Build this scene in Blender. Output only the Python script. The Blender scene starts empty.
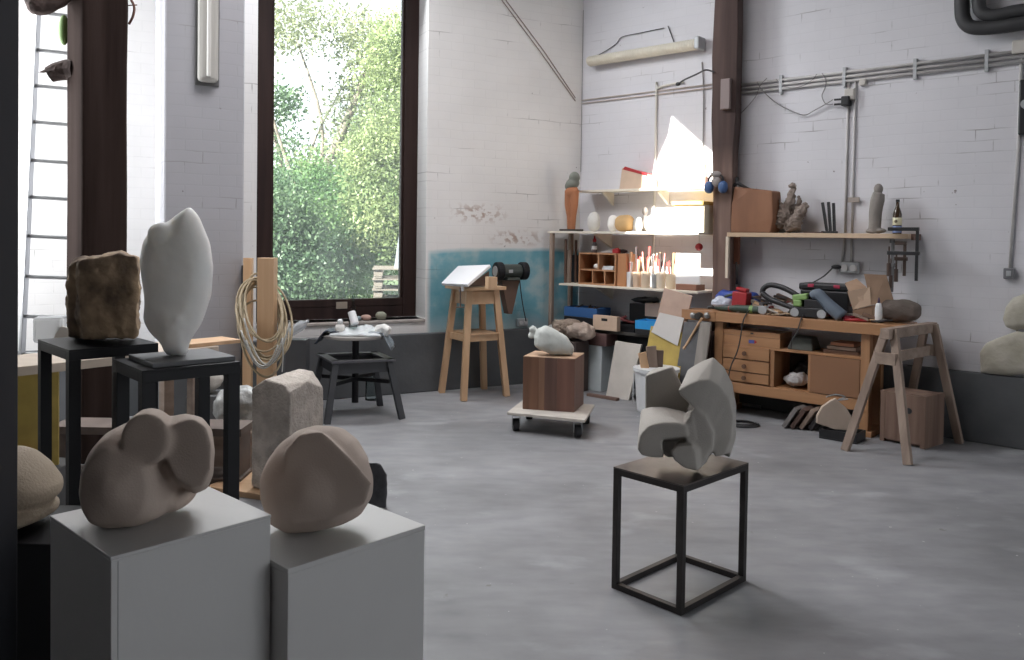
import bpy, bmesh, math, random
import numpy as np
from mathutils import Vector, Matrix, Euler, noise
from math import sin, cos, tan, pi, radians, sqrt, atan2
random.seed(7); rng = np.random.default_rng(7)
S = bpy.context.scene
COL = S.collection

# ------------------------------------------------------------------ camera
FPX, PITCH, ROLL, EYE, CYP = 820.0, radians(1.43), radians(-0.83), 1.5, 257.4
cp, sp, cr, sr = cos(PITCH), sin(PITCH), cos(ROLL), sin(ROLL)
R_ = Vector((cr, -sp*sr, -cp*sr)); U_ = Vector((sr, sp*cr, cp*cr)); F_ = Vector((0, cp, -sp))
cam_d = bpy.data.cameras.new('camera'); cam = bpy.data.objects.new('camera', cam_d); COL.objects.link(cam)
cm = Matrix.Identity(4)
for i in range(3):
    cm[i][0] = R_[i]; cm[i][1] = U_[i]; cm[i][2] = -F_[i]
cm[2][3] = EYE
cam.matrix_world = cm
cam_d.sensor_width = 36; cam_d.lens = FPX*36/1024; cam_d.shift_y = -(330-CYP)/1024; cam_d.clip_end = 300; cam_d.clip_start = 0.05
S.camera = cam

# ------------------------------------------------------------------ world, sun, daylight, exposure
S.view_settings.view_transform = 'Standard'; S.view_settings.look = 'None'
S.view_settings.gamma = 1; S.view_settings.use_curve_mapping = False
S.view_settings.exposure = 0.36
w = bpy.data.worlds.new('world'); S.world = w; w.use_nodes = True
wn = w.node_tree.nodes; wl = w.node_tree.links
bg = wn['Background']; bg.inputs[0].default_value = (0.90, 0.95, 1.0, 1); bg.inputs[1].default_value = 1.9
try:
    S.cycles.use_denoising = True
    S.cycles.max_bounces = 9; S.cycles.diffuse_bounces = 5; S.cycles.glossy_bounces = 3
    S.cycles.transparent_max_bounces = 12; S.cycles.transmission_bounces = 4
    S.cycles.sample_clamp_indirect = 6.0; S.cycles.caustics_reflective = False; S.cycles.caustics_refractive = False
except Exception: pass

SUN = Vector((0.55, 0.60, -0.60)).normalized()       # travel direction of the sunlight
def lamp(name, kind, energy, color, loc=(0,0,0), direction=None, size=None, size_y=None, **kw):
    d = bpy.data.lights.new(name, kind); d.energy = energy; d.color = color
    o = bpy.data.objects.new(name, d); COL.objects.link(o); o.location = loc
    if direction is not None:
        o.rotation_euler = Vector(direction).to_track_quat('-Z', 'Y').to_euler()
    if kind == 'AREA':
        d.shape = 'RECTANGLE'; d.size = size; d.size_y = size_y or size
    for k, v in kw.items(): setattr(d, k, v)
    return o
lamp('sun', 'SUN', 24.0, (1.0, 0.95, 0.86), direction=SUN, angle=radians(0.5))
# area lamps in place of daylight: garden window, added unseen bay and overhead fill
lamp('daylight_garden_window', 'AREA', 100, (0.93, 0.97, 1.0), loc=(-1.55, 7.35, 4.3), direction=(0.47, -0.88, -0.45), size=1.3, size_y=0.85)
lamp('bay_fill_lamp', 'AREA', 150, (0.96, 0.98, 1.0), loc=(-4.7, 5.3, 2.6), direction=(0.64, 0.77, 0), size=1.4, size_y=3.2)  # added fill lamp out of view; no bay window is modelled
lamp('overhead_fill_lamp', 'AREA', 70, (1.0, 0.96, 0.98), loc=(-0.4, 4.95, 4.98), direction=(0.0, 0.12, -1), size=2.6, size_y=1.4, spread=radians(150))  # added fill under the closed ceiling, no rooflight opening above it

# ------------------------------------------------------------------ frames of the two walls
CX, CY = 0.7137, 8.732
A1 = radians(28.2); A2 = radians(138.5)
def frame(o, ax):
    x = Vector((ax[0], ax[1], 0)).normalized(); z = Vector((0,0,1)); y = z.cross(x)
    m = Matrix.Identity(4)
    for i in range(3):
        m[i][0] = x[i]; m[i][1] = y[i]; m[i][2] = z[i]; m[i][3] = o[i]
    return m
FW = frame((CX, CY, 0), (cos(A1), sin(A1)))          # window wall: x along it, y into it, z up
FR = frame((CX, CY, 0), (-cos(A2), -sin(A2)))        # workbench wall
ID = Matrix.Identity(4)
def ray(px, py):
    return R_*((px-512)/FPX) - U_*((py-CYP)/FPX) + F_
def G(px, py, z=0.0):
    d = ray(px, py); return Vector((0,0,EYE)) + d*((z-EYE)/d.z)
def D(px, py, y):
    d = ray(px, py); return Vector((0,0,EYE)) + d*(y/d.y)
def onF(F, px, py, off):
    n = F.col[1].to_3d(); o = F.translation - n*off
    d = ray(px, py); t = (n.dot(o - Vector((0,0,EYE))))/n.dot(d)
    p = F.inverted() @ (Vector((0,0,EYE)) + d*t)
    return p.x, p.z
def RW(px, py, off=0): return onF(FR, px, py, off)
def WW(px, py, off=0): return onF(FW, px, py, off)

# ------------------------------------------------------------------ materials
MATS = {}
def mat(name, col, rough=0.7, metal=0.0, var=0.0, vscale=8.0, bump=0.0, bscale=40.0, col2=None, stretch=(1,1,1), spec=None, trans=0.0, detail=5.0):
    if name in MATS: return MATS[name]
    m = bpy.data.materials.new(name); m.use_nodes = True; nt = m.node_tree; N = nt.nodes; L = nt.links
    b = N['Principled BSDF']; b.inputs['Roughness'].default_value = rough; b.inputs['Metallic'].default_value = metal
    if spec is not None: b.inputs['Specular IOR Level'].default_value = spec
    b.inputs['Base Color'].default_value = (*col, 1)
    if trans: b.inputs['Transmission Weight'].default_value = trans
    tc = N.new('ShaderNodeTexCoord'); mp = N.new('ShaderNodeMapping'); L.new(tc.outputs['Object'], mp.inputs[0])
    mp.inputs['Scale'].default_value = stretch
    if var or col2:
        nz = N.new('ShaderNodeTexNoise'); nz.inputs['Scale'].default_value = vscale; nz.inputs['Detail'].default_value = detail
        L.new(mp.outputs[0], nz.inputs['Vector'])
        cr_ = N.new('ShaderNodeValToRGB'); L.new(nz.outputs[0], cr_.inputs[0])
        c2 = col2 or tuple(min(1, c*(1+var)) for c in col); c1 = col if col2 else tuple(c*(1-var) for c in col)
        cr_.color_ramp.elements[0].position = 0.32; cr_.color_ramp.elements[1].position = 0.68
        cr_.color_ramp.elements[0].color = (*c1, 1); cr_.color_ramp.elements[1].color = (*c2, 1)
        L.new(cr_.outputs[0], b.inputs['Base Color'])
    if bump:
        n2 = N.new('ShaderNodeTexNoise'); n2.inputs['Scale'].default_value = bscale; n2.inputs['Detail'].default_value = 4
        L.new(mp.outputs[0], n2.inputs['Vector'])
        bp = N.new('ShaderNodeBump'); bp.inputs['Strength'].default_value = bump; bp.inputs['Distance'].default_value = 0.01
        L.new(n2.outputs[0], bp.inputs['Height']); L.new(bp.outputs[0], b.inputs['Normal'])
    MATS[name] = m; return m

def wood(name, c1, c2, rough=0.6, axis=2, scale=14.0, planks=0.0):
    """fine grain running along an object axis"""
    if name in MATS: return MATS[name]
    st = [1.0, 1.0, 1.0]; st[axis] = 0.06
    m = mat(name, c1, rough, vscale=scale, col2=c2, stretch=tuple(st), bump=0.15, bscale=60, detail=8)
    return m

def painted_brick(name, base, bands=None, stain=None, blue=False, dado=None):
    """white painted brickwork: courses and chips; coordinates are the wall's own (x along, z up)"""
    m = bpy.data.materials.new(name); m.use_nodes = True; nt = m.node_tree; N = nt.nodes; L = nt.links
    b = N['Principled BSDF']; b.inputs['Roughness'].default_value = 0.75
    tc = N.new('ShaderNodeTexCoord'); sx = N.new('ShaderNodeSeparateXYZ'); L.new(tc.outputs['Object'], sx.inputs[0])
    cb = N.new('ShaderNodeCombineXYZ'); L.new(sx.outputs[0], cb.inputs[0]); L.new(sx.outputs[2], cb.inputs[1])
    # wobble
    nw = N.new('ShaderNodeTexNoise'); nw.inputs['Scale'].default_value = 3.0; L.new(cb.outputs[0], nw.inputs['Vector'])
    ad = N.new('ShaderNodeVectorMath'); ad.operation = 'MULTIPLY_ADD'; ad.inputs[1].default_value = (0.03, 0.03, 0); L.new(nw.outputs['Color'], ad.inputs[0]); L.new(cb.outputs[0], ad.inputs[2])
    br = N.new('ShaderNodeTexBrick'); L.new(ad.outputs[0], br.inputs['Vector'])
    br.inputs['Scale'].default_value = 1.0; br.inputs['Brick Width'].default_value = 0.25; br.inputs['Row Height'].default_value = 0.085
    br.inputs['Mortar Size'].default_value = 0.006; br.inputs['Mortar Smooth'].default_value = 0.6
    br.inputs['Color1'].default_value = (1,1,1,1); br.inputs['Color2'].default_value = (0.86,0.86,0.86,1); br.inputs['Mortar'].default_value = (0.3,0.3,0.3,1)
    n1 = N.new('ShaderNodeTexNoise'); n1.inputs['Scale'].default_value = 1.3; n1.inputs['Detail'].default_value = 8; L.new(cb.outputs[0], n1.inputs['Vector'])
    n2 = N.new('ShaderNodeTexNoise'); n2.inputs['Scale'].default_value = 55; n2.inputs['Detail'].default_value = 3; L.new(cb.outputs[0], n2.inputs['Vector'])
    # bump
    mx = N.new('ShaderNodeMath'); mx.operation = 'MULTIPLY_ADD'; L.new(n2.outputs[0], mx.inputs[0]); mx.inputs[1].default_value = 0.35
    bw = N.new('ShaderNodeRGBToBW'); L.new(br.outputs['Color'], bw.inputs[0]); L.new(bw.outputs[0], mx.inputs[2])
    bp = N.new('ShaderNodeBump'); bp.inputs['Strength'].default_value = 0.14; bp.inputs['Distance'].default_value = 0.006
    L.new(mx.outputs[0], bp.inputs['Height']); L.new(bp.outputs[0], b.inputs['Normal'])
    def rgbmix(f, a, c, blend='MIX'):
        q = N.new('ShaderNodeMix'); q.data_type = 'RGBA'; q.blend_type = blend
        if hasattr(f, 'links') or hasattr(f, 'is_linked'): L.new(f, q.inputs[0])
        else: q.inputs[0].default_value = f
        for k, v in ((6, a), (7, c)):
            if isinstance(v, tuple): q.inputs[k].default_value = (*v, 1)
            else: L.new(v, q.inputs[k])
        return q.outputs[2]
    def rng_(v, a, b_, c=0.0, d=1.0):
        q = N.new('ShaderNodeMapRange'); q.clamp = True
        L.new(v, q.inputs[0]); q.inputs[1].default_value = a; q.inputs[2].default_value = b_; q.inputs[3].default_value = c; q.inputs[4].default_value = d
        return q.outputs[0]
    def mul(a, c):
        q = N.new('ShaderNodeMath'); q.operation = 'MULTIPLY'
        for k, v in enumerate((a, c)):
            if isinstance(v, float): q.inputs[k].default_value = v
            else: L.new(v, q.inputs[k])
        return q.outputs[0]
    def sub(a, c):
        q = N.new('ShaderNodeMath'); q.operation = 'ADD'
        for k, v in enumerate((a, c)):
            if isinstance(v, float): q.inputs[k].default_value = v
            else: L.new(v, q.inputs[k])
        return q.outputs[0]
    c = rgbmix(rng_(n1.outputs[0], 0.35, 0.7), base, tuple(x*0.90 for x in base))
    c = rgbmix(0.05, c, br.outputs['Color'], 'MULTIPLY')
    # cracks between some courses
    nc = N.new('ShaderNodeTexNoise'); nc.inputs['Scale'].default_value = 2.3; nc.inputs['Detail'].default_value = 6
    mpc = N.new('ShaderNodeMapping'); mpc.inputs['Scale'].default_value = (0.6, 2.2, 1); mpc.inputs['Location'].default_value = (3.1, 7.7, 0)
    L.new(cb.outputs[0], mpc.inputs[0]); L.new(mpc.outputs[0], nc.inputs['Vector'])
    crack = mul(rng_(bw.outputs[0], 0.62, 0.35), rng_(nc.outputs[0], 0.58, 0.72))
    c = rgbmix(mul(crack, 0.75), c, (0.20, 0.18, 0.17))
    # knocked-off flecks
    nf = N.new('ShaderNodeTexNoise'); nf.inputs['Scale'].default_value = 14; nf.inputs['Detail'].default_value = 4; L.new(cb.outputs[0], nf.inputs['Vector'])
    c = rgbmix(mul(rng_(nf.outputs[0], 0.735, 0.76), 0.8), c, (0.16, 0.13, 0.12))
    ns = N.new('ShaderNodeTexNoise'); ns.inputs['Scale'].default_value = 16; ns.inputs['Detail'].default_value = 6; L.new(cb.outputs[0], ns.inputs['Vector'])
    if blue:
        x0, x1, z1 = blue
        e = mul(n1.outputs[0], 0.12)
        zz = sub(sx.outputs[2], e)
        mk = mul(mul(rng_(sx.outputs[0], x0, x0+0.05), rng_(sx.outputs[0], x1+0.12, x1-0.12)), rng_(zz, z1, z1-0.05))
        nb = N.new('ShaderNodeTexNoise'); nb.inputs['Scale'].default_value = 3.4; nb.inputs['Detail'].default_value = 9; L.new(cb.outputs[0], nb.inputs['Vector'])
        # scrubbed away low down
        low = rng_(sub(sx.outputs[2], mul(nb.outputs[0], 0.55)), 0.66, 0.98)
        worn = rgbmix(rng_(nb.outputs[0], 0.36, 0.66), (0.07, 0.33, 0.43), (0.25, 0.48, 0.53))
        worn = rgbmix(mul(rng_(nb.outputs[0], 0.48, 0.62), 0.55), worn, (0.50, 0.55, 0.53))
        worn = rgbmix(mul(crack, 0.6), worn, (0.05, 0.10, 0.12))
        f = mul(mk, sub(mul(low, 0.70), 0.22))
        c = rgbmix(f, c, worn)
    for (x0, x1, z0, z1) in (stain or ()):
        xm, zm = (x0+x1)/2, (z0+z1)/2
        fx = mul(rng_(sx.outputs[0], x0, xm-(x1-x0)*0.15), rng_(sx.outputs[0], x1, xm+(x1-x0)*0.15))
        fz = mul(rng_(sx.outputs[2], z0, zm-(z1-z0)*0.1), rng_(sx.outputs[2], z1, zm+(z1-z0)*0.1))
        f = mul(mul(fx, fz), rng_(ns.outputs[0], 0.50, 0.58))
        c = rgbmix(mul(f, 0.75), c, (0.34, 0.22, 0.16))
    L.new(c, b.inputs['Base Color'])
    return m

def cement(name, c1, c2, scale=2.0, rough=0.8):
    if name in MATS: return MATS[name]
    return mat(name, c1, rough, vscale=scale, col2=c2, bump=0.3, bscale=25, detail=9)

def concrete_floor():
    m = bpy.data.materials.new('worn concrete'); m.use_nodes = True; nt = m.node_tree; N = nt.nodes; L = nt.links
    b = N['Principled BSDF']; tc = N.new('ShaderNodeTexCoord')
    def nz(s, d, st=(1,1,1), loc=(0,0,0)):
        mp = N.new('ShaderNodeMapping'); mp.inputs['Scale'].default_value = st; mp.inputs['Location'].default_value = loc; L.new(tc.outputs['Object'], mp.inputs[0])
        n = N.new('ShaderNodeTexNoise'); n.inputs['Scale'].default_value = s; n.inputs['Detail'].default_value = d; L.new(mp.outputs[0], n.inputs['Vector']); return n.outputs[0]
    def ramp(v, p0, p1, a, c):
        r = N.new('ShaderNodeValToRGB'); L.new(v, r.inputs[0]); r.color_ramp.elements[0].position = p0; r.color_ramp.elements[1].position = p1
        r.color_ramp.elements[0].color = (*a, 1); r.color_ramp.elements[1].color = (*c, 1); return r.outputs[0]
    def mix(f, a, c, bl='MIX'):
        q = N.new('ShaderNodeMix'); q.data_type = 'RGBA'; q.blend_type = bl
        if isinstance(f, float): q.inputs[0].default_value = f
        else: L.new(f, q.inputs[0])
        for k, v in ((6, a), (7, c)):
            if isinstance(v, tuple): q.inputs[k].default_value = (*v, 1)
            else: L.new(v, q.inputs[k])
        return q.outputs[2]
    c = ramp(nz(0.9, 10), 0.35, 0.68, (0.205, 0.205, 0.212), (0.325, 0.325, 0.337))
    c = mix(1.0, c, ramp(nz(4, 8, (1, 2.5, 1)), 0.3, 0.62, (0.82, 0.82, 0.83), (1, 1, 1)), 'MULTIPLY')
    c = mix(ramp(nz(1.7, 6, (1,1.6,1), (5,2,0)), 0.60, 0.70, (0,0,0), (0.3,0.3,0.3)), c, (0.50, 0.51, 0.53))
    c = mix(ramp(nz(9, 3), 0.73, 0.76, (0,0,0), (0.7,0.7,0.7)), c, (0.16, 0.15, 0.14))
    c = mix(ramp(nz(30, 2, (1,1,1), (3,3,0)), 0.74, 0.77, (0,0,0), (0.5,0.5,0.5)), c, (0.75, 0.75, 0.74))
    L.new(c, b.inputs['Base Color'])
    r = N.new('ShaderNodeMapRange'); L.new(nz(2.2, 6), r.inputs[0]); r.inputs[1].default_value = 0.3; r.inputs[2].default_value = 0.7; r.inputs[3].default_value = 0.42; r.inputs[4].default_value = 0.68
    L.new(r.outputs[0], b.inputs['Roughness'])
    bp = N.new('ShaderNodeBump'); bp.inputs['Strength'].default_value = 0.2; bp.inputs['Distance'].default_value = 0.006
    L.new(nz(12, 8), bp.inputs['Height']); L.new(bp.outputs[0], b.inputs['Normal'])
    return m

# ------------------------------------------------------------------ mesh builder
ROOTM = {}
class B:
    def __init__(self, F=None): self.bm = bmesh.new(); self.F = F or ID
    def v(self, p): return self.bm.verts.new(self.F @ Vector(p))
    def box(self, c, s, rot=None, top=1.0):
        m = Matrix.Translation(c) @ (Euler(rot).to_matrix().to_4x4() if rot else ID)
        vs = []
        for z in (-.5, .5):
            k = top if z > 0 else 1.0
            for x, y in ((-.5,-.5), (.5,-.5), (.5,.5), (-.5,.5)):
                vs.append(self.v(m @ Vector((x*s[0]*k, y*s[1]*k, z*s[2]))))
        for f in ((3,2,1,0), (4,5,6,7), (0,1,5,4), (1,2,6,5), (2,3,7,6), (3,0,4,7)):
            self.bm.faces.new([vs[i] for i in f])
        return self
    def bx(self, x0, x1, y0, y1, z0, z1):
        return self.box(((x0+x1)/2, (y0+y1)/2, (z0+z1)/2), (abs(x1-x0), abs(y1-y0), abs(z1-z0)))
    def bar(self, p, q, w_, h_, up=(0,0,1)):
        p, q = Vector(p), Vector(q); d = (q-p).normalized(); u = Vector(up)
        if abs(d.dot(u)) > 0.98: u = Vector((0,1,0))
        s = d.cross(u).normalized(); u = s.cross(d).normalized(); vs = []
        for e in (p, q):
            for a, b_ in ((-1,-1), (1,-1), (1,1), (-1,1)): vs.append(self.v(e + s*(a*w_/2) + u*(b_*h_/2)))
        for f in ((3,2,1,0), (4,5,6,7), (0,1,5,4), (1,2,6,5), (2,3,7,6), (3,0,4,7)):
            self.bm.faces.new([vs[i] for i in f])
        return self
    def cyl(self, p, q, r0, r1=None, n=16):
        r1 = r0 if r1 is None else r1
        p, q = Vector(p), Vector(q); d = (q-p).normalized(); u = Vector((0,0,1)) if abs(d.z) < .9 else Vector((1,0,0))
        s = d.cross(u).normalized(); u = s.cross(d)
        A = [self.v(p + (s*cos(2*pi*i/n) + u*sin(2*pi*i/n))*r0) for i in range(n)]
        Bv = [self.v(q + (s*cos(2*pi*i/n) + u*sin(2*pi*i/n))*r1) for i in range(n)]
        for i in range(n): self.bm.faces.new((A[i], A[(i+1)%n], Bv[(i+1)%n], Bv[i]))
        self.bm.faces.new(A[::-1]); self.bm.faces.new(Bv)
        return self
    def tube(self, pts, r, n=8, smooth_pts=0):
        P = [Vector(p) for p in pts]
        if smooth_pts: P = catmull(P, smooth_pts)
        rs = r if isinstance(r, (list, tuple)) else [r]*len(P)
        if len(rs) != len(P): rs = list(np.interp(np.linspace(0,1,len(P)), np.linspace(0,1,len(rs)), rs))
        rings = []; u = None
        for i, p in enumerate(P):
            d = (P[min(i+1, len(P)-1)] - P[max(i-1, 0)]).normalized()
            if u is None:
                u = Vector((0,0,1)) if abs(d.z) < .9 else Vector((1,0,0))
            s = d.cross(u)
            if s.length < 1e-6: s = d.orthogonal()
            s.normalize(); u = s.cross(d).normalized()
            rings.append([self.v(p + (s*cos(2*pi*k/n) + u*sin(2*pi*k/n))*rs[i]) for k in range(n)])
        for a, b_ in zip(rings, rings[1:]):
            for k in range(n): self.bm.faces.new((a[k], a[(k+1)%n], b_[(k+1)%n], b_[k]))
        self.bm.faces.new(rings[0][::-1]); self.bm.faces.new(rings[-1])
        return self
    def lathe(self, c, prof, n=24, axis=(0,0,1)):
        c = Vector(c); a = Vector(axis).normalized(); s = a.orthogonal().normalized(); u = a.cross(s); rings = []
        for r, h in prof:
            if r < 1e-5: rings.append([self.v(c + a*h)])
            else: rings.append([self.v(c + a*h + (s*cos(2*pi*k/n) + u*sin(2*pi*k/n))*r) for k in range(n)])
        for A, C in zip(rings, rings[1:]):
            for k in range(n):
                if len(A) == 1 and len(C) == 1: continue
                if len(A) == 1: self.bm.faces.new((A[0], C[(k+1)%n], C[k]))
                elif len(C) == 1: self.bm.faces.new((A[k], A[(k+1)%n], C[0]))
                else: self.bm.faces.new((A[k], A[(k+1)%n], C[(k+1)%n], C[k]))
        for rg, fl in ((rings[0], True), (rings[-1], False)):
            if len(rg) > 1: self.bm.faces.new(rg[::-1] if fl else rg)
        return self
    def hull(self, pts):
        vs = [self.v(p) for p in pts]
        r = bmesh.ops.convex_hull(self.bm, input=vs)
        junk = [g for g in r['geom_interior'] + r['geom_unused'] if isinstance(g, bmesh.types.BMVert)]
        if junk: bmesh.ops.delete(self.bm, geom=list(set(junk)), context='VERTS')
        return self
    def prism(self, poly, vec):
        vec = Vector(vec); A = [self.v(p) for p in poly]; C = [self.v(Vector(p)+vec) for p in poly]; n = len(A)
        self.bm.faces.new(A[::-1]); self.bm.faces.new(C)
        for i in range(n): self.bm.faces.new((A[i], A[(i+1)%n], C[(i+1)%n], C[i]))
        return self
    def inflate(self, poly, nrm, df, db, k=2.0, rings=7, n=56, center=None):
        """closed outline puffed towards nrm by df and away from it by db (k>2: boxier)"""
        P = [Vector(p) for p in poly]; P = resample(P, n); c = Vector(center) if center else sum(P, Vector())/len(P); nrm = Vector(nrm).normalized()
        layers = []
        for j in range(-rings, rings+1):
            t = j/rings*0.999; a = abs(t)
            s = max(0.0, (1-a**k))**(1.0/k)
            off = (df if t > 0 else -db)*a
            if t < 0: off = -db*a
            layers.append([self.v(c + (p-c)*max(s, 0.04) + nrm*off) for p in P])
        for A, C in zip(layers, layers[1:]):
            for i in range(n): self.bm.faces.new((A[i], A[(i+1)%n], C[(i+1)%n], C[i]))
        self.bm.faces.new(layers[0][::-1]); self.bm.faces.new(layers[-1])
        return self
    def blob(self, c, r, rot=None, sub=3, e=2.0):
        r = (r, r, r) if isinstance(r, (int, float)) else r
        m = Matrix.Translation(c) @ (Euler(rot).to_matrix().to_4x4() if rot else ID)
        g = bmesh.ops.create_icosphere(self.bm, subdivisions=sub, radius=1.0)
        for v in g['verts']:
            p = v.co.copy()
            if e != 2.0:
                nrm = (abs(p.x)**e + abs(p.y)**e + abs(p.z)**e)**(1/e); p /= nrm
            v.co = self.F @ (m @ Vector((p.x*r[0], p.y*r[1], p.z*r[2])))
        return self
    def grid(self, fn, nu, nv, thick=0.0):
        V = [[self.v(fn(i/nu, j/nv)) for j in range(nv+1)] for i in range(nu+1)]
        for i in range(nu):
            for j in range(nv): self.bm.faces.new((V[i][j], V[i+1][j], V[i+1][j+1], V[i][j+1]))
        return self
    def rough(self, amp, scale=6.0, seed=0.0):
        self.bm.normal_update()
        for v in self.bm.verts:
            q = v.co*scale + Vector((seed, seed*1.7, 0)); v.co += v.normal*amp*noise.fractal(q, 1.0, 2.0, 3)
        return self
    def out(self, name, m, parent=None, origin=None, smooth=False, bevel=0.0, remesh=0.0, rsmooth=6, solid=0.0, auto=None, disp=None, subsurf=0, decim=None):
        bm = self.bm
        bmesh.ops.recalc_face_normals(bm, faces=bm.faces)
        if parent is not None: M_ = ROOTM[parent.name]
        elif origin is not None: M_ = Matrix.Translation(origin) if not isinstance(origin, Matrix) else origin
        else: M_ = ID
        bm.transform(M_.inverted())
        me = bpy.data.meshes.new(name); bm.to_mesh(me); bm.free()
        o = bpy.data.objects.new(name, me); COL.objects.link(o)
        for mm in (m if isinstance(m, (list, tuple)) else [m]): me.materials.append(mm)
        if parent is not None:
            o.parent = parent; ROOTM[o.name] = M_
        else:
            o.matrix_world = M_; ROOTM[o.name] = M_
        if smooth or remesh: me.polygons.foreach_set('use_smooth', [True]*len(me.polygons))
        if solid:
            q = o.modifiers.new('solid', 'SOLIDIFY'); q.thickness = solid; q.offset = 0
        if subsurf:
            q = o.modifiers.new('sub', 'SUBSURF'); q.levels = subsurf; q.render_levels = subsurf
        if remesh:
            q = o.modifiers.new('remesh', 'REMESH'); q.mode = 'VOXEL'; q.voxel_size = remesh; q.use_smooth_shade = True
            if rsmooth:
                q = o.modifiers.new('sm', 'SMOOTH'); q.iterations = rsmooth; q.factor = 0.5
        if disp:
            t = bpy.data.textures.new(name, 'CLOUDS'); t.noise_scale = disp[1]; t.noise_depth = 3
            q = o.modifiers.new('d', 'DISPLACE'); q.texture = t; q.strength = disp[0]; q.texture_coords = 'LOCAL'
        if bevel:
            q = o.modifiers.new('bev', 'BEVEL'); q.width = bevel; q.segments = 2; q.limit_method = 'ANGLE'; q.angle_limit = radians(40)
        return o

def catmull(P, k):
    out = []; n = len(P)
    for i in range(n-1):
        p0, p1, p2, p3 = P[max(i-1,0)], P[i], P[i+1], P[min(i+2,n-1)]
        for j in range(k):
            t = j/k
            out.append(0.5*((2*p1) + (p2-p0)*t + (2*p0-5*p1+4*p2-p3)*t*t + (3*p1-p0-3*p2+p3)*t**3))
    out.append(P[-1]); return out
def resample(P, n, sharp=False):
    Q = P + [P[0]]; L_ = [0]
    for a, b_ in zip(Q, Q[1:]): L_.append(L_[-1] + (b_-a).length)
    T = np.linspace(0, L_[-1], n, endpoint=False); out = []
    xs = [np.interp(T, L_, [q[k] for q in Q]) for k in range(3)]
    return [Vector((xs[0][i], xs[1][i], xs[2][i])) for i in range(n)]

def setp(o, label=None, cat=None, group=None, kind=None):
    if label: o['label'] = label
    if cat: o['category'] = cat
    if group: o['group'] = group
    if kind: o['kind'] = kind
    return o
def thing(name, label, cat, loc=(0,0,0), rz=0.0, group=None, M_=None):
    o = bpy.data.objects.new(name, None); COL.objects.link(o); o.empty_display_size = 0.1
    m = M_ if M_ is not None else Matrix.Translation(loc) @ Matrix.Rotation(rz, 4, 'Z')
    o.matrix_world = m; ROOTM[o.name] = m
    return setp(o, label, cat, group)
def struct(o, label=None): return setp(o, label, kind='structure')
def kids(o): return [c for c in COL.objects if c.parent is o]
def dup(root, M_, label=None, group=None):
    r = root.copy(); COL.objects.link(r); r.matrix_world = M_; ROOTM[r.name] = M_
    if label: r['label'] = label
    if group: r['group'] = group
    for ch in kids(root):
        c = ch.copy(); COL.objects.link(c); c.parent = r
        for g in kids(ch):
            d = g.copy(); COL.objects.link(d); d.parent = c
    return r
def T(p, rz=0.0, s=1.0): return Matrix.Translation(p) @ Matrix.Rotation(rz, 4, 'Z') @ Matrix.Scale(s, 4)
def fr_pt(F, u, off, z): return F @ Vector((u, -off, z))

# ------------------------------------------------------------------ palette
M_white = painted_brick('white painted brick', (0.70, 0.69, 0.72))
M_winw = painted_brick('white painted brick with blue patch', (0.82, 0.805, 0.79),
        stain=[(-1.55, -0.84, 1.62, 1.84), (-1.1, -0.40, 1.40, 1.58)], blue=(WW(427,250)[0], 0.3, WW(490,247)[1]+0.055))
M_dado = cement('grey cement render', (0.075, 0.08, 0.085), (0.12, 0.125, 0.13))
M_floor = concrete_floor()
M_plaster = cement('grey lime render', (0.50, 0.50, 0.56), (0.56, 0.56, 0.61), 1.5)
M_dim = cement('dusky render', (0.27, 0.255, 0.25), (0.33, 0.315, 0.31))
M_ceil = mat('boarded ceiling', (0.20, 0.19, 0.185), 0.8, var=0.1)
M_frame = wood('dark stained window timber', (0.020, 0.010, 0.009), (0.034, 0.018, 0.015), 0.5); M_frame.node_tree.nodes['Principled BSDF'].inputs['Specular IOR Level'].default_value = 0.2
M_beam = wood('old dark oak', (0.022, 0.014, 0.012), (0.055, 0.038, 0.033), 0.7, scale=9)
M_beam2 = wood('old dark oak lit edge', (0.055, 0.038, 0.034), (0.12, 0.085, 0.075), 0.7, scale=9)
M_pine = wood('planed pine', (0.50, 0.31, 0.17), (0.62, 0.41, 0.25), 0.5)
M_pineH = wood('planed pine lengthwise', (0.50, 0.31, 0.17), (0.62, 0.41, 0.25), 0.5, axis=0)
M_shelfw = mat('pale shelf board', (0.74, 0.68, 0.58), 0.5, var=0.05)
M_beech = wood('bench beech', (0.33, 0.165, 0.078), (0.46, 0.245, 0.12), 0.45, axis=0)
M_beechV = wood('bench beech upright', (0.31, 0.155, 0.075), (0.43, 0.23, 0.115), 0.45, axis=2)
M_old = wood('greyed softwood', (0.22, 0.16, 0.125), (0.36, 0.275, 0.22), 0.75)
M_oldH = wood('greyed softwood lengthwise', (0.22, 0.16, 0.125), (0.36, 0.275, 0.22), 0.75, axis=0)
M_black = mat('black steel', (0.010, 0.010, 0.012), 0.5, 0.0, var=0.15, spec=0.25)
for _m in (M_beam, M_beam2): _m.node_tree.nodes['Principled BSDF'].inputs['Specular IOR Level'].default_value = 0.08; _m.node_tree.nodes['Principled BSDF'].inputs['Roughness'].default_value = 0.9
M_steel = mat('raw dark steel', (0.085, 0.075, 0.07), 0.42, 0.85, col2=(0.15, 0.13, 0.12), vscale=6, bump=0.05)
M_steelf = mat('raw steel frame', (0.05, 0.045, 0.043), 0.45, 0.7, var=0.2)
M_chrome = mat('dull metal', (0.45, 0.45, 0.45), 0.35, 0.9)
M_galv = mat('galvanised grey', (0.42, 0.43, 0.44), 0.5, 0.4, var=0.08)
M_conduit = mat('dusty conduit', (0.56, 0.54, 0.53), 0.6, var=0.1)
M_blackp = mat('black plastic', (0.018, 0.018, 0.020), 0.4)
M_cable = mat('cable rubber', (0.035, 0.035, 0.037), 0.5)
M_greyc = mat('grey cable', (0.26, 0.25, 0.25), 0.5)
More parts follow.
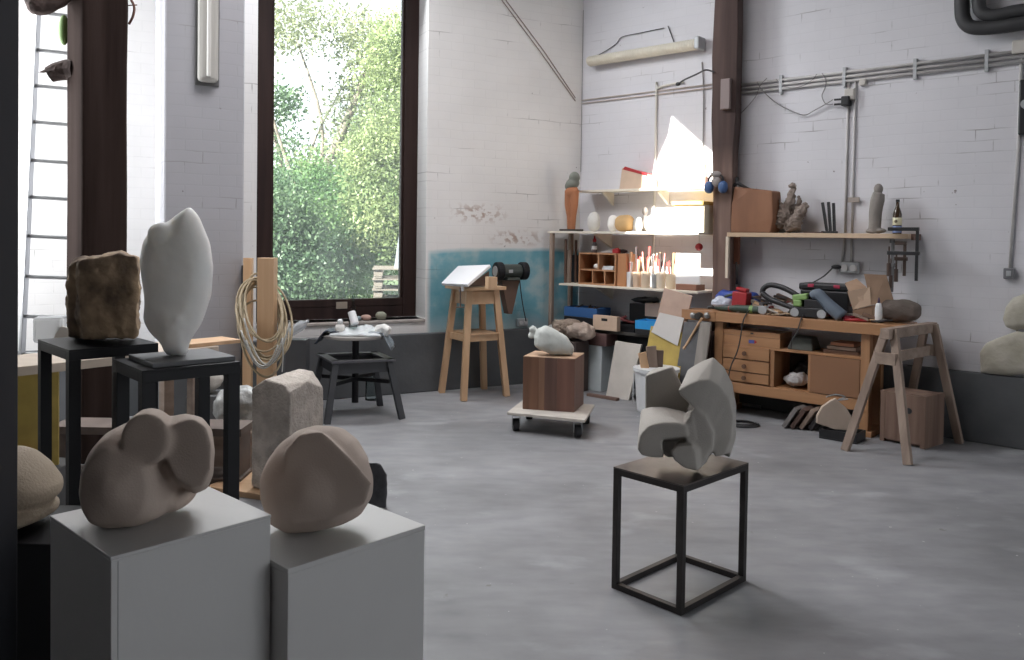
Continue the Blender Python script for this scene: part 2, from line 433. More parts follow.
M_lime = mat('pale limestone', (0.42, 0.385, 0.345), 0.85, col2=(0.50, 0.465, 0.42), vscale=5, bump=0.25, bscale=200)
M_lime2 = mat('warm limestone', (0.43, 0.345, 0.29), 0.85, col2=(0.50, 0.41, 0.35), vscale=4, bump=0.12, bscale=220)
M_tuff = mat('dusty grey limestone', (0.40, 0.37, 0.335), 0.85, col2=(0.47, 0.44, 0.40), vscale=5, bump=0.25, bscale=220)
M_roughlime = mat('rough hewn limestone', (0.36, 0.32, 0.28), 0.9, col2=(0.52, 0.47, 0.42), vscale=14, bump=1.0, bscale=60)
M_alab = mat('grey white alabaster', (0.80, 0.79, 0.76), 0.5, col2=(0.92, 0.91, 0.89), vscale=3, bump=0.1, bscale=30)
_b = M_alab.node_tree.nodes['Principled BSDF']; _b.inputs['Subsurface Weight'].default_value = 0.6; _b.inputs['Subsurface Radius'].default_value = (1, .95, .9); _b.inputs['Subsurface Scale'].default_value = 0.08
M_brownst = mat('ochre and brown rough stone', (0.12, 0.085, 0.065), 0.9, col2=(0.55, 0.40, 0.26), vscale=8, bump=1.0, bscale=30, detail=8)
M_darkst = mat('dark rock', (0.045, 0.045, 0.05), 0.8, col2=(0.10, 0.10, 0.105), vscale=9, bump=0.8, bscale=30)
M_pedw = mat('white painted board', (0.54, 0.53, 0.52), 0.55, var=0.03, vscale=3, bump=0.05)
M_card = mat('brown cardboard', (0.42, 0.28, 0.19), 0.8, var=0.08)
M_cardl = mat('light cardboard', (0.62, 0.46, 0.34), 0.8, var=0.06)
M_whitep = mat('white plastic', (0.72, 0.73, 0.74), 0.4)
M_plas = mat('white plaster', (0.70, 0.69, 0.66), 0.8, var=0.08, bump=0.3)
M_blue1 = mat('dull blue plastic', (0.045, 0.13, 0.33), 0.5)
M_blue2 = mat('sky blue plastic', (0.03, 0.32, 0.72), 0.5)
M_red = mat('red plastic', (0.36, 0.02, 0.025), 0.45)
M_yellow = mat('yellow board', (0.48, 0.35, 0.09), 0.6, var=0.15)
M_terr = mat('terracotta', (0.42, 0.17, 0.08), 0.8, var=0.15, vscale=4, bump=0.2)
M_rust = mat('rust brown leathery wood', (0.17, 0.075, 0.04), 0.7, col2=(0.27, 0.125, 0.065), vscale=4, bump=0.3, bscale=20, stretch=(1,1,0.3))
M_drift = mat('driftwood', (0.19, 0.15, 0.125), 0.9, col2=(0.34, 0.28, 0.24), vscale=14, bump=0.8)
M_green = mat('light green plastic', (0.22, 0.36, 0.12), 0.5)
M_greytx = mat('grey plastic', (0.12, 0.15, 0.19), 0.5)
def glassy(name, tint, alpha=0.8, rough=0.03):
    m = bpy.data.materials.new(name); m.use_nodes = True; N = m.node_tree.nodes; L = m.node_tree.links
    for n in list(N): N.remove(n)
    o = N.new('ShaderNodeOutputMaterial'); t = N.new('ShaderNodeBsdfTransparent'); g = N.new('ShaderNodeBsdfGlossy'); g.inputs['Roughness'].default_value = rough
    t.inputs[0].default_value = (*tint, 1); mx = N.new('ShaderNodeMixShader'); fr = N.new('ShaderNodeFresnel'); fr.inputs[0].default_value = 1.25
    L.new(fr.outputs[0], mx.inputs[0]); L.new(t.outputs[0], mx.inputs[1]); L.new(g.outputs[0], mx.inputs[2]); L.new(mx.outputs[0], o.inputs[0]); return m
M_glass = glassy('window glass', (0.97, 0.99, 0.98))
# dust on the pane scatters a little of the daylight
_n = M_glass.node_tree.nodes; _l = M_glass.node_tree.links; _o = [n for n in _n if n.type == 'OUTPUT_MATERIAL'][0]; _s = _o.inputs[0].links[0].from_socket
_t = _n.new('ShaderNodeBsdfTranslucent'); _t.inputs[0].default_value = (0.9, 0.95, 0.97, 1); _m = _n.new('ShaderNodeMixShader'); _m.inputs[0].default_value = 0.05
_l.new(_s, _m.inputs[1]); _l.new(_t.outputs[0], _m.inputs[2]); _l.new(_m.outputs[0], _o.inputs[0])
M_cglass = glassy('clear bottle glass', (0.80, 0.86, 0.86))
def film(name, col, opac=0.55):
    m = bpy.data.materials.new(name); m.use_nodes = True; N = m.node_tree.nodes; L = m.node_tree.links; b = N['Principled BSDF']
    b.inputs['Base Color'].default_value = (*col, 1); b.inputs['Roughness'].default_value = 0.22; b.inputs['Alpha'].default_value = opac; return m
M_film = film('clear crumpled film', (0.75, 0.78, 0.8), 0.55)
M_filmg = film('grey plastic sheet', (0.22, 0.25, 0.28), 0.9)
# ================================================================== THE SETTING
HC = 5.2
b = B(); b.bx(-8.5, 9.5, -4.5, 14.5, -0.2, 0.0); struct(b.out('floor', M_floor))
# window wall with an opening
wu0, wz0 = WW(256, 320, 0)[0], 0.70
wu1 = WW(426.5, 200, 0)[0]; wz1 = 4.75
TH = 0.40
b = B(FW)
b.bx(-8.2, wu0, 0, TH, 0, HC); b.bx(wu1, 0.35, 0, TH, 0, HC); b.bx(wu0, wu1, 0, TH, 0, wz0); b.bx(wu0, wu1, 0, TH, wz1, HC)
struct(b.out('wall_window', M_winw, origin=FW))
# right wall
b = B(FR); b.bx(-0.4, 10.6, 0, 0.35, 0, HC); struct(b.out('wall_right', M_white, origin=FR))
# dado plinths
b = B(FW); b.bx(-7.6, 0.0, -0.07, 0, 0, 0.565); struct(b.out('trim_1', M_dado, origin=FW, bevel=0.01))
b = B(FR); b.bx(0.0, 9.8, -0.08, 0, 0, 0.525); struct(b.out('trim_2', M_dado, origin=FR, bevel=0.01))
# shell behind and beside the camera
b = B(); b.bx(-8.0, -7.7, -4.2, 5.0, 0, HC); struct(b.out('wall_left', M_dim))
b = B(); b.bx(-8.0, 9.2, -4.4, -4.1, 0, HC); struct(b.out('wall_back', M_dim))
# ceiling: sun slot found by following the sun back from the patch on the right wall
def back(px, py):
    u, z = RW(px, py, 0.0); p = fr_pt(FR, u, 0, z); t = (HC - p.z)/(-SUN.z); return p - SUN*t
def back2(u, z):
    p = fr_pt(FR, u, 0, z); t = (HC - p.z)/(-SUN.z); return p - SUN*t
slot = [back(650, 296), back(654, 165), back(669, 130), back(672, 112), back(721, 156), back(721, 296)]
X0, X1, Y0, Y1 = -8.2, 9.4, -4.5, 14.3
bmc = bmesh.new()
wl_ = fr_pt(FW, -8.1, -0.38, 0); wr_ = fr_pt(FW, 0.0, -0.38, 0); rr_ = fr_pt(FR, 10.4, -0.3, 0); rl_ = fr_pt(FR, 0.15, -0.33, 0)
ov = [bmc.verts.new((x, y, HC)) for x, y in ((X0,Y0), (rr_.x,Y0), (rr_.x,rr_.y), (rl_.x,rl_.y), (wr_.x,wr_.y), (wl_.x,wl_.y), (X0,wl_.y))]
iv = [bmc.verts.new((p.x, p.y, HC)) for p in slot]
ed = [bmc.edges.new((ov[i], ov[(i+1)%7])) for i in range(7)] + [bmc.edges.new((iv[i], iv[(i+1)%len(iv)])) for i in range(len(iv))]
bmesh.ops.triangle_fill(bmc, use_beauty=True, use_dissolve=False, edges=ed)
cx_, cy_ = sum(p.x for p in slot)/len(slot), sum(p.y for p in slot)/len(slot)
mc = bpy.data.meshes.new('ceiling'); bmc.to_mesh(mc); bmc.free(); mc.materials.append(M_ceil)
co = bpy.data.objects.new('ceiling', mc); COL.objects.link(co); struct(co)
q = co.modifiers.new('s', 'SOLIDIFY'); q.thickness = 0.05; q.offset = 1

# ---- garden window
g0 = WW(256, 320, -0.24)[0]-0.02; g1 = WW(416.5, 317, -0.24)[0]; gz0 = WW(416, 316.5, -0.24)[1]
inL = WW(271.5, 250, -0.24)[0]; inR = WW(403, 250, -0.24)[0]; inB = WW(330, 299.5, -0.24)[1]
t = thing('window_1', None, None, M_=FW @ Matrix.Translation((0,0,0))); del_ = None
setp(t, kind='structure')
b = B(FW); y0, y1 = 0.24, 0.34
b.bx(g0, inL, y0, y1, gz0, wz1); b.bx(inR, wu1+0.0, y0, y1, gz0, wz1); b.bx(inL, inR, y0, y1, gz0, inB-0.07); b.bx(inL, inR, y0, y1, wz1-0.15, wz1)
b.out('frame', M_frame, t, bevel=0.008)
b = B(FW); b.bx(inL, inL+0.018, 0.26, 0.32, inB-0.07, wz1-0.15); b.bx(inR-0.018, inR, 0.26, 0.32, inB-0.07, wz1-0.15); b.bx(inL, inR, 0.235, 0.32, inB-0.07, inB)
b.out('sash', M_frame, t, bevel=0.004)
b = B(FW); b.bx(inL, inR, 0.285, 0.293, inB, wz1-0.15); b.out('pane', M_glass, t)
b = B(FW); b.bx(WW(336,305,-.24)[0], WW(347,305,-.24)[0], 0.230, 0.240, gz0+0.10, gz0+0.165); b.out('handle_plate', mat('beige tin plate', (0.32, 0.27, 0.22), 0.6), t)
b = B(FW); b.bx(wu0+0.002, wu1-0.002, -0.02, 0.24, 0.665, 0.70); struct(b.out('trim_3', mat('dusty stone sill', (0.40, 0.36, 0.33), 0.8, var=0.15), origin=FW, bevel=0.01))
# ---- projecting brick pier
pu0, pu1 = WW(163.5, 200, 0.75)[0], WW(244, 200, 0.75)[0]
b = B(FW); b.bx(pu0, pu1, -0.75, 0, 0, HC); struct(b.out('wall_pier', painted_brick('grey white painted pier', (0.46, 0.46, 0.49)), origin=FW, bevel=0.015))
b = B(FW); b.bx(pu0-0.03, pu1+0.03, -0.78, 0, 0, 0.47); struct(b.out('trim_4', M_dado, origin=FW, bevel=0.01))

# ---- dark column beside the camera
b = B(); xr = D(20.5, 300, 1.76).x; b.box((xr-0.13, 1.63, 1.5+0.6), (0.26, 0.26, 4.2), rot=(0, radians(0.2), 0)); 
b2 = b.out('square_column', mat('blue black painted steel', (0.010, 0.011, 0.016), 0.7), origin=(xr-0.13, 1.63, 0), bevel=0.006)
setp(b2, 'wide blue-black square column at the very edge of the view beside the stands', 'column')

# ---- heavy timber posts
t = thing('timber_post', 'heavy dark oak post with stub of a sawn branch in front of the ladder', 'post', loc=(D(96,322,5.3).x, 5.45, 0))
b = B()
pL, pR = D(64, 200, 5.3), D(127, 200, 5.3); pm = D(82, 200, 5.22); pR = D(127, 200, 5.35)
prof = []
N_ = 14
for k in range(N_+1):
    z = 5.15*k/N_; w1 = 0.006*noise.noise(Vector((z*1.3, 1, 0))); w2 = 0.010*noise.noise(Vector((z*1.9, 4, 0)))
    prof.append([(pL.x+w1, 5.34, z), (pm.x+w1*.5, 5.22, z), (pR.x+w2, 5.35, z), (D(124,200,5.62).x+w2, 5.62, z), (D(67,200,5.6).x+w1, 5.60, z)])
rings = [[b.v(p) for p in r] for r in prof]
for A, C in zip(rings, rings[1:]):
    for k in range(5): b.bm.faces.new((A[k], A[(k+1)%5], C[(k+1)%5], C[k]))
b.bm.faces.new(rings[0][::-1]); b.bm.faces.new(rings[-1])
b.out('shaft', M_beam, t, bevel=0.012)
b = B(); q0 = D(66, 68, 5.35); q1 = D(47, 75, 5.3)
b.tube([D(76,70,5.36), D(66,70,5.36), D(56,72,5.34), D(49,75,5.33)], [0.075, 0.065, 0.058, 0.05], 10); b.hull([D(56,64,5.30), D(38,72.5,5.28), D(44,73,5.28), D(54,70,5.28), D(56,68,5.36), D(60,64,5.34)])
b.out('branch_stub', mat('bark', (0.05, 0.032, 0.028), 0.9, col2=(0.12, 0.085, 0.075), vscale=14, bump=1), t)

# post beside the bench (slightly bowed), against the right wall
ra, rb = RW(710.5, 200, 0.25)[0], RW(732, 200, 0.25)[0]; rbk = RW(737, 200, 0.01)[0]
t = thing('timber_post', 'dark reddish oak post between the shelving rack and the plank shelf', 'post', M_=FR @ Matrix.Translation(((ra+rb)/2, -0.15, 0)))
b = B(FR); rings = []
for k in range(19):
    z = 5.15*k/18
    lo = ra + 0.015*sin(z*1.7) + 0.012*noise.noise(Vector((z*2, 7, 1))) + (0.02 if z < 2.4 else 0); hi = rb + 0.012*noise.noise(Vector((z*2, 3, 9)))+ (0.0 if z < 2.4 else 0.02)
    rings.append([b.v(p) for p in ((lo, -0.25, z), (lo+(hi-lo)*.5, -0.26, z), (hi, -0.25, z), (rbk+hi-rb, -0.004, z), (lo, -0.004, z))])
for A, C in zip(rings, rings[1:]):
    for k in range(5): b.bm.faces.new((A[k], A[(k+1)%5], C[(k+1)%5], C[k]))
b.bm.faces.new(rings[0][::-1]); b.bm.faces.new(rings[-1])
M_post = wood('reddish dark oak', (0.036, 0.019, 0.016), (0.085, 0.05, 0.042), 0.8, scale=9)
_n = M_post.node_tree.nodes; _l = M_post.node_tree.links; _pb = _n['Principled BSDF']; _src = _pb.inputs['Base Color'].links[0].from_socket
_tc = _n.new('ShaderNodeTexCoord'); _sx = _n.new('ShaderNodeSeparateXYZ'); _l.new(_tc.outputs['Object'], _sx.inputs[0])
_mr = _n.new('ShaderNodeMapRange'); _l.new(_sx.outputs[2], _mr.inputs[0]); _mr.inputs[1].default_value = 2.35; _mr.inputs[2].default_value = 2.1
_mx = _n.new('ShaderNodeMix'); _mx.data_type = 'RGBA'; _mx.blend_type = 'MULTIPLY'; _l.new(_mr.outputs[0], _mx.inputs[0]); _l.new(_src, _mx.inputs[6]); _mx.inputs[7].default_value = (2.6, 2.9, 2.8, 1); _mx.clamp_result = False
_l.new(_mx.outputs[2], _pb.inputs['Base Color'])      # bare, paler oak below the old stain
b.out('shaft', M_post, t, bevel=.01)
b = B(FR); z = RW(720, 95, 0.3)[1]
b.bx(ra+0.10, ra+0.19, -0.30, -0.26, z-0.13, z+0.14); b.out('metal_bracket', mat('brown painted iron', (0.20, 0.15, 0.14), 0.5), t, bevel=0.006)

# ================================================================== OUTSIDE
b = B(); b.bx(-30, 40, 8.2, 60, -0.35, -0.15); 
bmesh.ops.delete(b.bm, geom=[], context='VERTS')
gr = b.out('ground', mat('mossy ground', (0.05, 0.08, 0.03), 0.9, var=0.4, vscale=1.5)); struct(gr)
def leaf_mat(name, c, c2):
    m = bpy.data.materials.new(name); m.use_nodes = True; N = m.node_tree.nodes; L = m.node_tree.links; b = N['Principled BSDF']
    oi = N.new('ShaderNodeTexCoord'); nz = N.new('ShaderNodeTexNoise'); nz.inputs['Scale'].default_value = 1.1; nz.inputs['Detail'].default_value = 6; L.new(oi.outputs['Object'], nz.inputs['Vector'])
    r = N.new('ShaderNodeValToRGB'); L.new(nz.outputs[0], r.inputs[0]); r.color_ramp.elements[0].position = .38; r.color_ramp.elements[1].position = .64
    r.color_ramp.elements[0].color = (*c, 1); r.color_ramp.elements[1].color = (*c2, 1); L.new(r.outputs[0], b.inputs['Base Color']); b.inputs['Roughness'].default_value = 0.45
    tr = N.new('ShaderNodeBsdfTranslucent'); L.new(r.outputs[0], tr.inputs[0]); mx = N.new('ShaderNodeMixShader'); mx.inputs[0].default_value = 0.5
    L.new(b.outputs[0], mx.inputs[1]); L.new(tr.outputs[0], mx.inputs[2]); L.new(mx.outputs[0], N['Material Output'].inputs[0]); return m
LM = [leaf_mat('fresh leaves', (0.08, 0.17, 0.07), (0.22, 0.35, 0.14)), leaf_mat('deep leaves', (0.06, 0.12, 0.065), (0.17, 0.25, 0.14)), leaf_mat('yellow green leaves', (0.15, 0.21, 0.09), (0.33, 0.39, 0.19)), leaf_mat('olive grey leaves', (0.13, 0.155, 0.09), (0.30, 0.33, 0.20))]
M_bark = mat('tree bark', (0.10, 0.085, 0.07), 0.9, col2=(0.22, 0.19, 0.16), vscale=6, bump=0.8)
def tree(name, label, cat, base, blobs, mi, nleaf, size, trunks, group=None, seed=1):
    r = np.random.default_rng(seed); t = thing(name, label, cat, loc=base, group=group); base = Vector(base)
    b = B()
    for pts, rr in trunks: b.tube([base + Vector(p) for p in pts], rr, 8, smooth_pts=4)
    b.out('trunk', M_bark, t, smooth=True)
    vol = np.array([bl[1][0]*bl[1][1]*bl[1][2] for bl in blobs])**0.7; cnt = (vol/vol.sum()*nleaf).astype(int); C_ = []
    for (c, rad), n in zip(blobs, cnt):
        d = r.normal(size=(n, 3)); d /= np.linalg.norm(d, axis=1)[:, None]; q = d*(r.random(n)**0.45)[:, None]*np.array(rad)
        k = max(6, n//45); cl = r.normal(size=(k, 3)); cl /= np.linalg.norm(cl, axis=1)[:, None]; cl = cl*(r.random(k)**0.4)[:, None]*np.array(rad)
        pick = cl[r.integers(0, k, n)] + r.normal(size=(n, 3))*0.16
        use = (r.random(n) < 0.78)[:, None]; C_.append(np.where(use, pick, q) + np.array(c))
    P = np.concatenate(C_); n = len(P); s = size*(0.6 + 0.8*r.random(n))
    a = r.normal(size=(n, 3)); a /= np.linalg.norm(a, axis=1)[:, None]; h = r.normal(size=(n, 3)); bb = np.cross(a, h); bb /= np.linalg.norm(bb, axis=1)[:, None]
    V = np.empty((n, 4, 3)); V[:,0] = P - a*s[:,None]*.5; V[:,1] = P + bb*s[:,None]*.28; V[:,2] = P + a*s[:,None]*.5; V[:,3] = P - bb*s[:,None]*.28
    me = bpy.data.meshes.new('foliage'); me.vertices.add(n*4); me.vertices.foreach_set('co', V.reshape(-1)); me.loops.add(n*4); me.loops.foreach_set('vertex_index', np.arange(n*4)); me.polygons.add(n)
    me.polygons.foreach_set('loop_start', np.arange(n)*4); me.polygons.foreach_set('loop_total', np.full(n, 4)); me.update(); me.materials.append(LM[mi])
    o = bpy.data.objects.new('foliage', me); COL.objects.link(o); o.parent = t
    return t
def og(px, Y): p = D(px, 300, Y); return (p.x, p.y, -0.15)
tree('leafy_tree', 'leafy tree arching over the garden with bare leaning trunk', 'tree', og(300, 14.2), [((0.9,0,3.5),(.6,.6,.8)), ((1.5,0.3,4.6),(1.0,1.0,.8)), ((0.1,0,5.2),(1.4,1.0,0.45)), ((0.35,0,2.5),(.35,.5,.6))], 3, 12000, 0.07, [([(-0.35,0,0),(0.1,0,2.0),(0.7,0,3.4),(1.5,0,5.4)], [.13,.11,.08,.04]), ([(0.1,0,1.9),(-0.4,0.2,3.2),(-.8,0,4.6)], [.05,.03,.015]), ([(0.3,0,2.4),(0.35,0,3.6),(-0.1,0,5.0)],[.04,.03,.015])], seed=3)
tree('leafy_tree', 'bright yellow-green tree filling the window beyond the pallets', 'tree', og(398, 13.0), [((-0.1,0,2.1),(.8,.7,.9)), ((0.1,0,3.2),(.75,.7,.9)), ((0.05,0.3,4.5),(.75,.7,.8)), ((-.55,0.2,2.9),(.4,.5,.5))], 2, 30000, 0.06, [([(0.2,0.3,0),(0.1,0.3,3),(0.2,0.3,6)], [.14,.10,.04])], seed=5)
tree('garden_bush', 'dense mid-green bush in the middle of the garden view', 'bush', og(340, 13.5), [((-.3,0,1.2),(1.2,.8,1.2)), ((.6,0,2.0),(1.0,.7,.9)), ((-.4,.2,2.3),(.6,.6,.6))], 0, 36000, 0.06, [([(0,0,0),(0.1,0,1.8)], [.06,.03]), ([(0,0,0),(-.5,0,1.6)], [.05,.02])], seed=8)
tree('garden_bush', 'dark bush with pale tips low behind the rope coil', 'bush', og(285, 12), [((0,0,1.0),(.9,.7,.9)), ((-.1,0,1.9),(.55,.5,.6))], 1, 24000, 0.06, [([(0,0,0),(0.05,0,1.8)], [.05,.02]), ([(0,0,0),(-.3,0,1.4)], [.04,.02])], seed=11)
tree('slender_tree', 'slender tree with sparse leaves against the white sky', 'tree', og(287, 15), [((0.1,0,2.7),(.5,.5,.9)), ((-.3,0,4.0),(.5,.5,.4)), ((.2,0,1.9),(.7,.6,.6))], 1, 6500, 0.08, [([(0.3,0,0),(0.1,0,2),(-.3,0,3.6),(-.9,0,5.6)], [.06,.05,.035,.015]), ([(0.1,0,2),(.5,0,3.4),(1.3,0,4.9)], [.035,.02,.01])], seed=13)
tree('hedge_tree', 'tall dark green tree far behind the garden bushes', 'tree', og(340, 23), [((0,0,1.8),(3.2,1.2,1.7)), ((1.2,0,3.6),(1.9,1.2,1.7)), ((2.2,0,6.0),(1.2,1,1.6)), ((-2.2,0,2.0),(1.0,1,1.7))], 1, 30000, 0.14, [([(0.4,0,0),(0.5,0,3),(1.2,0,6)], [.2,.15,.05])], seed=17)
# pallets with a concrete wedge
pp = G(388, 330, -0.15)
PX, PY = D(389, 290, 11.6).x, 11.6
M_pal = mat('bleached pallet wood', (0.12, 0.105, 0.09), 0.8, var=0.2)
def pallet(z):
    t = thing('wooden_pallet', '', 'pallet', loc=(PX+0.18, PY+0.3, z), rz=radians(8))
    M0 = ROOTM[t.name]
    b = B(M0)
    for i in range(5): b.box((0, -0.45+i*0.225, 0.13), (0.9, 0.12, 0.02))
    b.out('deck', M_pal, t)
    b = B(M0)
    for x in (-.37, 0, .37):
        for y in (-.42, 0, .42): b.box((x, y, 0.075), (0.12, 0.12, 0.09))
    for x in (-.37, 0, .37): b.box((x, 0, 0.015), (0.10, 0.96, 0.02))
    b.out('blocks', M_pal, t)
    return t
zt = D(389, 268, 11.5).z
for i in range(5):
    tt = pallet(zt-0.14-0.145*i - 0.0)
    tt['label'] = ['topmost bleached pallet of the stack outside, under the grey wedge', 'bleached pallet second from the top of the stack outside', 'bleached pallet third from the top of the stack outside', 'bleached pallet fourth from the top of the stack outside', 'lowest visible bleached pallet of the stack outside'][i]
    tt['group'] = 'pallets stacked outside the window'
b = B(); zb = zt - 0.14 - 0.145*4
b.bx(PX-0.35, PX+0.75, PY-0.2, PY+0.8, -0.15, zb); 
setp(b.out('concrete_block', mat('pale concrete', (0.2,0.2,0.2), 0.8, var=.1), origin=(PX+.2, PY+.3, -0.15)), 'pale concrete block carrying the pallets outside the window', 'block')
b = B(); a = D(394, 267.5, 11.45); c2 = D(408, 267.5, 11.45); h = D(397, 237, 11.45).z
b.hull([(a.x, a.y, zt), (c2.x, a.y, zt), (c2.x, a.y+.3, zt), (a.x, a.y+.3, zt), (a.x+.045, a.y+.1, h), (c2.x, a.y+.1, h), (c2.x, a.y+.2, h), (a.x+.045, a.y+.2, h)])
setp(b.out('stone_wedge', mat('blue grey concrete', (0.15, 0.17, 0.20), 0.8, var=.06), origin=(a.x+.1, a.y+.15, zt)), 'grey tapering stone wedge standing on the pallets outside', 'stone')
# ================================================================== STANDS, PEDESTALS AND STONES
def axes(Lp, Fp, Rp):
    """box footprint from three corners: left, front, right -> matrix at the centre, width along front-left edge, depth along front-right edge"""
    a = (Fp-Lp); c = (Rp-Fp); a.z = 0; c.z = 0
    wa, wc = a.length, c.length
    tha, thc = atan2(a.y, a.x), atan2(c.y, c.x)
    s_ = 1 if a.cross(c).z > 0 else -1
    err = (thc - s_*pi/2 - tha + pi) % (2*pi) - pi
    ang = tha + err*.5
    x = Vector((cos(ang), sin(ang), 0)); y = Vector((-x.y, x.x, 0))
    if y.dot(c) < 0: y = -y
    ctr = Fp - x*wa/2 + y*wc/2; ctr.z = 0
    return Matrix.Translation(ctr) @ Matrix.Rotation(ang, 4, 'Z'), wa, wc
# ---- raw steel stool with the open knot sculpture
Ms, sa, sb = axes(Vector((.436,3.473,0)), Vector((.688,3.223,0)), Vector((1.065,3.577,0)))
sb = 0.50; hs = 0.524
t = thing('steel_stand', 'low open cube stand of raw dark steel bars under the bent grey sculpture', 'stand', M_=Ms)
b = B(Ms); b.box((0, 0, hs-0.003), (sa, sb, 0.006)); b.out('top_plate', M_steel, t, bevel=0.001)
b = B(Ms); e = 0.026
for nm, zc in (('top_rails', hs-0.006-e/2), ('floor_rails', e/2)):
    b = B(Ms)
    for y in (-1, 1): b.box((0, y*(sb/2-e/2), zc), (sa-e, e*.98, e))
    for x in (-1, 1): b.box((x*(sa/2-e/2), 0, zc), (e, sb, e*.99))
    b.out(nm, M_steelf, t, bevel=0.0015)
for x in (-1, 1):
    for y in (-1, 1):
        b = B(Ms); b.box((x*(sa/2-e/2), y*(sb/2-e/2), (hs-0.006)/2), (e, e, hs-0.006-2*e+0.002)); b.out('leg', M_steelf, t, bevel=0.0015)
# sculpture: bent slabs; outlines at their own depths, each piece with real thickness
Y0 = 3.47
def PD(lst, y): return [D(px, py, y) for px, py in lst]
b = B()
# big upper arc: hood block, shoulder, back leg
fo = [(677,391),(686,386),(697,381),(709,380),(720,387),(729,399),(733,418),(731,440),(724,455)]
bo = [(687,370),(695,365),(704,360),(713,357),(724,367),(732,383),(736,405),(736,435),(730,453)]
inn = [(679,394),(686,401),(692,407),(699,411),(706,417),(711,426),(713,437),(713,448),(714,457)]
fy = [-.10,-.105,-.105,-.10,-.09,-.075,-.06,-.05,-.045]
LF = [D(p[0],p[1],Y0+q) for p, q in zip(fo, fy)] + [D(p[0],p[1],Y0+q-.005) for p, q in zip(inn[::-1], fy[::-1])]
LM_ = [D(p[0]+.3,p[1],Y0+.02) for p in bo] + [D(p[0]+2,p[1]-1,Y0+.03) for p in inn[::-1]]
LB = [D(p[0]*.985+10.5,p[1]+5,Y0+.14) for p in bo] + [D(p[0]+6,p[1]-3,Y0+.13) for p in inn[::-1]]
rg_ = [[b.v(p) for p in L] for L in (LF, LM_, LB)]
for A, C in zip(rg_, rg_[1:]):
    for k in range(18): b.bm.faces.new((A[k], A[(k+1)%18], C[(k+1)%18], C[k]))
for L in (rg_[0], rg_[-1]):
    for k in range(8): b.bm.faces.new((L[k], L[k+1], L[16-k], L[17-k]))
# narrow ridge rising from the front block to the arc
b.hull(PD([(689,412),(697,409),(706,416),(714,432),(713,448),(698,470),(694,452),(691,438)], Y0-0.115) + PD([(690,410),(704,412),(714,434),(712,454),(698,462)], Y0+0.03))
# front block
b.hull(PD([(671,452),(676,447),(691,446),(695,451),(697,471),(684,468),(674,460)], Y0-0.155) + PD([(672,452),(680,440),(696,436),(712,444),(708,462),(697,470)], Y0-0.02))
# bean shaped loop
b.hull(PD([(637,449),(640,436),(648,427),(656,424),(660,436),(656,446),(664,458),(652,458),(641,455)], Y0-0.13) + PD([(640,418),(641,409),(652,406),(660,408),(660,440),(648,452),(640,446)], Y0+0.04))
b.hull(PD([(652,425),(663,423),(678,423),(686,426),(688,436),(672,438),(660,440)], Y0-0.13) + PD([(648,407),(662,406),(684,411),(690,416),(692,440),(662,440)], Y0+0.04))
b.hull(PD([(684,424),(692,414),(696,440),(686,446)], Y0-0.12) + PD([(686,412),(697,412),(700,440),(686,440)], Y0+0.02))
b.hull(PD([(656,444),(668,444),(690,440),(690,456),(668,458)], Y0-0.04) + PD([(656,420),(700,420),(700,450),(660,452)], Y0+0.10))
# rear lobe
b.hull(PD([(648,372),(655,368),(673,366),(678,378),(689,402),(684,414),(662,414),(646,410)], Y0+0.13) + PD([(645,376),(672,367),(690,402),(684,420),(645,412)], Y0+0.07) + PD([(650,380),(674,374),(688,408),(650,412)], Y0+0.21))
zmin = hs
o = b.out('knot_sculpture', M_tuff, origin=(0.76, Y0, hs), remesh=0.0055, rsmooth=9, disp=(0.003, 0.09))
setp(o, 'interlocking bent grey limestone sculpture on the raw steel stand', 'sculpture')
# ground it: nothing below the plate
_lo = min(v.co.z for v in o.data.vertices)
o.location.z -= _lo - 0.001

# ---- two white pedestals
Mp, pa, pb = axes(G(52,515,.85), G(111,557,.85), G(270,514,.85))
t = thing('white_pedestal', 'taller white board pedestal carrying the two-lobed stone', 'pedestal', M_=Mp)
b = B(Mp); b.box((0,0,.421), (pa,pb,.842)); b.out('body', M_pedw, t, bevel=0.002)
b = B(Mp); b.box((0,0,.846), (pa+.002,pb+.002,.008)); b.out('top_board', M_pedw, t, bevel=0.002)
b = B(Mp); b.box((-pa/2+.016, -pb/2-.0002, .4195), (0.0022, 0.001, .836)) if False else b.box((pa/2+.0002, -pb/2+.014, .4195), (0.001, 0.0018, .836)); b.out('edge_seam', mat('shadow gap grey', (0.36,0.36,0.36), .8), t)
Mq, qa, qb = axes(G(271.5,563.5,.74), G(288,569,.74), G(425,525,.74)); qa = 0.34
Fq = G(288,569,.74); xq = Mq.col[0].to_3d(); yq = Mq.col[1].to_3d(); yq = yq if (G(425,525,.74)-Fq).dot(yq) > 0 else -yq
xq = Vector((Mp.col[0].x, Mp.col[0].y, 0)).normalized(); yq = (G(425,525,.74)-Fq); qb = yq.length; yq.normalize(); xq = Vector((yq.y, -yq.x, 0))
c_ = Fq - xq*qa/2 + yq*qb/2; c_.z = 0
Mq = Matrix.Translation(c_) @ Matrix.Rotation(atan2(xq.y, xq.x), 4, 'Z')
t = thing('white_pedestal', 'shorter white board pedestal carrying the rounded ridged stone', 'pedestal', M_=Mq)
b = B(Mq); b.box((0,0,.3635), (qa,qb,.727)); b.out('body', M_pedw, t, bevel=0.002)
b = B(Mq); b.box((0,0,.7335), (qa+.002,qb+.002,.013)); b.out('top_board', M_pedw, t, bevel=0.002)
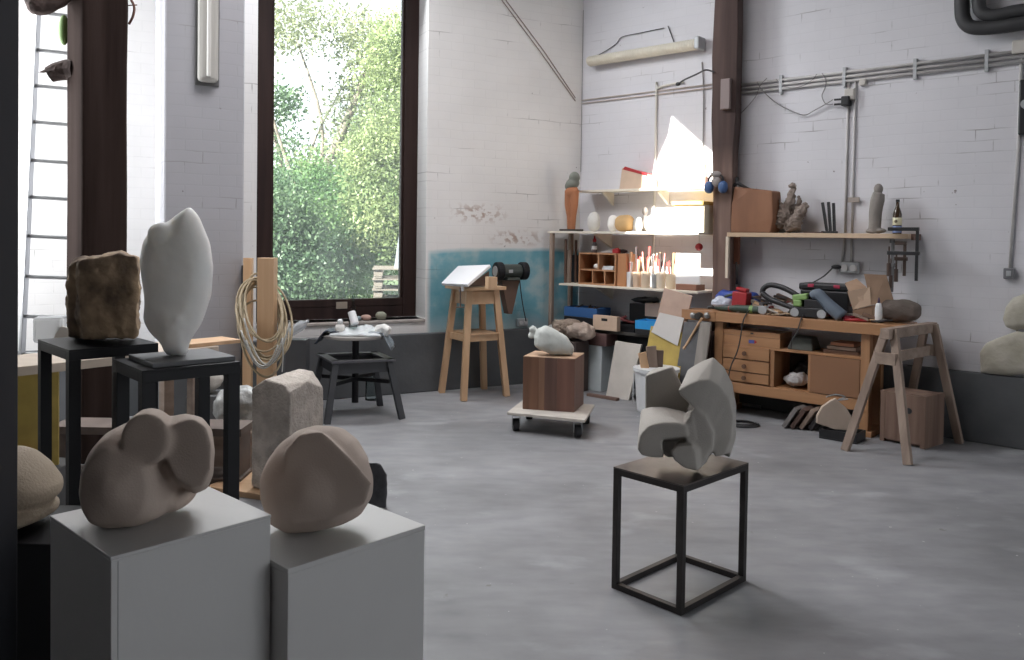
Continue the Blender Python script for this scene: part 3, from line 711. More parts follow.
# stones on them
Yp = (Mp.translation.y); 
b = B(); y = Yp-0.01
def PS(l, y, s=.955, c=(151,470)): return PD([(c[0]+2.5+(p[0]-c[0])*s*.96, c[1]+(p[1]-c[1])*s+4) for p in l], y)
b.inflate(PS([(88,486),(90,464),(98,444),(110,430),(128,422),(150,432),(172,440),(182,470),(180,500),(172,515),(150,524),(118,526),(100,520),(91,505)], y), (0,-1,0), 0.14, 0.12, k=3.0)
circ = lambda cx_, cy_, rx_, ry_, n_=20: [(cx_+rx_*cos(2*pi*k_/n_), cy_+ry_*sin(2*pi*k_/n_)) for k_ in range(n_)]
b.hull(PS(circ(142,443,27,27), y-.118) + PS(circ(149,438,27,29), y-.05) + PS(circ(152,440,20,24), y+.07))
b.hull(PS([(166,430),(194,421),(208,430),(214,448),(213,476),(206,490),(192,494),(174,484),(162,456)], y-.105) + PS([(166,419),(185,415),(204,419),(215,432),(218,455),(216,480),(210,494),(196,500),(176,488)], y-.03) + PS([(168,424),(200,421),(212,440),(210,484),(180,488)], y+.09))
b.inflate(PS([(172,495),(192,492),(194,503),(188,511),(174,514),(160,508)], y+0.02), (0,-1,0), 0.07, 0.07, k=2.4)
o = b.out('lobed_stone', M_lime2, origin=(Mp.translation.x, y, 0.85), remesh=0.0055, rsmooth=6, disp=(0.002, 0.05))
setp(o, 'dark warm limestone carving of two joined lobes on the taller white pedestal', 'sculpture'); _lo = min(v.co.z for v in o.data.vertices); o.location.z -= _lo+.008
Yq = Mq.translation.y - 0.02; y = Yq
b = B()
b.inflate(PD([(263,500),(262,480),(268,462),(280,446),(296,434),(314,429),(334,431),(352,444),(366,462),(373,484),(372,500),(362,516),(344,525),(318,531),(290,533),(272,523)], y), (0,-1,0), 0.12, 0.125, k=2.2)
b.hull(PD([(300,437),(322,434),(352,462),(372,486),(366,506),(330,524),(292,528),(284,480),(286,452)], y-0.105) + PD([(306,432),(330,440),(372,490),(345,520),(285,525),(276,470)], y-0.02))
b.inflate(PD([(316,430),(338,432),(356,446),(368,466),(368,482),(340,462)], y+0.02), (0,-1,0), 0.10, 0.08, k=2.4)
o = b.out('ridged_stone', M_lime2, origin=(Mq.translation.x, y, 0.74), remesh=0.0055, rsmooth=9, disp=(0.002, 0.05))
setp(o, 'rounded egg-like warm limestone with a folded ridge on the shorter white pedestal', 'sculpture'); _lo = min(v.co.z for v in o.data.vertices); o.location.z -= _lo
# ---- black pedestal beside the column
b = B(); b.bx(-2.02, -1.225, 2.20, 2.52, 0, 0.65); o = b.out('black_pedestal', M_black, origin=(-1.62, 2.44, 0), bevel=0.003); setp(o, 'black box pedestal half hidden behind the white pedestal and dark column', 'pedestal')
b = B(); y = 2.33
b.inflate(PD([(-20,470),(10,462),(24,466),(42,480),(57,500),(57,510),(48,518),(20,520),(-20,522)], y), (0,-1,0), .14, .12, k=2.2)
b.inflate(PD([(-18,512),(10,508),(34,514),(50,522),(50,530),(30,538),(22,541),(-15,541)], y), (0,-1,0), .15, .13, k=2.4)
o = b.out('conical_stone', mat('tan sandstone', (0.40,0.33,0.25), .85, var=.08, bump=.4, bscale=120), origin=(-1.7, y, .65), remesh=.007, rsmooth=4); setp(o, 'tan sandstone carving with pointed side on the black pedestal', 'sculpture'); _lo = min(v.co.z for v in o.data.vertices); o.location.z -= _lo
# small pale stone edge behind pedestal
# ---- two tall black stands
def black_stand(name, label, Lp, Fp, Rp, h, e=0.042, plate=False):
    M0, a, c = axes(Lp, Fp, Rp); a *= 1.05; c *= 1.03
    t = thing(name, label, 'stand', M_=M0)
    b = B(M0); b.box((0,0,h-0.004), (a,c,0.008)); b.out('top_plate', M_black, t, bevel=.001)
    b = B(M0)
    for y in (-1,1): b.box((0,y*(c/2-e/2),h-0.008-e*.4), (a-2*e,e,e*.8))
    for x in (-1,1): b.box((x*(a/2-e/2),0,h-0.008-e*.4), (e,c,e*.8))
    b.out('top_frame', M_black, t, bevel=.001)
    for x in (-1,1):
        for y in (-1,1):
            b = B(M0); b.box((x*(a/2-e/2),y*(c/2-e/2),(h-.008-e*.8)/2), (e,e,h-.008-e*.8)); b.out('leg', M_black, t, bevel=.001)
    return M0, a, c
M1, a1, c1 = black_stand('black_stand', 'tall black steel stand under the rough brown stone', G(40.7,339.3,1.05), G(69.6,349.6,1.05), G(156,342.7,1.05), 1.05)
M2, a2, c2 = black_stand('black_stand', 'tall black steel stand under the pale pointed stone', G(107.5,360,1.02), G(143,370.3,1.02), G(241,362.5,1.02), 1.02, e=.045)
b = B(M2); b.box((0.0,0.02,1.02+.009), (a2*.82,c2*.86,.018)); o = b.out('slate_slab', mat('grey slate', (.13,.13,.135), .6, var=.1), origin=M2 @ Matrix.Translation((0,0.02,1.02)), bevel=.003); setp(o, 'thin grey slate slab between the pale pointed stone and its black stand', 'slab')
y = M2.translation.y; b = B()
b.inflate(PD([(190,207.7),(199,218),(209.5,244),(212.6,267),(210.8,298),(202,324),(189,344),(186,357),(167,357),(162,345),(150,334),(144,321),(146,305),(144,288),(140.5,262),(144,241),(155,228),(168,223),(181,213)], y), (0.1,-1,0), .085, .08, k=2.3, n=72)
b.blob(D(162,237,y-.045), (.055,.034,.05)); b.blob(D(178,320,y-.062), (.024,.024,.022)); b.blob(D(174,318,y-.03), (.075,.055,.075))
b.inflate(PD([(150,232),(178,226),(190,250),(180,300),(160,310),(150,280)], y-.03), (0,-1,0), .05, .05, k=2)
o = b.out('pointed_stone', M_alab, origin=(M2.translation.x, y, 1.038), remesh=.0065, rsmooth=16, disp=(.003,.06)); setp(o, 'tall pale grey-white alabaster stone tapering to a point at top and foot', 'sculpture'); _lo = min(v.co.z for v in o.data.vertices); o.location.z -= _lo
y = M1.translation.y; b = B()
b.hull(PD([(79,263),(80,266),(103,262),(118,255),(137,259),(139,275),(136,300),(137,335),(133,340),(84,340),(80,320)], y-.13) + PD([(70,266),(78,260),(104,260),(120,253),(139,258),(139,335),(70,338),(66,300)], y+.10))
b.hull(PD([(68,270),(76,262),(82,270),(80,336),(70,339),(72,318),(67,300)], y-.06) + PD([(70,266),(82,262),(82,336),(70,336)], y+.06))
o = b.out('rough_brown_stone', M_brownst, origin=(M1.translation.x, y, 1.05), remesh=.007, rsmooth=2, disp=(.03,.05)); setp(o, 'squat rough brown and ochre stone block on the tall black stand', 'stone'); _lo = min(v.co.z for v in o.data.vertices); o.location.z -= _lo - .004
y += .20
# ---- rough limestone block on a plank
zf = 0.035; yb = 4.86
b = B()
b.hull(PD([(250.5,385),(251,492),(289,496),(289,384)], 4.72)[:0] + [])if False else None
def colbox(pts, z0, name, m, label, cat, origin, **kw):
    pass
b = B(); A_ = G(251,488,zf); Bq = G(289,497,zf); Cq = G(323,478,zf); Dq = A_+Cq-Bq
def up(p, z): return Vector((p.x, p.y, z))
zt_ = 1.5-(382-241)*4.8/820
prof = [(0.0, zt_-0.085), (0.08, zt_-0.03), (0.30, zt_), (0.75, zt_+.005), (1.0, zt_-.03)]
b.hull([A_, Bq, Cq, Dq, up(A_, zt_-.07), up(Dq, zt_-.06), up(A_.lerp(Bq,.35), zt_-.005), up(Dq.lerp(Cq,.35), zt_-.0), up(A_.lerp(Bq,.85), zt_+.0-.02), up(Bq, zt_-.065), up(Cq, zt_-.10), up(Cq.lerp(Bq,.5), zt_-.03), up(Dq.lerp(Cq,.7), zt_-.005)])
o = b.out('limestone_block', M_roughlime, origin=((A_+Cq)/2), remesh=.008, rsmooth=2, disp=(.007,.03)); setp(o, 'upright rough-hewn limestone block with rounded top behind the white pedestals', 'stone'); _lo = min(v.co.z for v in o.data.vertices); o.location.z = zf - _lo + .004
b = B(); P0 = G(222,486,.03); b.box((P0.x+.33, P0.y+.07, .017), (.72, .46, .034), rot=(0,0,radians(-20))); o = b.out('wooden_plank', M_pineH, origin=(P0.x+.33, P0.y+.07, 0), bevel=.003); setp(o, 'pinkish pine plank on the floor under the upright limestone block', 'plank')
# dark rock beside
c = G(374,512,0); b = B(); yk = c.y
b.hull(PD([(352,512),(386,511),(386,498),(387,477),(379,466),(366,464),(352,470)], yk-.06)+PD([(350,505),(386,505),(385,478),(376,468),(354,468)], yk+.14))
o = b.out('dark_rock', M_darkst, origin=(c.x-.02, yk+.03, 0), remesh=.01, rsmooth=2, disp=(.02,.06)); setp(o, 'dark grey rock on the floor behind the rounded ridged stone', 'stone'); _lo = min(v.co.z for v in o.data.vertices); o.location.z = -_lo+.004

# ================================================================== STOOLS AND STANDS IN THE ROOM
# tall pine modelling stand
F1 = [Vector(G(*p)) for p in ((441.5,392.5),(463.5,401),(506.5,396),(484,388.8))]     # feet: left, front, right, back
Tz = 1.5-(288-238)*7.45/820
t = thing('modelling_stand', 'tall pine four-legged modelling stand under the tilted white board', 'stand', loc=((F1[0]+F1[2])/2))
M0 = ROOTM[t.name]; cc = (F1[0]+F1[1]+F1[2]+F1[3])/4
tops = [cc + (f-cc)*0.62 for f in F1]
order = [0,1,2,3]
ztop = 1.03
for f, tp in zip(F1, tops):
    b = B(); b.bar((f.x, f.y, .0), (tp.x, tp.y, ztop-.03), .068, .055, up=(1,0.3,0)); b.out('leg', M_pine, t, bevel=.002)
def lerpz(i, z): return Vector((F1[i].x, F1[i].y, 0)).lerp(Vector((tops[i].x, tops[i].y, ztop-.03)), z/(ztop-.03))
b = B()
for i in range(4):
    p, q = lerpz(i, .56), lerpz((i+1)%4, .56); b.bar(p, q, .022, .062)
b.out('stretchers', M_pineH, t, bevel=.002)
b = B()
for i in range(4):
    p, q = lerpz(i, .93), lerpz((i+1)%4, .93); b.bar(p, q, .024, .12)
b.out('apron', M_pineH, t, bevel=.002)
dx = (tops[1]-tops[0]); ang = atan2(dx.y, dx.x); Mt = Matrix.Translation((cc.x, cc.y, 0)) @ Matrix.Rotation(ang, 4, 'Z')
wx = (tops[1]-tops[0]).length+.14; wy = (tops[2]-tops[1]).length+.14
b = B(Mt); b.box((0,0,ztop-.012), (wx, wy, .032)); b.out('top_board', M_pineH, t, bevel=.002)
b = B(Mt); b.box((0,0,.56+.035), (wx*.95, wy*.75, .012)); b.out('lower_shelf', M_pineH, t, bevel=.002)
b = B(); p = lerpz(0,.56).lerp(lerpz(2,.56),.6); 
# clamps
for (px, py) in ((444,281),(461,292)):
    p = G(px,py,ztop); tt = thing('screw_clamp', 'small screw clamp at the far corner of the pine modelling stand' if px < 450 else 'small screw clamp at the near corner of the pine modelling stand', 'clamp', loc=(p.x,p.y,ztop), group='clamps on the modelling stand')
    b = B(); x, y = p.x+.01, p.y+.02; b.box((x,y,ztop+.035), (.022,.016,.06)); b.box((x-.01,y-.03,ztop+.012), (.03,.05,.014)); b.out('jaw', M_galv, tt, bevel=.002)
    b = B(); b.cyl((x-.012,y-.058,ztop-.13), (x-.012,y-.058,ztop+.04), .007); b.cyl((x-.045,y-.058,ztop-.125), (x+.02,y-.058,ztop-.125), .005); b.out('screw', mat('rusty iron', (.13,.09,.07), .6, .5), tt, smooth=False)
# tilted white board on the stand
b = B(); q = [G(442,288,ztop+.01), G(466,291,ztop+.01)]
A_, Bq = D(441,287.5,7.62), D(467,289,7.30); Cq, Dq = D(490,269,7.62), D(458,270,7.9)
nrm = (Bq-A_).cross(Dq-A_).normalized(); nrm = nrm if nrm.z > 0 else -nrm
b.prism([A_, Bq, Cq, Dq], nrm*-.03)
dz = ztop+.006 - min(v.co.z for v in b.bm.verts)
o = b.out('white_board', mat('white coated board', (.80,.80,.82), .35), origin=A_, bevel=.006); o.location.z += dz
setp(o, 'tilted white board propped on top of the pine modelling stand', 'board')
b = B(); p = G(491,290,ztop); b.box((p.x,p.y+.06,ztop+.006+.055), (.085,.08,.105), rot=(0,0,.4)); o = b.out('wood_block', M_pine, origin=(p.x,p.y+.06,ztop), bevel=.002); setp(o, 'small pine block propping the tilted white board', 'block')
b = B(); p0 = G(491,278,ztop+.12); b.hull([D(467,288,7.36), D(489,272,7.70), D(489,287,7.70), D(470,288,7.5), D(489,279,7.74)]) 
o = b.out('prop_wedge', mat('dark brown wood', (.10,.06,.045), .7), origin=D(480,288,7.5)); setp(o, 'dark brown wedge under the raised edge of the white board', 'wedge')
o.location.z += .012

# dark sculptor's stool with round tray
t = thing('turntable_stool', 'dark grey four-legged stool with raised round tray before the window', 'stool', loc=(-1.2, 6.55, 0))
fl, frr, br_ = G(327,424), G(402,419), G(380,405.5); bl = fl+br_-frr + Vector((0.0,0,0)); feet = [fl, frr, br_, bl]; cs = (fl+br_)/2; zs = 0.47
tops = [cs + (f-cs)*.72 for f in feet]
M_dk = mat('dark grey painted wood', (.045,.047,.052), .55, var=.15)
for f, tp in zip(feet, tops):
    b = B(); b.bar((f.x,f.y,0), (tp.x,tp.y,zs), .055, .05, up=(1,0.4,0)); b.out('leg', M_dk, t, bevel=.003)
b = B()
for i in range(4):
    p, q = tops[i], tops[(i+1)%4]; b.bar((p.x,p.y,zs-.045), (q.x,q.y,zs-.045), .03, .09)
b.out('apron', M_dk, t, bevel=.003)
b = B(); ctr = cs; V4 = [cs+(f-cs)*.86 for f in feet]
for i in range(4):
    p, q = V4[i], V4[(i+1)%4]; d_ = (cs-(p+q)/2).normalized()*.035; b.bar((p.x+d_.x,p.y+d_.y,zs+.008), (q.x+d_.x,q.y+d_.y,zs+.008), .075, .018)
b.out('seat_frame', mat('worn grey seat', (.10,.10,.11), .4, var=.2), t, bevel=.003)
b = B(); b.cyl((cs.x,cs.y,.10), (cs.x,cs.y,.70), .028, n=12); b.box((cs.x,cs.y,.30),(.09,.05,.02)); b.bar((tops[0].x,tops[0].y,.30),(tops[2].x,tops[2].y,.30),.03,.03); b.bar((tops[1].x,tops[1].y,.30),(tops[3].x,tops[3].y,.30),.03,.03); b.out('screw_post', M_black, t)
zt2 = 1.5-(340-240.5)*cs.y/820
b = B(); b.cyl((cs.x,cs.y,zt2-.024), (cs.x,cs.y,zt2), .27, n=32); b.out('tray', mat('grey tray', (.30,.28,.26), .6, var=.1), t, bevel=.004)
b = B(); b.cyl((cs.x,cs.y,.69), (cs.x,cs.y,zt2-.023), .024, n=12); b.out('neck', M_black, t)
# things on the tray
def sheet(pts_fn, nu, nv, name, m, origin, label, cat, thick=.004, group=None):
    b = B(); b.grid(pts_fn, nu, nv); o = b.out(name, m, origin=origin, smooth=True, solid=thick); setp(o, label, cat, group); return o
def crumple(cx, cy, cz, sx_, sy_, h, seed, drop=None):
    def fn(u, v):
        x = (u-.5)*2; y = (v-.5)*2; r = noise.fractal(Vector((u*4+seed, v*4, seed)), 1, 2, 4)
        z = h*max(0, (1-x*x)*(1-y*y))**.5*(.75+.5*r) + .004 + .01*abs(r)
        px_ = cx + x*sx_*(1+.12*noise.noise(Vector((v*5, seed, 1)))); py_ = cy + y*sy_*(1+.12*noise.noise(Vector((u*5, seed, 3))))
        if drop:
            e = drop(px_, py_); z = z*(1 if e == 0 else .4) - e
        return (px_, py_, cz + z)
    return fn
zr = zt2+.002
dr = lambda X, Y: 0.0
sheet(crumple(cs.x+.03, cs.y-.0, zr, .22, .20, .055, 3.3), 28, 28, 'plastic_bag', M_film, (cs.x, cs.y, zr), 'crumpled clear plastic bag spread over the round tray', 'bag')
ez = lambda X, Y: min(.10, max(0.0, (sqrt((X-cs.x)**2+(Y-cs.y)**2)-.27))*2.2)
b = B(); Pe = (cs.x+.24, cs.y-.05)
b.grid(lambda u, v: (cs.x+.10+.22*u, cs.y-.16+.26*v, zr+.028-(max(0,u-.62)**1.1)*.42 + .016*noise.noise(Vector((u*5,v*5,2)))), 16, 16); o = b.out('grey_rag', M_filmg, origin=(Pe[0],Pe[1],zr), smooth=True, solid=.005); setp(o, 'grey plastic sheet hanging over the side of the round tray nearest the pine stand', 'cloth')
b = B(); b.grid(lambda u, v: (cs.x-.31+.20*u, cs.y-.14+.24*v, zr+.03-(max(0,.40-u)**1.1)*.28 + .016*noise.noise(Vector((u*5,v*5,7)))), 16, 16); o = b.out('dark_glove', mat('dark blue rubber', (.03,.04,.06), .5), origin=(cs.x-.2,cs.y,zr), smooth=True, solid=.008); setp(o, 'dark blue work cloth on the edge of the round tray nearest the rope', 'cloth')
t = thing('glass_bottle', 'clear slender bottle standing on the round tray', 'bottle', loc=(*D(353,330,cs.y)[:2], zr+.02)); p = ROOTM[t.name].translation
b = B(); b.lathe(p, [(.0,0),(.034,0),(.036,.01),(.034,.13),(.026,.17),(.012,.23),(.011,.29),(.013,.30),(.0,.30)], 20); b.out('bottle_body', M_cglass, t, smooth=True)
p = D(350,312,cs.y-.05); p.z = zr+.05; b = B(); q = D(356,322,cs.y-.1); b.cyl(D(351.5,312,cs.y-.06), D(355,324,cs.y-.10), .032, .034, n=18); o = b.out('white_cup', M_whitep, origin=D(354,322,cs.y-.08), bevel=.003); setp(o, 'white plastic cup tipped against the clear bottle on the tray', 'cup')
t = thing('plaster_jar', 'small white jar with knob lid on the round tray', 'jar', loc=(*D(340,326,cs.y-.1)[:2], zr+.02)); p = ROOTM[t.name].translation; b = B(); b.lathe(p, [(0,0),(.038,0),(.042,.03),(.036,.062),(.015,.07),(0,.07)], 18); b.out('jar_body', M_plas, t, smooth=True); b = B(); b.lathe(p, [(0,.07),(.022,.072),(.024,.095),(.012,.11),(0,.11)], 14); b.out('lid', M_whitep, t, smooth=True)
b = B(); p = D(385,325,cs.y-.05); p.z = zr+.045; b.blob(p, (.05,.04,.045)); b.blob((p.x-.05,p.y,p.z-.01), (.045,.04,.035)); b.rough(.02, 20); o = b.out('plaster_lump', M_plas, origin=p, smooth=True, remesh=.006, rsmooth=2); setp(o, 'lump of white plaster on the tray beside the grey sheet', 'lump'); 
# stones on the sill
FWi = FW
for k, (px, py, rx, rz_, m, lab) in enumerate(((366,313.5,.050,.028,mat('pink stone',(.42,.27,.22),.8,var=.1),'flat pinkish stone on the window sill'), (381,311.5,.052,.042,mat('green grey stone',(.26,.26,.20),.8,var=.2),'rounded greenish-grey stone at the end of the window sill'), (358,315,.032,.024,mat('bluish stone',(.24,.30,.32),.7,var=.1),'small bluish-grey stone between bottle and pink stone on the sill'))):
    u, z = WW(px, py, -.02); p = fr_pt(FW, u, -.02, .70+rz_*.92); b = B(); b.blob(p, (rx,.035,rz_), e=2.3); b.rough(.004, 20, k); o = b.out('pebble', m, origin=p, smooth=True); setp(o, lab, 'stone', 'stones on the window sill')
b = B(); u, z = WW(350, 308, .04); p = fr_pt(FW, u, .04, .735); 
# ---- dolly with block
fl, frr, rb_ = G(522,426.5), G(580,431), G(589,416)
t = thing('dolly', 'small wheeled board dolly under the dark wooden block', 'dolly', loc=((fl+rb_)/2).to_tuple())
zd = .155
c4 = [G(507,412,zd), G(585,420,zd), G(594.5,404.5,zd), G(524,399,zd)]
cd = (c4[0]+c4[2])/2; M0 = ROOTM[t.name]
b = B(); b.prism([(c.x,c.y,zd-.022) for c in c4], (0,0,.022)); b.out('deck', mat('dusty plywood', (.52,.48,.43), .7, var=.12), t, bevel=.003)
for k, c in enumerate(c4):
    w_ = c.lerp(cd, .20); tt = B()
    tt.box((w_.x,w_.y,zd-.028), (.06,.05,.012)); tt.bar((w_.x-.030,w_.y,zd-.03),(w_.x-.029,w_.y+.018,.045),.006,.04,up=(0,1,0)); tt.bar((w_.x+.030,w_.y,zd-.03),(w_.x+.030,w_.y+.022,.045),.006,.04,up=(0,1,0))
    fk = tt.out('caster', M_galv, t)
    b = B(); b.cyl((w_.x-.024,w_.y+.018,.048),(w_.x+.024,w_.y+.024,.048),.048,n=20); b.out('wheel', M_blackp, fk, bevel=.004)
# glued up block
k4 = [G(522.5,409,zd), G(574,412.5,zd), G(583.5,404,zd), ]
k4.append(k4[0]+k4[2]-k4[1]); ztk = 1.5-(358-238)*k4[0].y/820
t = thing('timber_block', 'laminated dark reddish wooden block standing on the dolly', 'block', loc=((k4[0]+k4[2])/2).to_tuple())
cols = [(.17,.085,.05),(.22,.12,.075),(.12,.065,.05),(.15,.075,.055)]
n_ = 4; A_, Bq, Cq, Dq = k4
fr_ = [0,.31,.42,.66,1.0]
for i in range(4):
    f0, f1 = fr_[i], fr_[i+1]; p = [A_.lerp(Bq,f0), A_.lerp(Bq,f1), Dq.lerp(Cq,f1), Dq.lerp(Cq,f0)]
    b = B(); b.prism([(q.x,q.y,zd+.0005) for q in p], (0,0,ztk-zd)); c = cols[i]; b.out('stave', wood('block stave %d' % i, tuple(x*.75 for x in c), tuple(x*1.25 for x in c), .5), t, bevel=.0025)
b = B(); b.prism([(q.x,q.y,ztk+.001) for q in (A_.lerp(Bq,0), Bq, Cq, Dq)], (0,0,.004)); b.out('sawn_top', mat('sawn pale top', (.45,.30,.20), .8, var=.15), t)
# wrapped plaster on top
yk = (A_.y+Cq.y)/2; b = B()
b.inflate(PD([(534,340),(537,332),(545,329),(556,333),(567,340),(574,350),(572,358),(556,358),(540,354),(534,349)], yk-.04), (0,-1,0), .10, .09, k=2.4)
b.blob(D(533,333,yk), (.03,.03,.03)); b.blob(D(531,339,yk), (.025,.03,.025)); b.rough(.008, 14)
o = b.out('plaster_torso', mat('greenish white plaster', (.50,.52,.49), .7, var=.1, bump=.3), origin=(cd.x, yk, ztk+.005), remesh=.008, rsmooth=4); setp(o, 'rounded whitish plaster form lying on the wooden block of the dolly', 'sculpture'); _lo = min(v.co.z for v in o.data.vertices); o.location.z = ztk+.006-_lo
# ---- laid out later
# ================================================================== LEFT BAY: ladder, table, lamp, rope
# ladder leaning on the far wall
t = thing('ladder', 'aluminium ladder leaning on the bright wall behind the oak post', 'ladder', loc=(-3.35, 5.95, 0))
b = B(); pb0, pt0 = D(21, 372, 5.72), D(40, -30, 6.0)
M_alu = mat('aluminium', (.55,.56,.57), .35, .85)
kx = (pt0-pb0); wv = Vector((.40, .12, 0))
zl = lambda z, s: pb0 + kx*((z-pb0.z)/kx.z) + wv*s
lo_, hi_ = .0, 4.0
for s in (0, 1):
    b = B(); b.bar(zl(0.0, s), zl(3.7, s), .020, .055, up=(0,1,0)); b.out('rail', M_alu, t, bevel=.003)
for k, ry in enumerate((8, 47, 84, 121, 160, 197, 236, 276, 315, 352)):
    p = D(32, ry, 5.85); z = p.z
    b = B(); b.cyl(zl(z, .03), zl(z-.015, .97), .014, n=8); b.out('rung', M_alu, t)
# hanging root / dark gnarled thing at the very top, green bit
b = B(); P = [D(26,-4,5.2), D(36,4,5.2), D(46,6,5.22), D(58,-1,5.25), D(66,-6,5.3)]
b.tube(P, [.03,.05,.045,.06,.05], 8, smooth_pts=4); b.rough(.02, 12); o = b.out('gnarled_branch', mat('bark', (0,0,0)), origin=P[2], smooth=True); setp(o, 'dark gnarled piece of branch fixed high on the oak post above the ladder', 'branch')
b = B(); p = D(64, 30, 5.42); b.blob(p, (.035,.03,.10)); o = b.out('green_float', M_green, origin=p, smooth=True); setp(o, 'light green plastic thing peeping out behind the oak post up high', 'float')
P = [D(128,-5,5.5), D(134,6,5.5), D(133,16,5.5), D(129,24,5.52)]
b = B(); b.tube(P, .008, 6, smooth_pts=5); b.bar(D(127,5.5,5.5), D(137,5,5.5), .006, .006); o = b.out('hanging_wire', mat('rusty red wire', (.16,.07,.05), .7), origin=P[1], smooth=True); setp(o, 'short rusty wire curling beside the top of the oak post', 'wire')
# table behind the stands
tz = .85; cA, cB, cC, cE = G(-30,372,tz), G(219,346,tz), G(196,337,tz), G(0,336,tz)
vfront = (cB-cA).normalized(); perp = Vector((-vfront.y, vfront.x, 0)); dep = .62
cA = cB - vfront*2.1
t = thing('work_table', 'long pale wooden work table standing behind the two tall black stands', 'table', loc=((cA+cB)/2).to_tuple()[:2]+(0,))
ang = atan2(vfront.y, vfront.x); Mtb = Matrix.Translation((cA.x, cA.y, 0)) @ Matrix.Rotation(ang, 4, 'Z'); Lt = 2.1; dep = min(.42, .8)
b = B(Mtb); b.bx(0, Lt, 0, dep, tz-.045, tz); b.out('tabletop', mat('dusty pale board', (.50,.42,.34), .7, var=.1, stretch=(.2,1,1)), t, bevel=.003)
for x in (.08, Lt-.12):
    for y in (.05, dep-.06): b = B(Mtb); b.box((x, y, (tz-.045)/2), (.06,.06,tz-.045)); b.out('leg', M_oldH, t)
bb = Mtb
def on_table(px, py):
    p = G(px, py, tz); return p
b = B(); b.box((G(165,349,tz).x+.14, G(165,349,tz).y+.22, tz+.012), (.34,.20,.022), rot=(0,0,ang)); o = b.out('pine_board', M_pineH, origin=(G(165,349,tz).x+.14, G(165,349,tz).y+.22, tz), bevel=.002); setp(o, 'short pine board lying at the free end of the long work table', 'board')
b = B(); p = G(60, 343, tz); b.hull([D(54,341,p.y-.02), D(74,341,p.y-.02), D(72,329,p.y), D(57,326,p.y), D(55,333,p.y), D(56,341,p.y+.12), D(74,341,p.y+.12), D(60,327,p.y+.12), D(72,329,p.y+.12)]); o = b.out('grey_stone', M_tuff, origin=(p.x,p.y,tz), bevel=.01); o.location.z += tz + .0 - min((o.matrix_world @ v.co).z for v in o.data.vertices); setp(o, 'low grey stone on the long table beside the foot of the oak post', 'stone')
b = B(); p = G(38, 345, tz); b.box((p.x, p.y+.12, tz+.075), (.16,.10,.15), rot=(0,0,.3)); b.rough(.01, 30); o = b.out('film_bundle', M_film, origin=(p.x,p.y+.12,tz), bevel=.02); setp(o, 'clear film wrapped bundle on the long table in front of the ladder', 'bundle')
# under the table
b = B(); P0, P1 = D(16,372,3.95), D(41,380,3.95); b.box((P0.x-.0, 4.02, .56+.02), (.30,.02,.50), rot=(0,0,.35)); o = b.out('yellow_plank', M_yellow, origin=(P0.x, 4.02, .33), bevel=.002); 
b = B(); b.bx(P0.x-.42, P0.x+.17, 3.92, 4.22, 0, .325); o2 = b.out('grey_crate', mat('dark grey crate', (.07,.07,.072), .7, var=.1), origin=(P0.x-.1, 4.07, 0), bevel=.004)
setp(o, 'yellow panel standing on the dark crate under the long table', 'panel'); setp(o2, 'dark grey crate under the long table beside the dark column', 'crate')
b = B(); p = D(24,432,3.84); b.blob((p.x,p.y,p.z), (.055,.04,.06)); o = b.out('red_float', M_red, origin=p, smooth=True); setp(o, 'red plastic knob against the dark crate by the column', 'knob'); 
o.location.z = .30
o.location = (P0.x+.02, 3.96, .325+.052)
b = B(); A_ = D(60,418,4.6); b.bx(-2.72, -1.58, 4.80, 5.05, 0, .05); b.bx(-2.72,-1.58,4.8,5.05,.30,.345); 
for x in (-2.7,-2.15,-1.62): b.bx(x-.02,x+.02,4.81,5.04,.05,.30)
o = b.out('low_rack', mat('dark brown board', (.13,.10,.085), .7, var=.15), origin=(-2.15,4.92,0), bevel=.002); setp(o, 'low dark brown rack on the floor beyond the tall black stands', 'rack')
# wrapped lumps near the limestone block
def lump(name, px, py, Y, r, m, label, cat, seed, z0=0.0, amp=.03, e=2.2, group=None):
    b = B(); p = D(px, py, Y); p.z = z0 + r[2]*.95; b.blob(p, r, e=e, sub=4); b.rough(amp, 9, seed); o = b.out(name, m, origin=(p.x,p.y,z0), smooth=True)
    lo = min(v.co.z for v in o.data.vertices); o.location.z = z0 - lo + .001; return setp(o, label, cat, group)
M_wrap = mat('dusty plastic wrap', (.30,.31,.30), .3, col2=(.55,.56,.55), vscale=18, bump=.8, bscale=40)
b = B(); p = D(236,470,5.25); b.box((p.x,p.y,.12), (.34,.24,.24), rot=(0,0,.2)); b.rough(.01,12); o = b.out('timber_offcut', M_oldH, origin=(p.x,p.y,0), bevel=.01); setp(o, 'old timber offcut behind the plank carrying the film-wrapped lump', 'block')
lump('wrapped_lump', 238, 440, 5.25, (.15,.11,.14), M_wrap, 'film-wrapped lump on the old timber offcut behind the black stand', 'lump', 3, z0=.242)
b = B(); p = D(208,420,5.6); b.box((p.x,p.y,.20), (.26,.24,.40), rot=(0,0,.25)); o = b.out('grey_box', mat('grey painted box', (.16,.165,.17), .6, var=.1), origin=(p.x,p.y,0), bevel=.006); setp(o, 'grey box on the floor at the foot of the painted pier', 'box')
lump('rounded_boulder', 206, 398, 5.6, (.10,.09,.085), M_tuff, 'rounded grey boulder on the grey box at the foot of the pier', 'stone', 9, z0=.401, amp=.02)
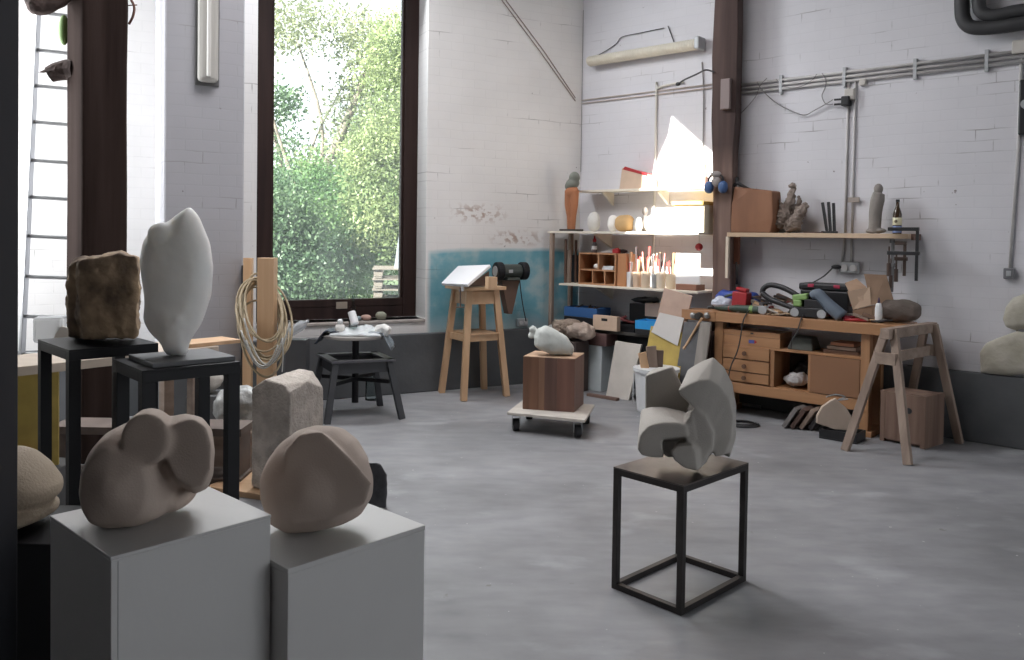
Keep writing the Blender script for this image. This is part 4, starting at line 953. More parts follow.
# caged lamp on the pier
u0, zb_ = WW(195.5, 84, .80); u1, _ = WW(220, 84, .80)
t = thing('tube_lamp', 'unlit tube lamp in a dusty clear cover mounted upright on the painted pier', 'lamp', M_=FW @ Matrix.Translation(((u0+u1)/2, -.76, zb_)))
b = B(FW); um = (u0+u1)/2; wd = (u1-u0); L1 = 1.25
b.bx(um-wd/2, um+wd/2, -.765, -.752, zb_, zb_+L1); b.out('backplate', mat('lamp rim grey', (.12,.12,.12), .5), t, bevel=.02)
b = B(FW)
for k in range(1):
    pts = []
b.bx(um-wd*.42, um+wd*.42, -.84, -.766, zb_+.02, zb_+L1-.02); o = b.out('cover', mat('dusty lamp cover', (.46,.45,.42), .3, var=.06, stretch=(1,1,.1)), t, bevel=.03)
b = B(FW); b.cyl((um, -.846, zb_+.06), (um, -.846, zb_+L1-.06), .016, n=10); b.out('tube', mat('frosted tube', (.62,.61,.58), .4), o)
# timbers and coiled rope hose leaning on the pier
pA = G(263, 430, 0); 
t = thing('timber_beam', 'square pine beam standing upright inside the coil beside the pier', 'beam', loc=(D(266,300,6.0).x, 6.0, 0))
b = B(); x0, x1 = D(257,300,6.0).x, D(273.5,300,6.0).x; zt3 = D(265,258,6.0).z; b.box(((x0+x1)/2, 6.05, zt3/2), (x1-x0, .10, zt3)); b.out('shaft', M_pine, t, bevel=.003)
b = B(); b.box(((x0+x1)/2+.0, 6.05, .02), (.2,.16,.04)); b.out('foot_block', M_old, t)
b = B(); x0b, x1b = D(244.5,270,6.28).x, D(250.5,270,6.28).x; ztb = D(247,258,6.28).z; b.box(((x0b+x1b)/2, 6.30, ztb/2), (x1b-x0b+.02, .05, ztb)); o = b.out('timber_lath', M_pine, origin=((x0b+x1b)/2, 6.3, 0), bevel=.002); setp(o, 'thin pine lath standing upright behind the coil beside the pier', 'lath')
b = B(); b.box(((x0b+x1b)/2-.045, 6.36, ztb/2-.03), (.045,.03,ztb-.06)); o = b.out('dark_lath', mat('black stained lath', (.03,.028,.03), .7), origin=((x0b+x1b)/2-.045, 6.36, 0)); setp(o, 'dark thin lath behind the pine lath beside the pier', 'lath')
t = thing('hose_coil', 'beige hose coiled in many loops hanging round the pine beam', 'hose', loc=(D(266,320,5.95).x, 5.95, .5))
M_hose = mat('beige hose', (.27,.21,.13), .5, col2=(.38,.31,.20), vscale=10)
rg = random.Random(4)
for k in range(12):
    cxp = 264.5 + rg.uniform(-6, 4); ry = rg.uniform(30, 44); rx = rg.uniform(17, 26); cyp = 313 + rg.uniform(-5, 9) + (10 if k > 5 else 0); ry = ry + (6 if k > 6 else 0); lean = rg.uniform(-.1, .1)
    pts = []
    for j in range(33):
        a = 2*pi*j/32; X = cxp + rx*sin(a) - 3*cos(a); Y_ = cyp - ry*cos(a)*.95 + ry*.2*sin(a)*.4
        pts.append(D(X, Y_, 6.045 + .11*cos(a) + (.035 if cos(a) > 0 else -.035)*abs(cos(a))**.5 - .006*k*(1 if cos(a) < 0 else -1)))
    b = B(); b.tube(pts, .0085, 6); b.out('loop', M_hose, t, smooth=True)
# white cord loops lower
M_cord = mat('white cord', (.52,.52,.50), .6)
t2 = thing('rope_loops', 'thin whitish cord hanging in loose loops below the hose coil', 'cord', loc=(D(262,350,5.78).x, 5.78, .4))
for k, (a0, a1, d_) in enumerate((((244,318),(290,322),50),((241,330),(283,338),38),((246,340),(278,345),26))):
    pts = [D(a0[0]+(a1[0]-a0[0])*s, a0[1]+(a1[1]-a0[1])*s + d_*4*s*(1-s)*.9, 5.80-.01*k) for s in np.linspace(0,1,22)]
    b = B(); b.tube(pts, .006, 6); b.out('loop', M_cord, t2, smooth=True)
b = B(); b.tube([D(282,338,5.79), D(283,352,5.79), D(282.5,365,5.8), D(282,372,5.8)], .005, 6, smooth_pts=4); b.out('tail', M_cord, t2, smooth=True)
t = thing('plastic_funnel', 'clear plastic bottle lying on its side by the hose coil', 'bottle', loc=(D(298,322,6.1).x, 6.1, .7))
b = B(); p, q = D(290,333,6.3), D(305,323,6.3); ax = (q-p).normalized(); b.lathe(p, [(0,0),(.028,0),(.032,.02),(.038,.09),(.034,.12),(.012,.15),(.012,.17),(0,.17)], 16, axis=ax); b.out('bottle_body', film('cloudy plastic', (.6,.63,.66), .6), t, smooth=True)
b = B(); bx_ = D(297,338,6.32); b.box((bx_.x, 6.34, bx_.z/2+.0), (.16,.12,bx_.z-.02)); o = b.out('grey_ledge_block', M_dk, origin=(bx_.x,6.34,0), bevel=.004); setp(o, 'dark grey block on the floor under the plastic bottle beside the coil', 'block')
# clear water bottles behind the dark stool
t = thing('water_bottle', 'clear plastic bottle on the floor under the turntable stool', 'bottle', loc=(*G(371,400)[:2],0)); p = ROOTM[t.name].translation; b = B(); b.lathe(p, [(0,0),(.05,0),(.052,.02),(.050,.2),(.03,.27),(.014,.30),(.014,.33),(0,.33)], 18); b.out('bottle_body', M_cglass, t, smooth=True); b = B(); b.lathe(p, [(0,.33),(.016,.33),(.016,.35),(0,.35)], 12); b.out('cap', M_whitep, t)

# ================================================================== CORNER: grinder, rack and what is on it
u, z = RW(512, 270, .6)
gp = D(511, 271, 8.0)
t = thing('bench_grinder', 'black twin-wheel bench grinder on a wall bracket in front of the blue paint', 'grinder', loc=(gp.x, gp.y, gp.z-.09))
ax = Vector((cos(A1), sin(A1), 0))
b = B(); b.cyl(gp-ax*.098, gp+ax*.098, .066, n=20); b.box((gp.x,gp.y,gp.z-.075), (.14,.12,.03), rot=(0,0,A1)); b.out('motor', mat('dark green grey metal', (.05,.06,.055), .45, .3), t, bevel=.006)
for s in (-1, 1):
    c = gp+ax*s*.135; b = B(); b.cyl(c-ax*.035, c+ax*.035, .088, n=24); g_ = b.out('wheel_guard', M_black, t, bevel=.01)
    b = B(); b.cyl(c+ax*s*.036, c+ax*s*.043, .05, n=20); b.out('wheel', mat('grindstone', (.28,.28,.28), .9), g_)
b = B(); b.box((gp.x+.0,gp.y-.08,gp.z+.0), (.04,.03,.03)); b.out('switch', M_galv, t)
b = B(); s0 = Vector((gp.x,gp.y,gp.z-.091)); b.prism([s0-ax*.10, s0+ax*.10, s0+ax*.02+Vector((0,0,-.33)), s0-ax*.02+Vector((0,0,-.33))], Vector((-ax.y,ax.x,0))*.10); 
b.out('bracket', mat('brown bracket board', (.12,.07,.05), .7), t)
gw = fr_pt(FW, (FW.inverted()@gp).x, .03, gp.z-.17); b = B(); b.bar(s0+Vector((0,0,-.05)), gw, .06, .06); b.out('wall_arm', mat('brown bracket board', (.12,.07,.05)), t)
b = B(); P = [D(519,273,7.95), D(522,290,8.0), D(525,308,8.2), D(530,322,8.3)]; u1_, z1_ = WW(526, 322, .03); 
ep = fr_pt(FW, WW(526,321,.09)[0], .09, WW(526,321,.09)[1]); P = [gp+Vector((.08,0,-.03)), D(521,292,8.05), D(523,306,8.15), ep]
b.tube(P, .006, 6, smooth_pts=6); b.out('flex', M_cable, t, smooth=True)
t = thing('wall_socket', 'grey double socket on the blue painted wall beneath the grinder', 'socket', M_=FW @ Matrix.Translation((WW(525,323,.09)[0], -.0, WW(525,323,.09)[1])))
b = B(FW); u, z = WW(525, 323, .09); b.bx(u-.06, u+.06, -.085, -.071, max(z-.05,.568), z+.04) if False else b.bx(u-.06, u+.06, -.05, 0, z-.04, z+.04); b.out('box', M_galv, t, bevel=.008)
b = B(FW); b.cyl((u-.025,-.05,z),(u-.025,-.062,z),.02,n=14); b.cyl((u+.03,-.05,z),(u+.03,-.062,z),.02,n=14); b.out('face', M_conduit, t)

ZT, ZM, ZL = 1.99, 1.565, 1.035
NR = .42
u_end = ra - .015
# wall shelf on top
t = thing('wall_shelf', 'narrow top wall shelf of pale board above the shelving rack', 'shelf', M_=FR @ Matrix.Translation((.85,-.1,ZT)))
us, _ = RW(578, 189, .22)
b = B(FR); b.bx(us, u_end, -.22, -.028, ZT-.022, ZT); b.out('board', M_shelfw, t, bevel=.002)
def bracket(u, z, L_=.2, H_=.12, parent=None):
    b = B(FR); b.prism([(u-.012, -.003, z), (u-.012, -L_, z), (u-.012, -L_, z-.012), (u-.012, -.003, z-H_)], (.024,0,0)); return b.out('bracket', M_shelfw, parent)
for px in (600, 655): bracket(RW(px+8, 190, .1)[0], ZT-.023, .19, .13, t)
# rack: two uprights at the end, shelves
uL = RW(548.5, 300, NR)[0]
t = thing('shelving_rack', 'wooden shelving rack with white boards filling the corner', 'shelf', M_=FR @ Matrix.Translation((.7,-.2,0)))
ul2 = max(uL, -.347/.938*NR+.01)
b = B(FR); b.bx(uL+.0, uL+.04, -NR-.0, -NR+.04, 0, ZM-.02); b.out('upright', M_old, t, bevel=.002)
b = B(FR); b.bx(uL+.045, uL+.085, -.16, -.12, 0, ZM-.02); b.out('upright', M_old, t, bevel=.002)
b = B(FR); b.prism([(uL-.02, -NR-.01, ZM-.02), (u_end, -NR-.01, ZM-.02), (u_end, -.028, ZM-.02), (.02, -.028, ZM-.02)], (0,0,.022)); b.out('top_board', M_shelfw, t, bevel=.002)
uq = RW(560, 283, NR-.02)[0]
b = B(FR); b.bx(uq, u_end, -NR+.0, -.028, ZL-.02, ZL); b.out('middle_board', M_shelfw, t, bevel=.002)
ZB = .60
b = B(FR); b.bx(uL+.10, u_end, -NR+.02, -.085, ZB-.03, ZB); b.out('lower_board', mat('dark lower board', (.05,.045,.04), .7), t, bevel=.002)
bracket(RW(606,232,.1)[0], ZM-.023, .30, .14, t); bracket(RW(607,285,.1)[0], ZL-.023, .30, .14, t)
def sit(px0, px1, ptop, off, z0): # u0,u1,height top
    u0 = RW(px0, ptop, off)[0]; u1, zt_ = RW(px1, ptop, off); return u0, u1, zt_
def std(name, px, off, z0, ptop, prof, m, label, cat, group=None, n=20, parent=None):
    """lathe thing standing on a shelf; prof in units of its height"""
    u, zt_ = RW(px, ptop, off); h = zt_-z0; t = thing(name, label, cat, M_=FR @ Matrix.Translation((u,-off,z0)), group=group)
    return t, u, h
# torso figure on the rack's top board
u, zt_ = RW(574, 172, .30); h = zt_-ZM
t = thing('torso_figure', 'terracotta standing figure with grey-green shoulders at the corner end of the rack', 'figurine', M_=FR @ Matrix.Translation((u,-.33,ZM)))
b = B(FR); b.box((u,-.33,ZM+.010+.003), (.20,.14,.02)); b.out('plinth', mat('dark slate plinth', (.05,.045,.04), .6), t)
b = B(FR)
for s in (-1,1): b.tube([(u+s*.022,-.33,ZM+.02), (u+s*.024,-.33,ZM+.15), (u+s*.034,-.335,ZM+.27), (u+s*.033,-.33,ZM+h*.68)], [.024,.030,.042,.048], 12, smooth_pts=4)
b.blob((u,-.33,ZM+h*.66), (.078,.055,.075)); b.out('body', M_terr, t, remesh=.006, rsmooth=3)
b = B(FR); b.blob((u+.005,-.33,ZM+h*.80), (.082,.06,.06), rot=(0,radians(-20),0)); b.blob((u+.03,-.33,ZM+h*.90), (.06,.05,.06)); b.blob((u-.03,-.33,ZM+h*.76), (.05,.05,.05)); b.out('shoulders', mat('grey green patina', (.19,.20,.17), .8, var=.2), t, remesh=.006, rsmooth=3)
# white & ochre pieces along the top board
def lumpR(name, px, ptop, pw, off, z0, m, label, cat, group=None, e=2.3, amp=.006, seed=0, dep=None):
    u0, u1, zt_ = sit(px-pw/2, px+pw/2, ptop, off, z0); h = zt_-z0; b = B(FR); c = ((u0+u1)/2, -off, z0+h/2); b.blob(c, ((u1-u0)/2, dep or (u1-u0)*.4, h/2), e=e); b.rough(amp, 16, seed)
    w_ = FR @ Vector((c[0], c[1], z0)); o = b.out(name, m, origin=w_, smooth=True); lo = min(v.co.z for v in o.data.vertices); o.location.z = z0-lo; return setp(o, label, cat, group)
lumpR('white_stone', 594, 212, 11, .20, ZM, M_plas, 'tall white plaster lump on the rack beside the terracotta figure', 'sculpture', 'plaster pieces on the rack', seed=1)
lumpR('white_stone', 613, 215, 9, .20, ZM, M_alab, 'small rounded whitish lump on the rack before the ochre bowl', 'sculpture', 'plaster pieces on the rack', seed=2)
lumpR('ochre_stone', 625, 215, 17, .24, ZM, mat('ochre clay', (.55,.36,.17), .8, var=.1), 'ochre rounded clay form on the rack top board', 'sculpture', seed=3, e=2.5)
lumpR('white_stone', 638, 217, 9, .22, ZM, mat('grey white clay', (.5,.5,.49), .8), 'grey-white lump right after the ochre clay form', 'sculpture', 'plaster pieces on the rack', seed=5)
u, zt_ = RW(644, 207, .12); t = thing('standing_head', 'small pale grey standing figure behind the white ball on the rack', 'figurine', M_=FR @ Matrix.Translation((u,-.10,ZM)))
b = B(FR); h = zt_-ZM; b.blob((u,-.10,ZM+h*.35), (.04,.035,h*.36)); b.blob((u,-.10,ZM+h*.84), (.03,.03,h*.17)); b.out('body', mat('grey clay', (.33,.30,.28), .8), t, remesh=.005, rsmooth=2)
lumpR('white_ball', 652, 215, 14, .26, ZM, M_plas, 'white round plaster ball on the rack', 'sculpture', 'plaster pieces on the rack', seed=6, e=2)
lumpR('white_bust', 668, 209, 13, .22, ZM, M_plas, 'upright white bust on the rack, at the edge of the sunlit patch', 'sculpture', 'plaster pieces on the rack', seed=7)
u0, u1, zt_ = sit(676, 706, 205, .30, ZM); b = B(FR); b.bx(u0, u1, -.33, -.14, ZM+.001, zt_); o = b.out('storage_box', mat('ivory card box', (.72,.66,.50), .7), origin=FR @ Matrix.Translation(((u0+u1)/2,-.25,ZM)), bevel=.004); setp(o, 'ivory storage box on the rack in full sun beside the oak post', 'box')
b = B(FR); b.bx(u0-.02, u1, -.35, -.12, zt_+.001, zt_+.035); o = b.out('yellow_lid_box', mat('ochre yellow card', (.62,.42,.12), .7), origin=FR @ Matrix.Translation(((u0+u1)/2,-.25,zt_)), bevel=.003); setp(o, 'flat ochre yellow box lying on the ivory storage box', 'box')
# on the wall shelf
u0, u1, zt_ = sit(622, 633, 168, .15, ZT); t = thing('gift_box', 'tan cardboard box with red tape on the narrow top shelf', 'box', M_=FR @ Matrix.Translation(((u0+u1)/2,-.12,ZT)))
u1 = RW(652, 170, .15)[0]; zt2_ = RW(650, 175, .15)[1]
b = B(FR); b.hull([(u0,-.19,ZT+.001),(u1,-.19,ZT+.001),(u1,-.04,ZT+.001),(u0,-.04,ZT+.001),(u0+.02,-.18,zt_),(u0+.06,-.18,zt_+.01),(u1-.02,-.18,zt2_),(u0+.02,-.05,zt_),(u1-.02,-.05,zt2_)]); b.out('carton', M_cardl, t, bevel=.003)
b = B(FR); b.hull([(u0+.03,-.184,zt_-.012),(u0+.07,-.186,zt_-.005),(u1-.03,-.186,zt2_-.01),(u1-.03,-.188,zt2_+.008),(u0+.06,-.188,zt_+.016),(u0+.03,-.05,zt_+.006),(u1-.03,-.05,zt2_+.008)]); b.out('red_tape', M_red, t)
u0, u1, zt_ = sit(692, 706, 176, .15, ZT); t = thing('hat_shape', 'reddish brown wooden shoe-shaped form at the post end of the narrow top shelf', 'ornament', M_=FR @ Matrix.Translation(((u0+u1)/2,-.12,ZT)))
b = B(FR); b.hull([(u0,-.16,ZT+.001),(u1,-.17,ZT+.001),(u1,-.06,ZT+.001),(u0,-.08,ZT+.001),(u0+.05,-.13,ZT+.07),(u1-.01,-.14,zt_),(u1-.01,-.08,zt_),(u0+.02,-.12,ZT+.05)]); b.out('body', mat('reddish wood', (.25,.12,.09), .6), t, bevel=.01)
b = B(FR); b.bar((u1-.02,-.11,zt_-.01), (u1-.03,-.11,zt_+.12), .014,.014); b.out('handle', mat('reddish wood',(0,0,0)), t)
# pigeonhole organiser
u0, u1, zt_ = sit(580, 617, 253.5, .36, ZL); z0 = ZL+.001; u2 = RW(629, 256, .12)[0]
t = thing('pigeonhole_box', 'wooden pigeonhole box with two rows of compartments on the middle board', 'organizer', M_=FR @ Matrix.Translation(((u0+u1)/2,-.25,ZL)))
M_ph = wood('orange brown ply', (.40,.20,.10), (.50,.27,.14), .5)
th = .014; y0_, y1_ = -.38, -.16; zm_ = z0+(zt_-z0)*.46
b = B(FR); b.bx(u0,u0+th,y0_,y1_,z0,zt_); b.bx(u1-th,u1,y0_,y1_,z0,zt_); b.bx(u0+th,u1-th,y0_,y1_,zt_-th,zt_); b.bx(u0+th,u1-th,y0_,y1_,z0,z0+th); b.bx(u0+th,u1-th,y1_-.01,y1_,z0+th,zt_-th); b.out('case', M_ph, t)
b = B(FR); b.bx(u0+th,u1-th,y0_+.004,y1_-.01,zm_-th/2,zm_+th/2); b.out('shelf_divider', M_ph, t)
for k, f in enumerate((.53,)): uu = u0+(u1-u0)*f; b = B(FR); b.bx(uu-th/2,uu+th/2,y0_+.004,y1_-.01,zm_+th/2,zt_-th); b.out('divider', M_ph, t)
for k, f in enumerate((.38,.71)): uu = u0+(u1-u0)*f; b = B(FR); b.bx(uu-th/2,uu+th/2,y0_+.004,y1_-.01,z0+th,zm_-th/2); b.out('divider', M_ph, t)
zph = zt_
b = B(FR); b.blob((u0+(u1-u0)*.42,-.33,zm_+th/2+.028), (.035,.03,.028)); o = b.out('white_ball_of_string', M_plas, origin=FR @ Vector((u0+(u1-u0)*.42,-.33,zm_+th/2)), smooth=True); setp(o, 'whitish ball in the upper compartment of the pigeonhole box', 'ball')
b = B(FR); 
for k in range(3): b.box((u0+(u1-u0)*.77,-.32,zm_+th/2+.008+.012*k), (.13-.01*k,.10,.011), rot=(0,0,.1*k))
o = b.out('paper_stack', M_whitep, origin=FR @ Vector((u0+(u1-u0)*.77,-.32,zm_+th/2))); setp(o, 'stack of white papers in an upper pigeonhole', 'paper')
# on the organiser
u, zz = RW(593.5, 235, .30); t = thing('spray_bottle', 'small clear bottle with red cap on the pigeonhole box', 'bottle', M_=FR @ Matrix.Translation((u,-.28,zph))); hh = zz-zph
b = B(FR); b.lathe((u,-.28,zph+.001), [(0,0),(.026,0),(.028,hh*.1),(.028,hh*.45),(.016,hh*.58),(.012,hh*.6),(0,hh*.6)], 16); b.out('bottle_body', mat('brown grey glass', (.14,.13,.14), .2), t, smooth=True)
b = B(FR); b.lathe((u,-.28,zph+hh*.6+.001), [(0,0),(.018,0),(.018,hh*.16),(.008,hh*.22),(.006,hh*.4),(0,hh*.4)], 14); b.out('cap', M_red, t, smooth=True)
b = B(FR); b.lathe((u,-.28,zph+hh*.18), [(.0285,0),(.0287,.001),(.0287,hh*.2),(.0285,hh*.2+.001)], 16); 
b.out('label_band', M_whitep, t)
u, zz = RW(607, 250, .30); b = B(FR)
for k in range(4): b.bar((u-.07+.01*k,-.30+.03*k,zph+.010+.009*k), (u+.07,-.27+.02*k,zph+.012+.008*k), .02, .008)
o = b.out('wood_strips', M_plas, origin=FR @ Vector((u,-.28,zph))); setp(o, 'pale strips lying on the pigeonhole box', 'strips')
u, zz = RW(615.5, 250, .30); b = B(FR); b.box((u,-.28,zph+.022), (.07,.05,.04)); b.box((u,-.28,zph+.045),(.03,.04,.015)); o = b.out('red_box', M_red, origin=FR @ Vector((u,-.28,zph)), bevel=.004); setp(o, 'small red box lying on the pigeonhole box', 'box')
u, zz = RW(622, 251, .26); b = B(FR); b.blob((u,-.24,zph+.022), (.05,.03,.02)); o = b.out('dark_brush', M_blackp, origin=FR @ Vector((u,-.24,zph)), smooth=True); setp(o, 'dark brush head at the end of the pigeonhole box', 'brush')
u2a, u2b = RW(617, 270, .33)[0], RW(628, 270, .33)[0]
b = B(FR); b.bx(u1+.006, u2b, -.36, -.16, z0, zph-.002); o = b.out('ply_block', wood('orange ply', (.45,.20,.09), (.55,.27,.12), .5), origin=FR @ Vector(((u1+u2b)/2,-.26,ZL)), bevel=.002); setp(o, 'orange-brown plywood block against the side of the pigeonhole box', 'block')
# long tools in the rack corner
for k, (px, py, w_, m, lab) in enumerate(((566,239,.022,mat('brown handle',(.12,.07,.05),.6),'brown wooden handle leaning in the rack corner'), (568.5,250,.07,M_old,'pale wooden board leaning in the rack corner'), (576,240,.02,mat('brown handle',(0,0,0)),'second dark handle leaning next to the pale board'), (575,255,.10,mat('black case',(.03,.03,.035),.5),'black flat case standing in the rack corner'))):
    off = .34-.06*k; u, zz = RW(px, py, off); b = B(FR); b.bx(u-w_/2, u+w_/2, -off-.012, -off+.012, ZL+.001, zz); o = b.out(['chisel','leaning_board','chisel','flat_case'][k], m, origin=FR @ Vector((u,-off,ZL)), bevel=.004); setp(o, lab, ['handle','board','handle','case'][k])
# jars full of brushes and tools
rj = random.Random(9)
jarspec = [(629,9,272,'white square tub of tools on the middle board beside the plywood block', M_whitep), (637,8,272,'tan jar of tools next to the white tub', M_cardl), (646,9,272,'beige jar of brushes in the middle of the row', mat('beige clay',(.62,.50,.38),.7)), (654.5,6,274,'grey tin of brushes before the conduit', M_galv), (661,9,272,'ivory pot of tools at the bright end of the row', mat('ivory pot',(.66,.58,.48),.7)), (671,10,274,'cream jar of brushes lit by the sun', mat('cream pot',(.70,.58,.42),.7))]
tcols = [mat('tool red',(.5,.08,.07),.5), mat('tool wood',(.42,.24,.13),.6), mat('tool dark',(.06,.05,.05),.5), mat('tool pink',(.6,.22,.2),.5), M_whitep, mat('tool pale wood',(.6,.42,.28),.6)]
for k, (px, pw, pt_, lab, m) in enumerate(jarspec):
    off = .30; u0, u1, zt_ = sit(px-pw/2, px+pw/2, pt_, off, ZL); r_ = (u1-u0)/2*.95; u = (u0+u1)/2; h = zt_-ZL
    t = thing('tool_jar', lab, 'jar', M_=FR @ Matrix.Translation((u,-off,ZL)), group='jars of tools on the middle board')
    b = B(FR)
    if k == 0: b.box((u,-off,ZL+h/2+.001), (2*r_,2*r_,h), top=1.05)
    else: b.lathe((u,-off,ZL+.001), [(0,0),(r_*.85,0),(r_,h),(r_*.9,h),(r_*.8,h*.3),(0,h*.3)], 18)
    b.out('pot', m, t, smooth=False)
    for j in range(7):
        a = rj.uniform(0, 2*pi); rr = r_*.45; hh = rj.uniform(.10,.22)*(1.15 if k in (1,2) else .9); p0 = (u+rr*cos(a)*.5, -off+rr*sin(a)*.5, ZL+h*.4); p1 = (u+rr*cos(a)*1.7, -off+rr*sin(a)*1.5, ZL+h+hh)
        b = B(FR); b.tube([p0, ((p0[0]+p1[0])/2,(p0[1]+p1[1])/2,(p0[2]+p1[2])/2), p1], [.005,.006,rj.choice([.008,.012,.015])], 6); b.out('tool', rj.choice(tcols), t)
# white board standing in the sun, dark box below
u0, u1, zt_ = sit(674, 709, 254, .30, ZL); u1 = min(u1, u_end-.05); b = B(FR); b.bx(u0+.02, u1, -.30, -.285, ZL+.055, zt_); o = b.out('white_board', M_whitep, origin=FR @ Vector(((u0+u1)/2,-.29,ZL+.05)), bevel=.002); setp(o, 'white panel standing in the sun on the middle board beside the oak post', 'panel')
b = B(FR); b.bx(u0+.06, u1, -.36, -.20, ZL+.001, ZL+.054); o = b.out('brown_box', mat('brown flat box', (.25,.12,.08), .7), origin=FR @ Vector(((u0+u1)/2,-.28,ZL)), bevel=.003); setp(o, 'flat brown box carrying the white panel on the middle board', 'box')
u, zz = RW(699, 247, .2); b = B(FR); b.blob((u,-.20,zz), .035); o = b.out('red_ball', M_red, origin=FR @ Vector((u,-.20,zz)), smooth=True); setp(o, 'small red ball hanging under the rack top board by the post', 'ball')
b = B(FR); b.cyl((u,-.20,zz+.03),(u,-.20,ZM-.021),.003,n=6); o2 = b.out('string', M_cord, o) 
# crates and boxes below the middle board
def cbox(name, px0, px1, ptop, off, z0, dep, m, label, cat, parts=None, lidless=True, group=None, pbot=None):
    u0, u1, zt_ = sit(px0, px1, ptop, off, z0); t = thing(name, label, cat, M_=FR @ Matrix.Translation(((u0+u1)/2,-off+dep/2,z0)), group=group); b = B(FR); th = .012; z0 += .001
    b.bx(u0,u1,-off,-off+th,z0,zt_); b.bx(u0,u1,-off+dep-th,-off+dep,z0,zt_); b.bx(u0,u0+th,-off+th,-off+dep-th,z0,zt_); b.bx(u1-th,u1,-off+th,-off+dep-th,z0,zt_); b.bx(u0+th,u1-th,-off+th,-off+dep-th,z0,z0+th)
    b.out('shell', m, t, bevel=.002); return t, u0, u1, zt_
ZC = .72
t, u0, u1, zt_ = cbox('plastic_crate', 598, 634, 325, .38, ZB, .26, M_black, 'large black plastic crate of tools under the middle board', 'crate')
b = B(FR); b.bx(u0-.01,u1+.01,-.41,-.11,zt_-.03,zt_+.001) if False else b.bx(u0-.008,u1+.008,-.390,-.3805,zt_-.03,zt_); b.out('rim', M_black, t)
ublk = (u0,u1,zt_)
t, u0, u1, zt_ = cbox('plastic_crate', 564, 597, 309, .36, ZB+.10, .24, M_blue1, 'dull blue open crate at the corner end of the rack', 'crate')
b = B(FR); b.bx(u0,u1,-.36,-.12,ZB+.001,ZB+.098); o = b.out('dark_box', M_blackp, origin=FR @ Vector(((u0+u1)/2,-.24,ZB)), bevel=.003); setp(o, 'dark box under the dull blue crate', 'box')
for k in range(8):
    b = B(FR); a = rj.uniform(0,pi); cx_ = u0+.06+(u1-u0-.12)*rj.random(); b.bar((cx_-.06*cos(a), -.24-.04*sin(a), zt_-.03+.02*rj.random()), (cx_+.06*cos(a), -.24+.04*sin(a), zt_+.02*rj.random()), .012, .012); o = b.out('iron_tool', mat('rusty iron',(0,0,0)), origin=FR @ Vector((cx_,-.24,zt_-.02))); setp(o, 'rusty iron tool heaped in the dull blue crate', 'tool', 'iron tools in the dull blue crate')
t, u0, u1, zt_ = cbox('cardboard_tray', 593, 617, 317, .46, ZB+.004, .06, M_cardl, 'light cardboard tray with a hand slot in front of the black crate', 'box')
b = B(FR); b.bx((u0+u1)/2-.04,(u0+u1)/2+.03,-.4612,-.4600,zt_-.05,zt_-.025); b.out('hand_slot', M_blackp, t)
t, u0, u1, zt_ = cbox('plastic_crate', 635, 657, 322, .44, ZB+.05, .20, M_blue2, 'bright sky-blue crate in front of the black crates', 'crate')
b = B(FR); b.bx(u0,u1+.02,-.44,-.24,ZB+.001,ZB+.049); 
o = b.out('black_case', M_blackp, origin=FR @ Vector(((u0+u1)/2,-.34,ZB)), bevel=.004); setp(o, 'black case under the bright sky-blue crate', 'case')
t, u0, u1, zt_ = cbox('carton', 645, 660, 304, .232, ZB+.155, .13, M_cardl, 'small pinkish carton above the sky-blue crate', 'box')
b = B(FR); b.bx(u0+.01,u1,-.225,-.15,ZB+.001,ZB+.154); o = b.out('black_box', M_blackp, origin=FR @ Vector(((u0+u1)/2,-.22,ZB)), bevel=.004); setp(o, 'black box under the small pinkish carton', 'box')
# tools heaped in the black crate
u0, u1, zt_ = ublk
for k in range(9):
    a = rj.uniform(-.5,.9); c = (u0+.08+(u1-u0-.16)*(k+.5)/9, -.30+.03*rj.uniform(-1,1), zt_+.005+.04*rj.random()); L_ = rj.uniform(.06,.11)
    b = B(FR); b.tube([(c[0]-L_*cos(a), c[1], c[2]-L_*sin(a)*.7), c, (c[0]+L_*cos(a), c[1]+.03, c[2]+L_*sin(a)*.7)], [.010,.016,.012], 7); o = b.out('hand_tool', rj.choice([M_blackp, M_blackp, mat('steel grey tool',(.2,.2,.21),.4,.6), mat('dark maroon',(.15,.03,.03),.5)]), origin=FR @ Vector(c), smooth=True); setp(o, 'dark hand tool heaped in the large black crate', 'tool', 'hand tools in the black crate')
b = B(FR); ua_, ub_ = RW(632,300,.10)[0], RW(658,300,.10)[0]; b.bx(ua_,ub_,-.145,-.03,ZB+.001,ZB+.259); o = b.out('black_case', M_blackp, origin=FR @ Vector(((ua_+ub_)/2,-.09,ZB)), bevel=.004); setp(o, 'tall black case against the wall behind the small pinkish carton', 'case')
lumpR('cable_heap', 645, 299, 28, .10, ZB+.26, M_blackp, 'dark bag of cables behind the pinkish carton', 'bag', seed=12, amp=.02, dep=.05)
